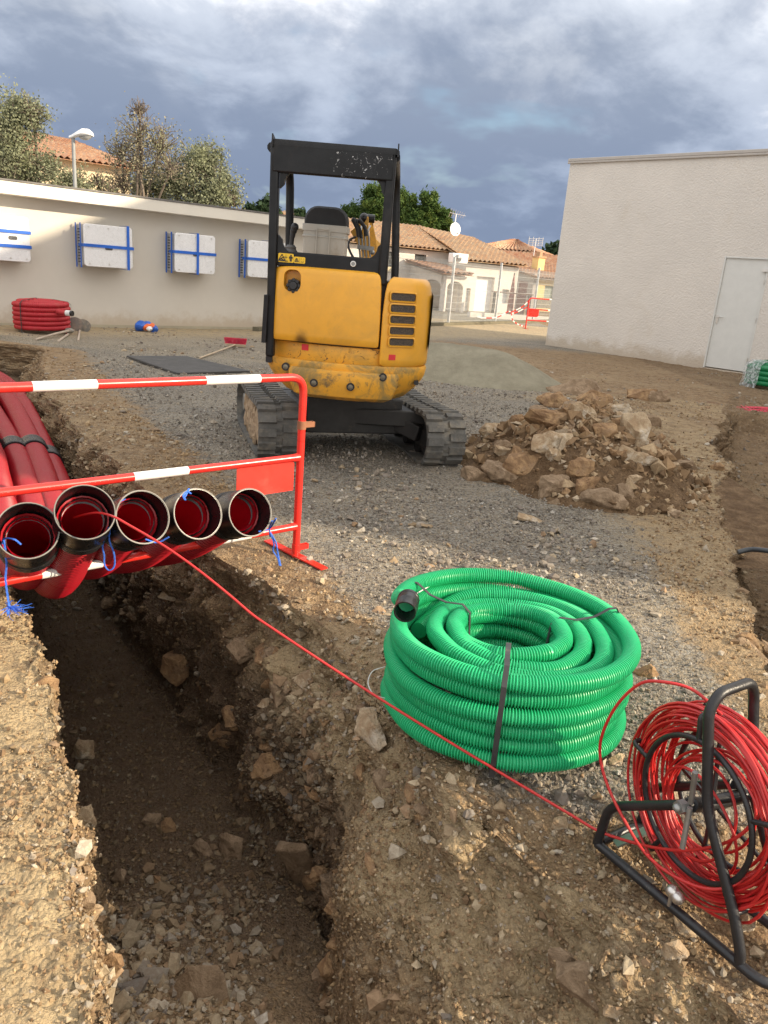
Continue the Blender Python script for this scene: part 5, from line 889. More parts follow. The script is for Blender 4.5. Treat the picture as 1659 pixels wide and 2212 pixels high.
def green_coil():
    c = np.array([.50, 2.600, .0]); c[2] = -.012; t = thing('green_conduit_coil', 'large bright green corrugated conduit coil at the trench edge', 'conduit coil', c); r = .0325; RO = .418; P = []
    st = .0565; a0 = math.radians(190)
    def pt(a, R, z, k): q = fbm(np.array([[math.cos(a)*1.6+k*5, math.sin(a)*1.6, k*.9]]), 2, 3)[0]; q2 = fbm(np.array([[math.cos(a)*1.3+9, math.sin(a)*1.3, k*.8+a*.05]]), 2, 8)[0]; return c+np.array([math.cos(a)*(R+.030*q), math.sin(a)*(R+.030*q), max(z+.020*q2, .03)])
    b = MB(); lay = 6.25; out = []
    for i in range(int(lay*64)+1): k = i/64; a = a0-math.radians(22)-(lay-k)*2*math.pi; out.append(pt(a, RO+.012*math.sin(k*2.4), .033+st*k, int(k)*.7))
    tip = at(880, 1303, 2.56); last = out[-1]; out = spline(out[:-1:2]+[last, last+(tip-last)*.35+np.array([0, 0, .008]), last+(tip-last)*.7+np.array([0, 0, .006]), tip], 3); corrugated(b, out, r, .0098, .0085, 12)
    inn = []; n_in = 4.; tot = 2.6
    for i in range(int(n_in*64)): a = a0+math.radians(-25)-(n_in*64-i+tot*64)/64*2*math.pi; k = i/64; inn.append(pt(a, .198, .08+.0645*k, k*.5))
    for i in range(int(tot*64)+1):
        u = i/(tot*64); a = a0+math.radians(-25)-(tot*64-i)/64*2*math.pi; k = math.floor(u*tot)+sstep(u*tot-math.floor(u*tot), .55, 1.); R = .198+(RO-.060-.198)*min(1, k/2.2); z = .338-.02*math.sin(u*math.pi)+.010*math.sin(a*2+1)-.09*sstep(u, .93, 1.); inn.append(pt(a, R, z, 2+u*2))
    corrugated(b, inn, r, .0098, .0085, 12); inn = out; b.build('conduit', M_GREEN, t, smooth=32)
    d = unit(np.array(inn[-1])-np.array(inn[-8])); d = unit(d*.4+unit(np.array([-.30, -1., -.16]))*.8); e = inn[-1]; b = MB(); u_ = unit(np.cross(d, (0, 0, 1))); v_ = np.cross(u_, d)
    ring = lambda o, rr: [e+d*o+rr*(math.cos(x)*u_+math.sin(x)*v_) for x in np.linspace(0, 2*math.pi, 24, endpoint=False)]
    b.loft([ring(-.035, .034), ring(-.035, .041), ring(-.022, .041), ring(-.02, .039), ring(.012, .039), ring(.014, .042), ring(.026, .042), ring(.03, .040), ring(.075, .040), ring(.075, .036), ring(.0, .035), ring(-.02, .024)]); b.build('coupling', M_COUP, t, smooth=35)
    for ang, w in ((-100, .018), (35-20, .013), (150, .013)):
        a = math.radians(ang); b = MB(); strap(b, c, a, w, [(RO+.044, .02), (RO+.047, .10), (RO+.046, .2), (RO+.047, .28), (RO+.044, .35), (RO+.010, .408), (RO-.02, .406), (.34, .374), (.27, .364), (.20, .376), (.166, .351), (.158, .25), (.158, .1), (.17, .008), (.3, .004), (RO, .004)]); b.build('strap', M_STRAP, t)
    b = MB(); b.tube(spline([e+d*.02+np.array([.02, .0, .03]), at(895, 1290, 2.75)+np.array([0, 0, .01]), at(950, 1255, 2.95), at(985, 1246, 3.02)], 6), .0022, 5); b.build('draw_cord', M_STRING, t); b = MB(); b.tube(spline([at(832, 1440, 2.62), at(805, 1450, 2.6), at(795, 1475, 2.55), at(808, 1500, 2.5), at(838, 1510, 2.5)], 6), .0018, 5); b.build('draw_cord', M_STRING, t)
green_coil()
def plain_coil(name, label, c, R, r, layers, mat, tail=None, group=None, ri=None, seg=36, tie=True):
    t = thing(name, label, 'conduit coil', c, group); c = np.array(c, float); b = MB(); p = []
    for i in range(layers*seg+1): a = i/seg*2*math.pi; k = i/seg; q = fbm(np.array([[math.cos(a)*1.5, math.sin(a)*1.5, int(k)*.8]]), 2, 5)[0]; p.append(c+np.array([math.cos(a)*(R+.06*q), math.sin(a)*(R+.06*q), r+2*r*.97*k*(layers-.6)/layers]))
    corrugated(b, p, r, .03, .006, 10); b2 = []; ri = ri or R*.35; nt = max(2, int((R-ri)/(2*r))); zt = r+2*r*.97*(layers-.6)
    for i in range(nt*seg+1): a = i/seg*2*math.pi; b2.append(c+np.array([math.cos(a)*(R-.2*r-(R-ri)*i/(nt*seg)), math.sin(a)*(R-.2*r-(R-ri)*i/(nt*seg)), zt+r*.8*(i/(nt*seg))]))
    corrugated(b, b2, r, .03, .006, 10); b.build('conduit', mat, t, smooth=40)
    if tail:
        q = MB(); corrugated(q, spline(tail, 8), r, .03, .006, 10); q.build('loose_end', mat, t, smooth=40); d = unit(np.array(tail[-1])-np.array(tail[-2])); q = MB(); q.cyl(tail[-1], np.array(tail[-1])+d*.09, r*1.08, 14); q.build('end_cap', M_STRING, t, smooth=40); q = MB(); q.cyl(np.array(tail[-1])+d*.091, np.array(tail[-1])+d*.13, r*1.05, 14); q.build('end_plug', M_COUP, t, smooth=40)
    if tie:
        for ang in (-110, 20, 140):
            q = MB(); strap(q, c, math.radians(ang), .02, [(R+r+.006, .02), (R+r+.006, zt), (R, zt+r*1.05), (ri+r, zt+r*1.7), (ri-r, zt), (ri-r, .02)], .004); q.build('strap', M_STRAP, t)
    return t
pc = G(76, 722); plain_coil('red_conduit_coil', 'stacked red conduit coil standing against the low white wall', (pc[0]-.05, pc[1]+.42, 0), .44, .045, 6, M_REDM, [at(118, 672, pc[1]+.2), at(132, 675, pc[1]+.12), at(143, 676, pc[1]+.1)])
# green conduit coil under wrapping at the right edge
gc = G(1685, 846); tg = plain_coil('green_conduit_coil', 'dark green conduit coil half wrapped in clear film by the grey door', (gc[0]+.12, gc[1]+.45, 0), .52, .055, 4, plastic('dark green conduit', (.006, .20, .07), .35, 0, .15), None, None, .2)
b = MB(); c_ = np.array([gc[0]+.12, gc[1]+.45, 0]); n_ = 26; rows = []
for j, (rr, z) in enumerate(((.64, .0), (.615, .12), (.61, .28), (.60, .42), (.5, .49), (.3, .5))):
    rows.append([c_+np.array([math.cos(a)*(rr+.03*fbm(np.array([[a*3, z*7, j]]), 2)[0]), math.sin(a)*(rr+.03*fbm(np.array([[a*3+5, z*7, j]]), 2)[0]), z+.05*fbm(np.array([[a*4, j, 3]]), 2)[0]]) for a in np.linspace(math.radians(150), math.radians(212), n_)])
b.add([p for r in rows for p in r], [(j*n_+i, j*n_+i+1, (j+1)*n_+i+1, (j+1)*n_+i) for j in range(len(rows)-1) for i in range(n_-1)])
tf = NT('crumpled clear film'); tf.bump(tf.noise(14, 6, .75, 1.5), .06, 1.); tf.fin((.82, .88, .88), .2); tr_ = tf.N('ShaderNodeBsdfTransparent'); mx_ = tf.N('ShaderNodeMixShader'); tf.L(tf.math('ADD', tf.math('MULTIPLY', tf.ramp(tf.noise(7, 6, .7, 1.8), .4, .65), .65), .18), mx_.inputs[0]); tf.L(tr_.outputs[0], mx_.inputs[1]); tf.L(tf.b.outputs[0], mx_.inputs[2]); tf.L(mx_.outputs[0], tf.t.nodes['Material Output'].inputs[0]); b.build('plastic_wrap', tf.m, tg, smooth=60)
# ------------------------------------------------------------------ red and white barriers
M_RED = paint('red enamel', (.66, .030, .022), .28, .06, dirt=(.42, .12, .07), dirt_amt=(.66, .8), dscale=8); M_WBAND = paint('white reflective band', (.80, .78, .76), .35, .04, dirt=(.35, .25, .2), dirt_amt=(.7, .8), dscale=12); M_ORANGE = paint('faded red plate', (.60, .032, .02), .45, .08, dirt=(.42, .07, .05), dirt_amt=(.5, .75), dscale=6); M_RUST = paint('rusty clamp', (.24, .10, .05), .8, .25)
ga, gb = G(0, 835, 1.0), G(612, 814, 1.0); PBR = Plane(gb, ga-gb)        # runs from the right post to the left
def barrier():
    a_post, _ = PBR.sz(641, 1150); p0 = PBR.P(a_post, 0); t = thing('site_barrier', 'red and white striped tubular barrier standing across the open trench', 'barrier', p0); zt, zm, zb = .995, PBR.sz(400, 1015)[1], PBR.sz(400, 1185)[1]; aE = a_post+1.75; r = .0205
    zm = .5*(PBR.sz(100, 1050)[1]+PBR.sz(560, 1000)[1]); zb = .5*(PBR.sz(60, 1245)[1]+PBR.sz(560, 1153)[1])
    b = MB(); b.tube(rounded([PBR.P(a_post, .0), PBR.P(a_post, zt), PBR.P(aE, zt), PBR.P(aE, -.05)], .085, 8), r, 14); b.build('frame', M_RED, t, smooth=50)
    for z in (zm, zb): b = MB(); b.tube([PBR.P(a_post+.012, z), PBR.P(a_post+.05, z), PBR.P(aE, z)], [.024, .0195, .0195], 14); b.build('rail', M_RED, t, smooth=50)
    for z, pr in ((zt, ((68, 208, 830), (443, 560, 817))), (zm, ((288, 405, 1022),)), (zb, ((88, 220, 1228), (440, 540, 1162)))):
        for xa, xb, y in pr: s0, s1 = PBR.sz(xa, y)[0], PBR.sz(xb, y)[0]; b = MB(); b.tube([PBR.P(s0, z), PBR.P(s1, z)], (r if z == zt else .0195)+.0012, 16); b.build('white_band', M_WBAND, t, smooth=50)
    q0, q1 = PBR.sz(636, 1000), PBR.sz(511, 1068); al, ar = q1[0], q0[0]; z0 = PBR.sz(575, 1068)[1]; b = MB(); b.prism([PBR.P(ar, zm-.03, -.004), PBR.P(ar, z0, -.004), PBR.P(al, z0, -.004), PBR.P(al, zm-.008, -.004), PBR.P(ar+.02, zm-.008, -.004)], PBR.n*.003); b.build('plate', M_ORANGE, t)
    for z in (PBR.sz(650, 918)[1], PBR.sz(645, 1182)[1]):
        m = M_RUST if z > .5 else M_RED; b = MB(); b.tube([PBR.P(a_post, z-.022), PBR.P(a_post, z+.022)], .024, 14); b.pbox(PBR, a_post-.075, a_post-.02, z-.014, z+.014, -.012, -.008); b.pbox(PBR, a_post-.075, a_post-.02, z-.014, z+.014, .008, .012); b.pbox(PBR, a_post-.078, a_post-.073, z-.014, z+.014, -.012, .012); b.build('coupling_clamp', m, t, smooth=40)
    for a_, e_ in ((a_post, .30), (aE, .30)):
        d = unit(np.array(G(686, 1269))-np.array(G(588, 1217))); d[2] = 0; b = MB(); p = PBR.P(a_, .012); b.beam(p-d*.27, p+d*.25, .048, .008); b.build('foot', M_RED, t)
barrier()
def far_barrier():
    p = G(1135, 710); PB2 = Plane(p, (.97, .22)); t = thing('site_barrier', 'red barrier with a red plate standing by the wire fence in the distance', 'barrier', PB2.P(0, 0)); r = .022; b = MB(); b.tube(rounded([PB2.P(0, 0), PB2.P(0, 1.05), PB2.P(1.9, 1.05), PB2.P(1.9, 0)], .12, 6), r, 8); b.build('frame', M_RED, t, smooth=50)
    for z in (.30, .68): b = MB(); b.tube([PB2.P(0, z), PB2.P(1.9, z)], r, 8); b.build('rail', M_RED, t, smooth=50)
    for z in (.30, .68, 1.05):
        for s in (.75, 1.4): b = MB(); b.tube([PB2.P(s, z), PB2.P(s+.3, z)], r+.002, 8); b.build('white_band', M_WBAND, t)
    b = MB(); b.prism([PB2.P(.03, .69), PB2.P(.42, .69), PB2.P(.42, .46), PB2.P(.36, .42), PB2.P(.03, .42)], PB2.n*.004); b.build('plate', M_RED, t); b = MB(); b.beam(PB2.P(0, .01)-PB2.n*.25, PB2.P(0, .01)+PB2.n*.25, .05, .01); b.build('foot', M_RED, t)
    t2 = thing('warning_tape', 'loose red and white warning tape tied between the far barrier and the fence', 'warning tape', PB2.P(-.3, 0)); pieces = []; ps = spline([PB2.P(0, .75), PB2.P(-.5, .5), PB2.P(-.7, .55), PB2.P(-1.1, .32), PB2.P(-1.7, .26)], 6)
    for pts in (ps, spline([PB2.P(-.6, .5), PB2.P(-.5, .25), PB2.P(-.25, .12), PB2.P(-.05, .08)], 6), spline([PB2.P(-.6, .52), PB2.P(-.2, .75), PB2.P(.02, 1.0)], 5)):
        k = MB()
        for i in range(len(pts)-1): k.cur = int(i % 4 > 1); k.beam(pts[i], pts[i+1], .003, .035)
        k.build('ribbon', [M_RED, M_WBAND], t2)
far_barrier()
# ------------------------------------------------------------------ red ducts in the trench, their mouths tied to the barrier
def ducts():
    R = .1
    mouths = [((60, 1146), 2.78, [(62, 1180, 3.06), (61, 1218, 3.24), (52, 1228, 3.48), (20, 1188, 3.95)], [(-8, 1075, 4.9), (-30, 985, 6.2), (-110, 850, 8.6)], .03),
              ((184, 1106), 2.86, [(166, 1165, 3.10), (135, 1232, 3.30), (113, 1247, 3.50), (95, 1202, 3.9)], [(62, 1080, 5.0), (30, 975, 6.4), (-50, 840, 9.2)], 0),
              ((309, 1117), 3.02, [(272, 1160, 3.22), (215, 1200, 3.44), (165, 1207, 3.72), (140, 1177, 4.1)], [(108, 1080, 5.1), (72, 972, 6.5), (8, 850, 9.2)], 0),
              ((428, 1110), 3.20, [(382, 1148, 3.38), (305, 1187, 3.58), (230, 1197, 3.88), (180, 1172, 4.3)], [(138, 1090, 5.2), (104, 995, 6.5), (30, 845, 9.4)], 0),
              ((541, 1107), 3.42, [(490, 1137, 3.60), (400, 1170, 3.75), (290, 1187, 4.08), (190, 1167, 4.6)], [(95, 1085, 5.6), (52, 985, 6.9), (-15, 845, 9.6)], -.05)]
    labs = ['leftmost red duct with a plain black socket tied upright at the barrier end', 'red duct whose black mouth takes the thin red cable', 'red duct with a tilted black socket in the middle of the five', 'red duct whose black socket shows a blue knot on its top rim', 'red duct with the rightmost black mouth, in front of the red plate']
    for i, ((mx, my), Ym, nearp, farp, dz) in enumerate(mouths):
        m = at(mx, my, Ym); pts = [m]+[at(*q) for q in nearp]+[at(*q) for q in farp]
        for k in range(len(pts)): pts[k] = np.array(pts[k])
        for k in (5, 6, 7): pts[k][2] += dz*4
        end = pts[-1]; pts.append(end+np.array([-1.6, 2.2, -.1])); path = spline(pts, 14); ax = unit(-np.array([.0, 0, 0])+m-pts[1]); ax = unit(unit(m-pts[1])*.5+unit(CAM-m)*np.array([.5, .5, .35])+np.array([(0, 0, .26), (.05, 0, .22), (.28, 0, .10), (.30, 0, .06), (.36, 0, .04)][i])); t = thing('red_duct', labs[i], 'duct', (m[0], m[1], 0), 'red ducts lying in the trench')
        back = m-ax*.20; pts2 = [m-ax*.10, back]+pts[2:]; path = spline(pts2, 14); b = MB(); corrugated(b, path, R, .019, .006, 20, caps=False); b.build('pipe', M_REDC, t, smooth=35)
        b = MB(); P_ = resample(path, .02); b.tube(P_[:46], R-.017, 18, caps=False); b.build('inner_lining', M_LINE, t, smooth=60)
        u_ = unit(np.cross(ax, (0, 0, 1))); v_ = np.cross(u_, ax); ring = lambda o, rr: [m+ax*o+rr*(math.cos(x)*u_+math.sin(x)*v_) for x in np.linspace(0, 2*math.pi, 40, endpoint=False)]
        b = MB(); pr = [(-.235, .104), (-.235, .113)]
        for k in range(3): z = -.225+k*.022; pr += [(z, .113), (z+.004, .118), (z+.012, .118), (z+.016, .113)]
        pr += [(-.15, .1135), (-.004, .1150), (0, .1145), (0, .1085), (-.125, .106), (-.13, .097), (-.135, .080)]; b.loft([ring(o, r_) for o, r_ in pr], caps=False); sk = b.build('socket', M_COUP, t, smooth=35)
        b = MB(); b.loft([ring(o, r_) for o, r_ in ((-.001, .1152), (.0025, .1140), (.0025, .1105), (-.001, .1095))], caps=False); b.build('rim', M_RIM, sk, smooth=50)
        # sleeve further along
        s = {0: 6, 1: 6, 2: 6, 3: 6, 4: None}[i]
        if s:
            c = pts[s]; d = unit(pts[s+1]-pts[s-1]); u2 = unit(np.cross(d, (0, 0, 1))); v2 = np.cross(u2, d); b = MB(); pr = [(-.13, .099), (-.13, .113)]
            for k in range(6): z = -.115+k*.04; pr += [(z, .113), (z+.006, .119), (z+.022, .119), (z+.028, .113)]
            pr += [(.13, .113), (.13, .099)]; b.loft([[c+d*o+r_*(math.cos(x)*u2+math.sin(x)*v2) for x in np.linspace(0, 2*math.pi, 24, endpoint=False)] for o, r_ in pr], caps=False); b.build('joint_sleeve', M_COUP, t, smooth=35)
ducts()
M_TWINE = paint('blue polypropylene twine', (.04, .15, .62), .6, .3)
def twine(label, strands, r=.0035, fray=None):
    t = MB()
    for s in strands:
        p = spline(s, 6)
        for ph in (0, 2.1, 4.2):
            q = [x+np.array([math.cos(i*1.1+ph), math.sin(i*1.1+ph), .3*math.sin(i+ph)])*r*.6 for i, x in enumerate(p)]; t.tube(q, r*.62, 5)
    if fray is not None:
        g = np.random.default_rng(2)
        for _ in range(60): d = g.normal(0, 1, 3)*np.array([.03, .03, .012])+np.array([.035, -.01, -.0]); t.tube(spline([fray, fray+d*.5+g.normal(0, .006, 3), fray+d], 3), .0011, 3)
    o = t.build('blue_twine', M_TWINE, None, smooth=60); base = strands[0][-1]; rebase(o, base); tag(o, label, 'twine')
twine('blue twine dangling in a thick tail from the bottom rail near the barrier post', [[at(588, 1125, 3.40), at(582, 1140, 3.62), at(584, 1160, 3.62)], [at(584, 1150, 3.62), at(592, 1175, 3.60), at(590, 1190, 3.60), at(600, 1205, 3.60), at(604, 1222, 3.6)], [at(585, 1152, 3.62), at(596, 1172, 3.60), at(600, 1195, 3.6), at(606, 1222, 3.6)], [at(560, 1148, 3.42), at(582, 1142, 3.55), at(596, 1120, 3.40)]], .0042)
twine('blue twine hanging in a long loop over the bottom rail under the second mouth', [[at(235, 1140, 2.95), at(222, 1175, 2.98), at(225, 1200, 3.0), at(226, 1220, 3.0), at(236, 1232, 3.0), at(247, 1222, 3.0), at(246, 1195, 3.0), at(236, 1165, 3.0), at(240, 1130, 2.98)]])
twine('blue twine tied at the leftmost mouth and trailing to the bank with a frayed end', [[at(45, 1176, 2.76), at(30, 1165, 2.75), at(8, 1165, 2.8), at(4, 1190, 2.82), at(12, 1185, 2.82)], [at(8, 1165, 2.8), at(14, 1215, 2.78), at(12, 1250, 2.76), at(16, 1285, 2.74), at(20, 1310, 2.72)]], .0038, at(20, 1312, 2.72))
twine('short blue knot on the top rim of the third mouth from the left', [[at(250, 1100, 3.0), at(258, 1085, 3.02), at(270, 1078, 3.05)], [at(315, 1165, 3.0), at(340, 1172, 3.0), at(365, 1160, 3.0)]])
twine('blue knot on the top rim of the fourth mouth', [[at(398, 1075, 3.14), at(404, 1064, 3.16), at(408, 1056, 3.18)], [at(400, 1080, 3.12), at(396, 1070, 3.14), at(405, 1062, 3.16), at(412, 1066, 3.16)]], .0045)
twine('blue strand behind the rightmost mouth near the red plate', [[at(482, 1080, 3.5), at(492, 1070, 3.5), at(510, 1063, 3.52)]], .004)
# ------------------------------------------------------------------ cable reel
M_REEL = paint('chipped black tube', (.016, .016, .018), .38, .3, 7, bump=.001, bs=120, dirt=(.26, .23, .18), dirt_amt=(.62, .78), dscale=14); M_CABLE = plastic('red fibreglass rod', (.50, .022, .022), .38, 0, .12)
ZB = -.10; RA, RBp = G(1290, 1822, ZB), G(1596, 2082, ZB); PRL = Plane(RA, RBp-RA)
def reel():
    n = -PRL.n; off = .2; px = lambda x, y, o=0.: PRL.px(x, y, o); t = thing('cable_reel', 'black tube stand carrying a wheel of red fibreglass cable', 'cable reel', (RA+RBp)/2); r = .0145
    hub = px(1492, 1738); top = px(1531, 1520); fr = lambda q: q
    up1 = [px(1600, 2062), px(1588, 1985), px(1527, 1745), px(1531, 1535)]; h = np.array(up1[-1]); far_top = h+n*off; path = [RBp+np.array([0, 0, .0])]+up1+[h+np.array([0, 0, .045])+n*.03, far_top+np.array([0, 0, .045])-n*.03, far_top]+[q+n*off for q in up1[::-1][1:]]+[RBp+n*off]
    b = MB(); b.tube(rounded(path, .055, 6), r, 12); b.build('handle_frame', M_REEL, t, smooth=60)
    b = MB(); e_ = PRL.e; q = [RA, px(1312, 1752), px(1335, 1743), px(1488, 1740)]; b.tube(rounded([RA, px(1316, 1742), px(1488, 1738)], .045, 6), r, 12); b.build('side_bar', M_REEL, t, smooth=60)
    b = MB(); b.tube(rounded([RA+n*off, px(1316, 1742)+n*off, px(1488, 1738)+n*off], .045, 6), r, 12); b.build('side_bar', M_REEL, t, smooth=60)
    b = MB(); corner = RBp+e_*.05; b.tube(rounded([RA, RBp+e_*.09, RBp+e_*.09+n*off, RA+n*off, RA+n*.02], .06, 6), r, 12); b.build('base_frame', M_REEL, t, smooth=60)
    ax = unit((.92, .40, .0)); a0 = hub; axc = at(1526, 1738, float(hub[1])+.05); b = MB(); b.tube([a0+ax*.0, axc, axc+ax*.15, a0+n*off], [.021, .021, .021, .016], 16); b.cyl(a0-ax*.03, a0+ax*.02, .012, 10); b.build('axle', M_REEL, t, smooth=40)
    b = MB(); b.cyl(a0-ax*.045, a0-ax*.02, .019, 6); b.ball(a0-ax*.048, .012); b.tube([px(1502, 1668, .04), px(1492, 1735, .03)], .008, 8); b.tube([px(1490, 1745, .03), px(1474, 1832, .04)], .008, 8); b.build('crank', M_STEEL, t, smooth=40)
    # wheel: two rings with spokes and bent arms that keep the cable in
    u = unit(np.cross(np.array([0, 0, 1.]), ax)); u = u if u@PRL.e > 0 else -u; v = np.cross(u, ax); v = v if v[2] > 0 else -v; RI = .196
    for k, o in enumerate((-.045, .085)):
        c = axc+ax*o; b = MB(); b.tube(arc(c, u, v, RI, 0, 2*math.pi, 60)[:-1], .0085, 8, closed=True); b.build('wheel_ring', M_REEL, t, smooth=60)
        for s in range(5):
            a_ = math.radians(100+s*72+k*14); d = math.cos(a_)*u+math.sin(a_)*v; b = MB(); 
            if k: b.tube([axc+ax*.03+d*.02, c+d*RI], .0065, 6)
            out = c+d*(RI+.072); b.tube(rounded([c+d*RI, out, out+ax*(-.0 if False else (.05 if k == 0 else -.05))], .015, 4), .0075, 7); b.build('wheel_arm', M_REEL, t, smooth=60)
    # cable: many slack turns
    g = np.random.default_rng(12); b = MB(); turns = 28; path = []; R = None
    for k in range(turns):
        Rk = RI+.008+.070*g.beta(1.6, 1.0); ok = g.uniform(-.035, .07); ex = g.normal(0, .012, 2); ph = g.uniform(0, 6.28); m_ = 44
        for i in range(m_): a_ = 2*math.pi*i/m_; path.append((a_, Rk+.007*math.sin(2*a_+ph)+ex[0]*math.cos(a_)+ex[1]*math.sin(a_), ok+.008*math.sin(a_*1+ph)))
    P = np.array([[q[1], q[2]] for q in path]); ker = np.ones(9)/9
    for j in (0, 1): P[:, j] = np.convolve(np.pad(P[:, j], 4, 'edge'), ker, 'valid')
    pts = [axc+ax*P[i, 1]+P[i, 0]*(math.cos(path[i][0])*u+math.sin(path[i][0])*v) for i in range(len(path))]; b.tube(pts, .0043, 6)
    for k in range(7):                                                # loose inner loops that have slipped off
        Rk = g.uniform(.115, .18); cc = axc+ax*g.uniform(-.03, .06)+u*g.normal(0, .025)-v*(RI-Rk)*.7+v*g.normal(0, .02); ph = g.uniform(0, 6.28); b.tube([cc+(Rk+.012*math.sin(2*x+ph))*(math.cos(x)*u+math.sin(x)*v)+ax*.015*math.sin(x+ph) for x in np.linspace(0, 2*math.pi, 40, endpoint=False)], .0044, 6, closed=True)
    b.build('wound_cable', M_CABLE, t, smooth=60)
    b = MB(); lp = [(1560, 1545, -.05), (1500, 1492, -.03), (1440, 1474, .01), (1385, 1476, .03), (1335, 1520, .04), (1303, 1580, .04), (1296, 1630, .03), (1310, 1690, .03), (1345, 1765, .03), (1400, 1850, .02), (1480, 1905, .02), (1560, 1920, 0), (1640, 1880, -.05)]; b.tube(spline([px(*q) for q in lp], 7), .0046, 7); b.build('loose_loop', M_CABLE, t, smooth=60)
    # the run from the wheel across to the second duct
    end = at(1287, 1792, RA[1]+.0); start = at(245, 1116, 2.74); run = [at(160, 1118, 3.04), at(185, 1111, 2.95), at(213, 1108, 2.86), start]
    for k in range(1, 24): w = k/24; run.append(start+(end-start)*w+np.array([0, 0, -.035*math.sin(math.pi*w)+.03*math.sin(math.pi*min(1, w*3))]))
    run += [end, px(1340, 1812, -.02), px(1420, 1832, -.03), px(1500, 1836, -.03), px(1590, 1810, -.04), px(1660, 1740, -.06)]; b = MB(); b.tube(spline(run, 5), .0046, 8); b.build('pulled_cable', M_CABLE, t, smooth=60)
    b = MB(); w = px(1452, 1925, .01); b.ball(w, .019); b.ball(w+PRL.e*.020+np.array([0, 0, -.006]), .019); b.cyl(w-np.array([0, 0, .05]), w, .006, 8); b.build('guide_roller', M_ALU, t, smooth=60)
    b = MB(); b.beam(px(1330, 1818, -.05)+np.array([0, 0, -.01]), px(1440, 1775, -.2), .03, .008); b.build('flat_bar', M_STEEL, t)
reel()
# ------------------------------------------------------------------ heaps
def heap(name, label, cat, c, ext, hfun, mat, nx=150, ny=150):
    t = thing(name, label, cat, (c[0], c[1], 0)); xs = np.linspace(-ext[0], ext[0], nx); yv = np.linspace(-ext[1], ext[1], ny); X, Y = np.meshgrid(xs+c[0], yv+c[1]); Zh = hfun(X, Y); b = MB(); V = np.stack([X, Y, Zh], -1).reshape(-1, 3)
    idx = np.arange(nx*ny).reshape(ny, nx); me = bpy.data.meshes.new('mound'); V = V-np.array(t.location); me.vertices.add(nx*ny); me.vertices.foreach_set('co', V.reshape(-1)); q = np.stack([idx[:-1, :-1], idx[:-1, 1:], idx[1:, 1:], idx[1:, :-1]], -1).reshape(-1); k = (nx-1)*(ny-1); me.loops.add(k*4); me.loops.foreach_set('vertex_index', q); me.polygons.add(k); me.polygons.foreach_set('loop_start', np.arange(k)*4); me.polygons.foreach_set('use_smooth', np.ones(k, bool)); me.update(calc_edges=True); me.materials.append(mat); o = bpy.data.objects.new('mound', me); COL.objects.link(o); o.parent = t; return t
def sand_h(X, Y):
    d = np.sqrt(((X-1.62)/1.25)**2+((Y-12.5)/1.15)**2); d2 = np.sqrt(((X-.72)/1.35)**2+((Y-12.9)/1.0)**2); P = np.stack([X, Y, X*0], -1); return sum((.50*q*(1-np.sqrt(.03+np.minimum(e_, 1.)**2))*(e_ < 1))**4 for e_, q in ((d, 1.12), (d2, 1.1), (np.sqrt(((X-1.2)/1.3)**2+((Y-12.7)/1.1)**2), 1.1), (np.sqrt(((X-.2)/1.2)**2+((Y-13)/1.)**2), .95)))**.25*1.12-.03*np.exp(-d**2*4)+.05*fbm(P*2.2, 4, 51)*(d < 1.2)+.02*fbm(P*9, 3, 52)-.035
ts = NT('grey green crushed sand'); cs = ts.mix(ts.ramp(ts.noise(3, 8, .7), .35, .68), (.23, .205, .145), (.32, .29, .21)); cs = ts.mix(ts.math('MULTIPLY', ts.ramp(ts.noise(160, 4, .7), .4, .7), .5), cs, (.30, .28, .22)); ts.bump(ts.math('ADD', ts.noise(25, 6, .7), ts.math('MULTIPLY', ts.noise(150, 3), .4)), .03, .9); ts.b.inputs['Specular IOR Level'].default_value = .2; ts.fin(cs, .95)
heap('sand_heap', 'smooth conical heap of grey green sand behind the stone heap', 'sand heap', (1.3, 12.6), (2.1, 1.6), sand_h, ts.m)
HC = (1.64, 6.62)
def rub_h(X, Y):
    P = np.stack([X, Y, X*0], -1); d = np.sqrt(((X-HC[0])/1.08)**2+((Y-HC[1])/1.22)**2)+.35*fbm(P*1.9, 3, 64); a = .66*np.maximum(0, 1-d)**.92; e_ = np.sqrt(((X-2.15)/.9)**2+((Y-7.6)/1.1)**2); a = np.maximum(a, .42*np.maximum(0, 1-e_)); return a+(.30*fbm(P*2.3, 4, 61)+.12*fbm(P*8, 3, 62))*np.clip(a*5, 0, 1)*.6+.03*fbm(P*20, 2, 63)-.035
tm = NT('dug earth'); cm = tm.mix(tm.ramp(tm.noise(7, 7, .7), .35, .68), (.14, .085, .045), (.28, .185, .105)); cm = tm.mix(tm.ramp(tm.noise(48, 5, .7), .38, .62), tm.mix(.45, cm, (.08, .05, .03)), cm); tm.bump(tm.math('ADD', tm.noise(30, 6, .75), tm.math('MULTIPLY', tm.voro(55), -.6)), .03, 1.); tm.b.inputs['Specular IOR Level'].default_value = .2; tm.fin(cm, .95)
th_ = heap('stone_heap', 'heap of brown earth carrying limestone blocks beside the excavator', 'earth heap', HC, (1.55, 2.1), rub_h, tm.m, 190, 230)
hz1 = lambda x, y: max(float(rub_h(np.array([[x]]), np.array([[y]]))[0, 0]), 0.)
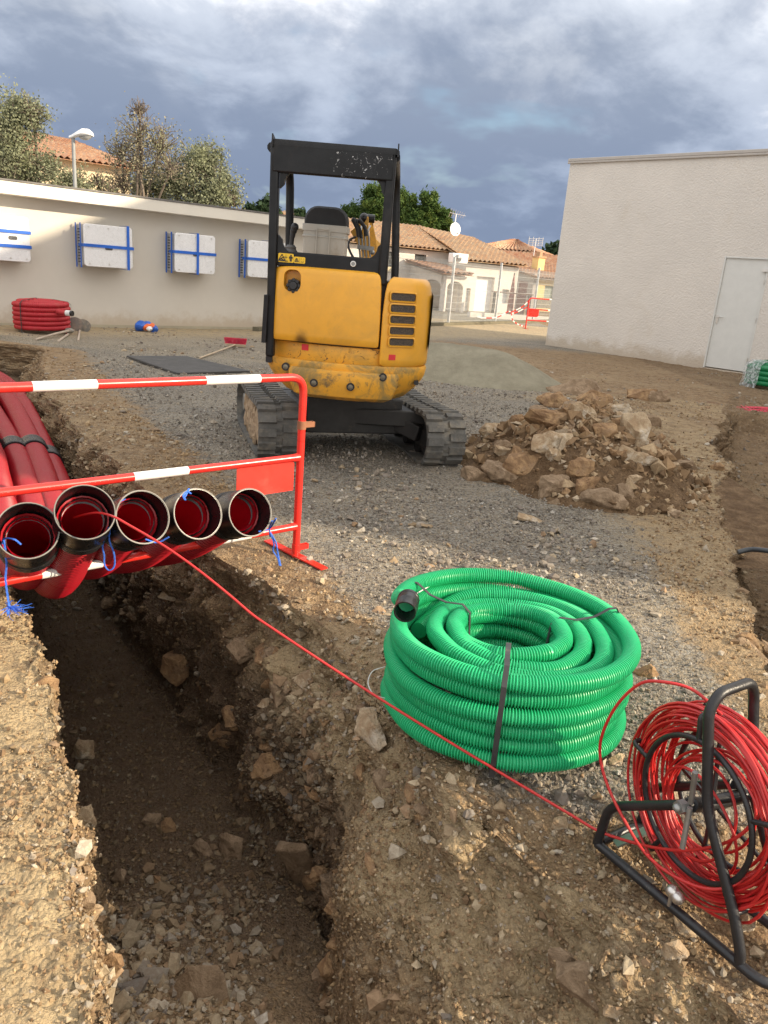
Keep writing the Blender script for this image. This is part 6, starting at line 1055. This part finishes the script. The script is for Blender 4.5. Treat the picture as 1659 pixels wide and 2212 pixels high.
def heap_clods():
    K = 8500; b = MB(); g = np.random.default_rng(4); a = g.uniform(0, 2*math.pi, K); rr = np.abs(g.normal(0, .47, K)).clip(0, 1.08); X = HC[0]+.1+rr*np.cos(a)*1.0; Y = HC[1]+.3+rr*np.sin(a)*1.35; Zc = np.maximum(rub_h(X, Y), 0); S_ = np.exp(g.normal(math.log(.019), .6, K)).clip(.006, .075)
    B = np.array([(0, 0, 1), (1, 0, 0), (0, 1, 0), (-1, 0, 0), (0, -1, 0), (0, 0, -1)], float); F = [(0, 1, 2), (0, 2, 3), (0, 3, 4), (0, 4, 1), (5, 2, 1), (5, 3, 2), (5, 4, 3), (5, 1, 4)]; vs = []; an = g.uniform(0, 6.28, (K, 2)); J = B[None]*g.uniform(.55, 1.3, (K, 6, 1))+g.normal(0, .17, (K, 6, 3)); ca, sa = np.cos(an), np.sin(an); x, y, z = J[..., 0], J[..., 1], J[..., 2]; x, y = ca[:, :1]*x-sa[:, :1]*y, sa[:, :1]*x+ca[:, :1]*y; y, z = ca[:, 1:]*y-sa[:, 1:]*z, sa[:, 1:]*y+ca[:, 1:]*z
    V = np.stack([x, y, z], -1)*S_[:, None, None]+np.stack([X, Y, Zc+S_*.3], -1)[:, None]-np.array(th_.location); me = bpy.data.meshes.new('clods'); me.vertices.add(K*6); me.vertices.foreach_set('co', V.reshape(-1)); me.loops.add(K*24); me.loops.foreach_set('vertex_index', (np.array(F)[None]+np.arange(K)[:, None, None]*6).reshape(-1)); me.polygons.add(K*8); me.polygons.foreach_set('loop_start', np.arange(K*8)*3); me.polygons.foreach_set('use_smooth', np.zeros(K*8, bool)); me.update(calc_edges=True)
    pal = np.array([(.32, .21, .115), (.22, .14, .075), (.42, .31, .19), (.16, .10, .055), (.48, .39, .28)]); T = pal[g.choice(5, K, p=[.3, .25, .2, .15, .1])]*g.uniform(.8, 1.15, (K, 1)); ca_ = me.color_attributes.new('tint', 'FLOAT_COLOR', 'POINT'); ca_.data.foreach_set('color', np.repeat(np.c_[T, np.ones(K)][:, None], 6, 1).reshape(-1)); me.materials.append(stone_mat('heap clods')); o = bpy.data.objects.new('clods', me); COL.objects.link(o); o.parent = th_; o['kind'] = 'stuff'
heap_clods()
# (x, y, width px, height px, material, roll, label)
BIG = [(1192, 952, 92, 46, 0, 'flat cream slab, the brightest stone at the front of the heap'), (1196, 905, 112, 44, 1, 'long ochre block with a dark shaded front lying across the left of the heap'), (1200, 868, 84, 52, 1, 'blocky ochre stone high on the left of the heap'), (1140, 998, 100, 60, 1, 'wedge shaped ochre stone low at the left front of the heap'), (1098, 1026, 112, 34, 2, 'flat brown slab at the foot of the heap nearest the excavator track'), (1200, 1046, 74, 56, 2, 'grey brown pyramid shaped stone at the front foot of the heap'), (1268, 1048, 62, 48, 1, 'small ochre block between two larger ones at the front foot of the heap'), (1306, 1076, 92, 54, 2, 'broad tan block at the nearest corner of the heap'),
       (1318, 884, 82, 44, 0, 'pale pointed slab high in the middle of the heap'), (1240, 842, 112, 46, 2, 'long dark earthy slab on the very top of the heap'), (1282, 858, 80, 48, 1, 'tilted ochre slab just right of the top slab'), (1296, 932, 74, 42, 1, 'sloping brown stone with a white end in the heap middle'), (1372, 930, 62, 104, 0, 'tall pale slab leaning on the right side of the heap'), (1352, 916, 58, 60, 1, 'orange stone leaning behind the tall pale slab'), (1392, 852, 66, 46, 1, 'rounded ochre stone at the top right of the heap'), (1426, 858, 50, 38, 2, 'earthy stone at the upper right end of the heap'), (1066, 926, 72, 30, 0, 'white stone lying flat at the left end of the heap'), (1116, 912, 46, 40, 1, 'small upright ochre stone behind the white one'), (1086, 964, 48, 36, 2, 'brown stone below the white one at the left end of the heap'),
       (1352, 978, 44, 46, 0, 'narrow cream block below the tall leaning slab'), (1392, 990, 60, 36, 0, 'low cream stone on the right slope of the heap'), (1442, 1006, 44, 30, 0, 'cream stone lying apart at the right foot of the heap'), (1352, 1062, 48, 34, 2, 'small tan stone right of the broad tan block'), (1160, 888, 50, 34, 2, 'brown stone half buried on the left slope of the heap'), (1256, 888, 70, 40, 0, 'pale worn stone under the top slab'), (1032, 1024, 70, 42, 2, 'lumpy clay block beside the excavator track'), (1400, 910, 54, 40, 2, 'dark stone in the right flank of the heap'), (1255, 1005, 60, 44, 1, 'reddish stone in the gravel at the heap front')]
for k, (x, y, w, h, m, lab) in enumerate(BIG):
    p = hit(x, y+h*.25, hz1, 4.5, 12); D = p[1]*.954+.3*(EYE-p[2]); W_ = w*D/FPX; H_ = max(h*D/FPX*1.0, .05); rot = (random.uniform(-.25, .25), random.uniform(-.3, .3), random.uniform(-.5, .5)); dep = max(.6*W_, .7*H_)
    rock(p+np.array([0, dep*.2, 0]), (W_*1.12, dep, H_*1.1), m, 100+k, rot, lab, 'limestone_block', 'limestone blocks of the stone heap', .42, 18)
g = np.random.default_rng(21)
for k in range(175):
    a_ = g.uniform(0, 6.28); rr = min(abs(g.normal(0, .52)), 1.0); x, y = HC[0]+.1+rr*math.cos(a_)*1.05, HC[1]+.05+rr*math.sin(a_)*1.3; s = float(np.clip(np.exp(g.normal(math.log(.085), .35)), .04, .17)); rock((x, y, hz1(x, y)), (s*g.uniform(.9, 1.5), s, s*g.uniform(.55, .9)), int(g.choice([0, 1, 2, 2, 1])), 300+k, None, 'small rubble stone among the bigger blocks of the heap', 'rubble_stone', 'small rubble of the stone heap', .3, 12, .6)
# stones singled out on the ground
gzf = lambda x, y: gz(x, y)
LOOSE = [(1256, 2132, 108, 104, 2, 'big angular grey brown rock in the lower right foreground'), (1218, 2082, 64, 56, 2, 'squat rock just behind the big angular foreground rock'), (1500, 2008, 96, 46, 0, 'pale slab between the reel stand and the picture edge'), (1462, 2062, 56, 62, 0, 'cream rock against the near bar of the reel stand'), (1616, 1998, 74, 44, 0, 'flat pale rock under the red cable wheel'), (1398, 1455, 50, 40, 1, 'brown rock tucked behind the green coil'), (1420, 1838, 46, 38, 1, 'ochre rock inside the reel stand'), (1445, 1728, 50, 36, 0, 'pale rock seen through the cable wheel'), (1338, 1648, 42, 30, 0, 'pale stone between the green coil and the cable wheel'), (1210, 1790, 40, 44, 0, 'upright pale stone by the taut red cable'), (1165, 1790, 34, 34, 0, 'rounded cream stone by the taut red cable'), (1148, 1122, 62, 16, 0, 'flat thin stone lying alone on the grey gravel'), (334, 930, 30, 10, 2, 'flat brown stone on the yard left of the excavator'), (1408, 2135, 30, 26, 0, 'small white stone near the bottom edge'),
         (426, 2140, 124, 104, 2, 'largest earthy boulder on the trench floor at the bottom'), (230, 2088, 72, 48, 1, 'reddish oblong rock lying below the left trench bank'), (498, 1832, 62, 70, 2, 'slanting slab shaped rock halfway along the trench floor'), (436, 1836, 42, 44, 2, 'round brown rock on the trench floor'), (362, 1788, 32, 40, 1, 'pinkish pointed rock on the trench floor'), (324, 1776, 40, 32, 2, 'light grey rock on the trench floor'), (256, 1900, 40, 40, 2, 'dusty brown rock in the debris of the trench floor'), (350, 1905, 46, 40, 1, 'rusty rock in the debris of the trench floor'), (640, 1862, 74, 120, 2, 'tall block jutting from the right trench wall'), (478, 1588, 60, 52, 1, 'reddish rock bedded in the right trench wall'), (505, 1548, 52, 60, 1, 'upper reddish rock bedded in the right trench wall'), (575, 1660, 60, 90, 1, 'long ochre rock bedded lower in the right trench wall'),
         (380, 1440, 60, 80, 1, 'rust coloured rock in the shaded trench wall'), (178, 1625, 44, 66, 0, 'pale rock sticking out of the left trench bank'), (180, 1772, 40, 60, 0, 'second pale rock sticking out of the left trench bank lower down'), (176, 1960, 40, 60, 2, 'grey rock in the left trench bank near the bottom'), (190, 2150, 50, 60, 1, 'ochre rock at the foot of the left bank by the picture bottom'), (1550, 1010, 30, 24, 1, 'brown stone at the lip of the right trench'), (295, 1250, 44, 40, 2, 'round boulder in the dark trench wall under the barrier'), (1335, 2200, 60, 30, 0, 'pale stone cut by the bottom edge')]
for k, (x, y, w, h, m, lab) in enumerate(LOOSE):
    p = hit(x, y+h*.2, gzf, 1.0, 14, 420); D = p[1]*.954+.3*(EYE-p[2]); W_ = w*D/FPX; H_ = max(h*D/FPX, .03); rot = (random.uniform(-.3, .3), random.uniform(-.3, .3), random.uniform(-.6, .6)); rock(p+np.array([0, .02, 0]), (W_*1.1, max(.55*W_, .6*H_), H_*1.05), m, 500+k, rot, lab, 'rock', None, .38, 16)
# WALLR: rocks showing in the cut faces
def wall_rocks():
    g = np.random.default_rng(31); Y = TP[..., 1]; Zz = TP[..., 2]
    for qq, n, lab, grp, y0, y1, z1 in ((3, 62, 'rock bedded in the cut face of the right trench wall', 'rocks bedded in the right trench wall', 2.1, 5.2, -.12), (5, 30, 'rock showing in the broken edge of the right hand trench', 'rocks along the right hand trench edge', 2.8, 10.5, -.02), (6, 22, 'loose rock lying on the floor of the right hand trench', 'rocks on the right hand trench floor', 3, 10.5, -.1), (1, 26, 'rock bedded in the broken edge of the left trench bank', 'rocks bedded in the left trench bank', 1.1, 3.2, -.02)):
        ii = np.argwhere((TQ == qq) & (Y > y0) & (Y < y1) & (Zz < z1)); w = np.array([1/max(.6, TP[i, j, 1])**1.5 for i, j in ii]); w /= w.sum()
        for k in g.choice(len(ii), n, p=w, replace=False):
            i, j = ii[k]; p = TP[i, j]; s = float(np.clip(np.exp(g.normal(math.log(.085), .4)), .04, .08 if p[1] < 1.9 else .19)); dep = p[2] < -.5
            rock(p-TN[i, j]*s*.12, (s*g.uniform(.9, 1.5), s*.8, s*g.uniform(.6, 1.)), int(g.choice([1, 1, 2] if dep and qq == 3 else [0, 2, 1, 2])), 900+int(k) % 997, (g.uniform(-.5, .5), g.uniform(-.5, .5), g.uniform(0, 6.28)), lab, 'rock', grp, .5, 14)
wall_rocks()
# ------------------------------------------------------------------ things left about the yard
def yard_things():
    P4 = [G(273, 773), G(404, 774), G(540, 806), G(383, 811)]; b = MB(); b.loft([[p+np.array([0, 0, z]) for p in P4] for z in (.0, .035)]); o = b.build('road_plate', paint('dusty dark road plate', (.055, .052, .05), .8, .2, 5, bump=.004, bs=60, dirt=(.16, .14, .11), dirt_amt=(.55, .75)), None, bevel=.006); rebase(o, P4[0]); tag(o, 'dark flat road plate lying on the yard left of the excavator', 'plate')
    # broom
    c = G(508, 752); t = thing('broom', 'yard broom with red bristles lying on its back beside the road plate', 'broom', c); d = unit(G(530, 752)-G(486, 749)); w = np.linalg.norm(G(530, 752)-G(486, 749)); hb = c; b = MB(); b.beam(hb-d*w/2+np.array([0, 0, .05]), hb+d*w/2+np.array([0, 0, .05]), .07, .05); b.build('head', paint('wooden broom head', (.36, .28, .19), .8), t, bevel=.006); b = MB(); gg = np.random.default_rng(1)
    for k in range(240): u = gg.uniform(-.5, .5); p = hb+d*w*u+np.array([0, gg.uniform(-.02, .03), .07]); b.tube([p, p+np.array([gg.normal(0, .012)+u*.03, gg.normal(.02, .012), .11])], .0035, 3, caps=False)
    b.build('bristles', paint('red bristles', (.60, .05, .10), .6), t); b = MB(); b.tube([hb+np.array([0, -.03, .06]), G(432, 776)+np.array([0, 0, .02])], .014, 8); b.build('handle', paint('pale wooden handle', (.46, .36, .25), .7), t, smooth=50)
    # shovels against the coil
    mw = paint('weathered wood', (.40, .33, .26), .8, .15); ms = paint('dirty shovel steel', (.20, .19, .17), .6, .2, dirt=(.36, .30, .23), dirt_amt=(.4, .65), dscale=9)
    for lab, bl, h0, h1, rr in (('round shovel leaning blade up by the red coil, handle towards the viewer', (160, 704), (158, 714), (125, 741), .17), ('dark round shovel behind the other one beside the red coil', (177, 707), (172, 714), (169, 739), .16)):
        Yb = G(bl[0], 716)[1]; c = at(bl[0], bl[1], Yb); g0 = G(*h1)+np.array([0, 0, .02]); t = thing('shovel', lab, 'shovel', (c[0], c[1], 0), 'tools by the red coil'); b = MB(); top = []; 
        for s_ in (0, .012):
            top.append([c+np.array([math.cos(x)*rr*(1 if math.sin(x) > 0 else .9), s_+.05*math.cos(x)**2-.10*math.sin(x)*-1*.3, (math.sin(x) if math.sin(x) > 0 else math.sin(x)*.75)*rr*.95]) for x in np.linspace(0, 2*math.pi, 24, endpoint=False)])
        b.loft(top); b.build('blade', ms, t, smooth=50); b = MB(); b.tube([c+np.array([0, -.02, -.08]), at(h0[0], h0[1], Yb-.1), g0], .019, 8); b.build('handle', mw, t, smooth=50)
    p0, p1 = G(76, 738)+np.array([0, 0, .03]), at(150, 714, G(150, 724)[1]); t = thing('wooden_stake', 'long weathered wooden handle lying in front of the red coil', 'handle', p0, 'tools by the red coil'); b = MB(); b.tube([p0, (p0+p1)/2+np.array([0, 0, .01]), p1], [.018, .02, .024], 8); b.build('shaft', mw, t, smooth=50); b = MB(); q = p1; b.ball(q, .07, 10, 7, (1.2, .8, .7)); b.build('tool_head', ms, t, smooth=30)
    # crumpled bag
    c = G(316, 716); t = thing('plastic_bag', 'crumpled blue and orange plastic bag at the foot of the low white wall', 'bag', c)
    for nm, m, items in (('blue_sheet', paint('blue plastic sheet', (.03, .12, .50), .4, .2), ((-.12, .08, .09, .13), (-.02, .1, .12, .10), (.13, .06, .07, .09))), ('orange_sheet', paint('orange plastic sheet', (.80, .16, .04), .4, .15), ((.03, .02, .08, .10), (.1, .04, .1, .08))), ('white_sheet', M_WST, ((.08, -.04, .05, .06),))):
        b = MB()
        for dx, dy, dz, r in items: b.ball(c+np.array([dx, dy, dz]), r, 14, 9, (1.15, .9, .85))
        V = np.array(b.v); V = V+(.09*np.stack([fbm(V*9, 3, 71), fbm(V*9+5, 3, 72), fbm(V*9+9, 3, 73)], -1)); b.v = [tuple(q) for q in V]; b.build(nm, m, t, smooth=30)
    # black cable in the right trench and red marker mesh
    t = MB(); ps = spline([at(1612, 1188, 4.62)+np.array([-.05, 0, -.02]), at(1622, 1187, 4.62), at(1660, 1190, 4.55), at(1720, 1200, 4.5), at(1800, 1230, 4.4)], 6); t.tube(ps, .016, 10); o = t.build('water_pipe', paint('black water pipe', (.03, .035, .04), .35, .2), None, smooth=60); rebase(o, ps[0]); tag(o, 'short black pipe poking out over the right hand trench', 'pipe')
    t = MB(); p0 = G(1597, 886, -.02); e1 = unit(np.array([1, -.10, 0])); e2 = np.array([.15, 1, 0]); gg = np.random.default_rng(6)
    for k in range(9): y = k*.05; t.tube(spline([p0+e2*y+e1*(.0+gg.uniform(0, .15)), p0+e2*y+e1*.5+np.array([0, 0, gg.uniform(0, .05)]), p0+e2*y+e1*1.1+np.array([0, 0, gg.uniform(0, .05)]), p0+e2*y+e1*1.8], 4), .008, 4)
    for k in range(24): x = .1+k*.07; t.tube([p0+e1*x+np.array([0, 0, .02]), p0+e1*(x+.03)+e2*.42+np.array([0, 0, .02])], .007, 4)
    o = t.build('marker_mesh', paint('red marker mesh', (.62, .06, .10), .6), None); rebase(o, p0); tag(o, 'strip of red plastic marker mesh by the right hand trench', 'marker mesh')
    # dabs of pink marking paint
    for x, y in ((1436, 772), (1395, 758)):
        c = G(x, y); big = x > 1400; t = thing('weed', 'taller dry weed growing at the foot of the rendered wall near the door' if big else 'small weed tuft at the foot of the rendered wall further left', 'weed', c, 'weeds along the rendered wall'); b = MB(); gg = np.random.default_rng(x)
        for k in range(26 if big else 16): a_ = gg.uniform(0, 6.28); L = gg.uniform(.15, .42 if big else .25); d = np.array([math.cos(a_)*.35, math.sin(a_)*.3, 1]); b.tube(spline([c+np.array([gg.normal(0, .08), gg.normal(0, .03), 0]), c+d*L*.6, c+d*L+np.array([math.cos(a_), math.sin(a_), 0])*.05], 3), [.006]*3+[.004]*3+[.0015], 3)
        b.build('stems', leaf_mat('dry weed', (.16, .17, .09), (.26, .24, .15), (.2, .2, .12)), t)
    # garden furniture behind the fence
    dk = paint('dark garden furniture', (.07, .06, .055), .7, .3); tb = at(*Z(1040, 1075), 36.5); t = thing('garden_table', 'dark garden table with things on it behind the fence by the white wall', 'table', (tb[0], tb[1], -.9)); zt = tb[2]+.75; b = MB(); b.box((tb[0]-.8, tb[1]-.4, zt-.05), (tb[0]+1.0, tb[1]+.4, zt)); b.build('table_top', paint('brown table top', (.16, .085, .06), .7), t)
    for sx in (-.7, .9):
        for sy in (-.3, .3): b = MB(); b.box((tb[0]+sx-.03, tb[1]+sy-.03, -1.3), (tb[0]+sx+.03, tb[1]+sy+.03, zt-.05)); b.build('leg', dk, t)
    c = at(*Z(1138, 1010), 37.5); t = thing('plank', 'dark red plank leaning upright behind the fence', 'plank', (c[0], c[1], -1.2)); b = MB(); b.hexa([(c[0]-.25, c[1], -1.3), (c[0]+.2, c[1], -1.3), (c[0]+.2, c[1]+.06, -1.3), (c[0]-.25, c[1]+.06, -1.3), (c[0]-.1, c[1]+.3, c[2]+.9), (c[0]+.3, c[1]+.3, c[2]+.9), (c[0]+.3, c[1]+.36, c[2]+.9), (c[0]-.1, c[1]+.36, c[2]+.9)]); b.build('board', paint('dark red wood', (.10, .035, .03), .7), t)
    c = at(*Z(1062, 1010), 38); t = thing('folded_parasol', 'slim folded parasol standing behind the garden table', 'parasol', (c[0], c[1], -1.2)); b = MB(); b.tube([(c[0], c[1], -1.3), (c[0], c[1], c[2]+1.3)], .03, 6); b.build('pole', dk, t); b = MB(); b.tube([(c[0], c[1], c[2]-.6), (c[0], c[1], c[2]+.2), (c[0], c[1], c[2]+1.2)], [.16, .13, .03], 8); b.build('canopy', paint('faded red cloth', (.30, .12, .10), .8), t)
    for k, (zx, zy) in enumerate(((545, 1065), (620, 1082))):
        c = at(*Z(zx, zy), 40.5); t = thing('garden_chair', ('dark garden chair under the porch arch', 'white garden chair at the porch corner')[k], 'chair', (c[0], c[1], -1.4)); m = (dk, M_GARAGE)[k]; b = MB(); b.box((c[0]-.25, c[1]-.25, c[2]-.05), (c[0]+.25, c[1]+.25, c[2])); b.build('seat', m, t); b = MB(); b.box((c[0]-.25, c[1]+.2, c[2]), (c[0]+.25, c[1]+.25, c[2]+.5)); b.build('backrest', m, t)
        for sx in (-.2, .2):
            for sy in (-.2, .2): b = MB(); b.box((c[0]+sx-.02, c[1]+sy-.02, -1.6), (c[0]+sx+.02, c[1]+sy+.02, c[2]-.05)); b.build('leg', m, t)
yard_things()
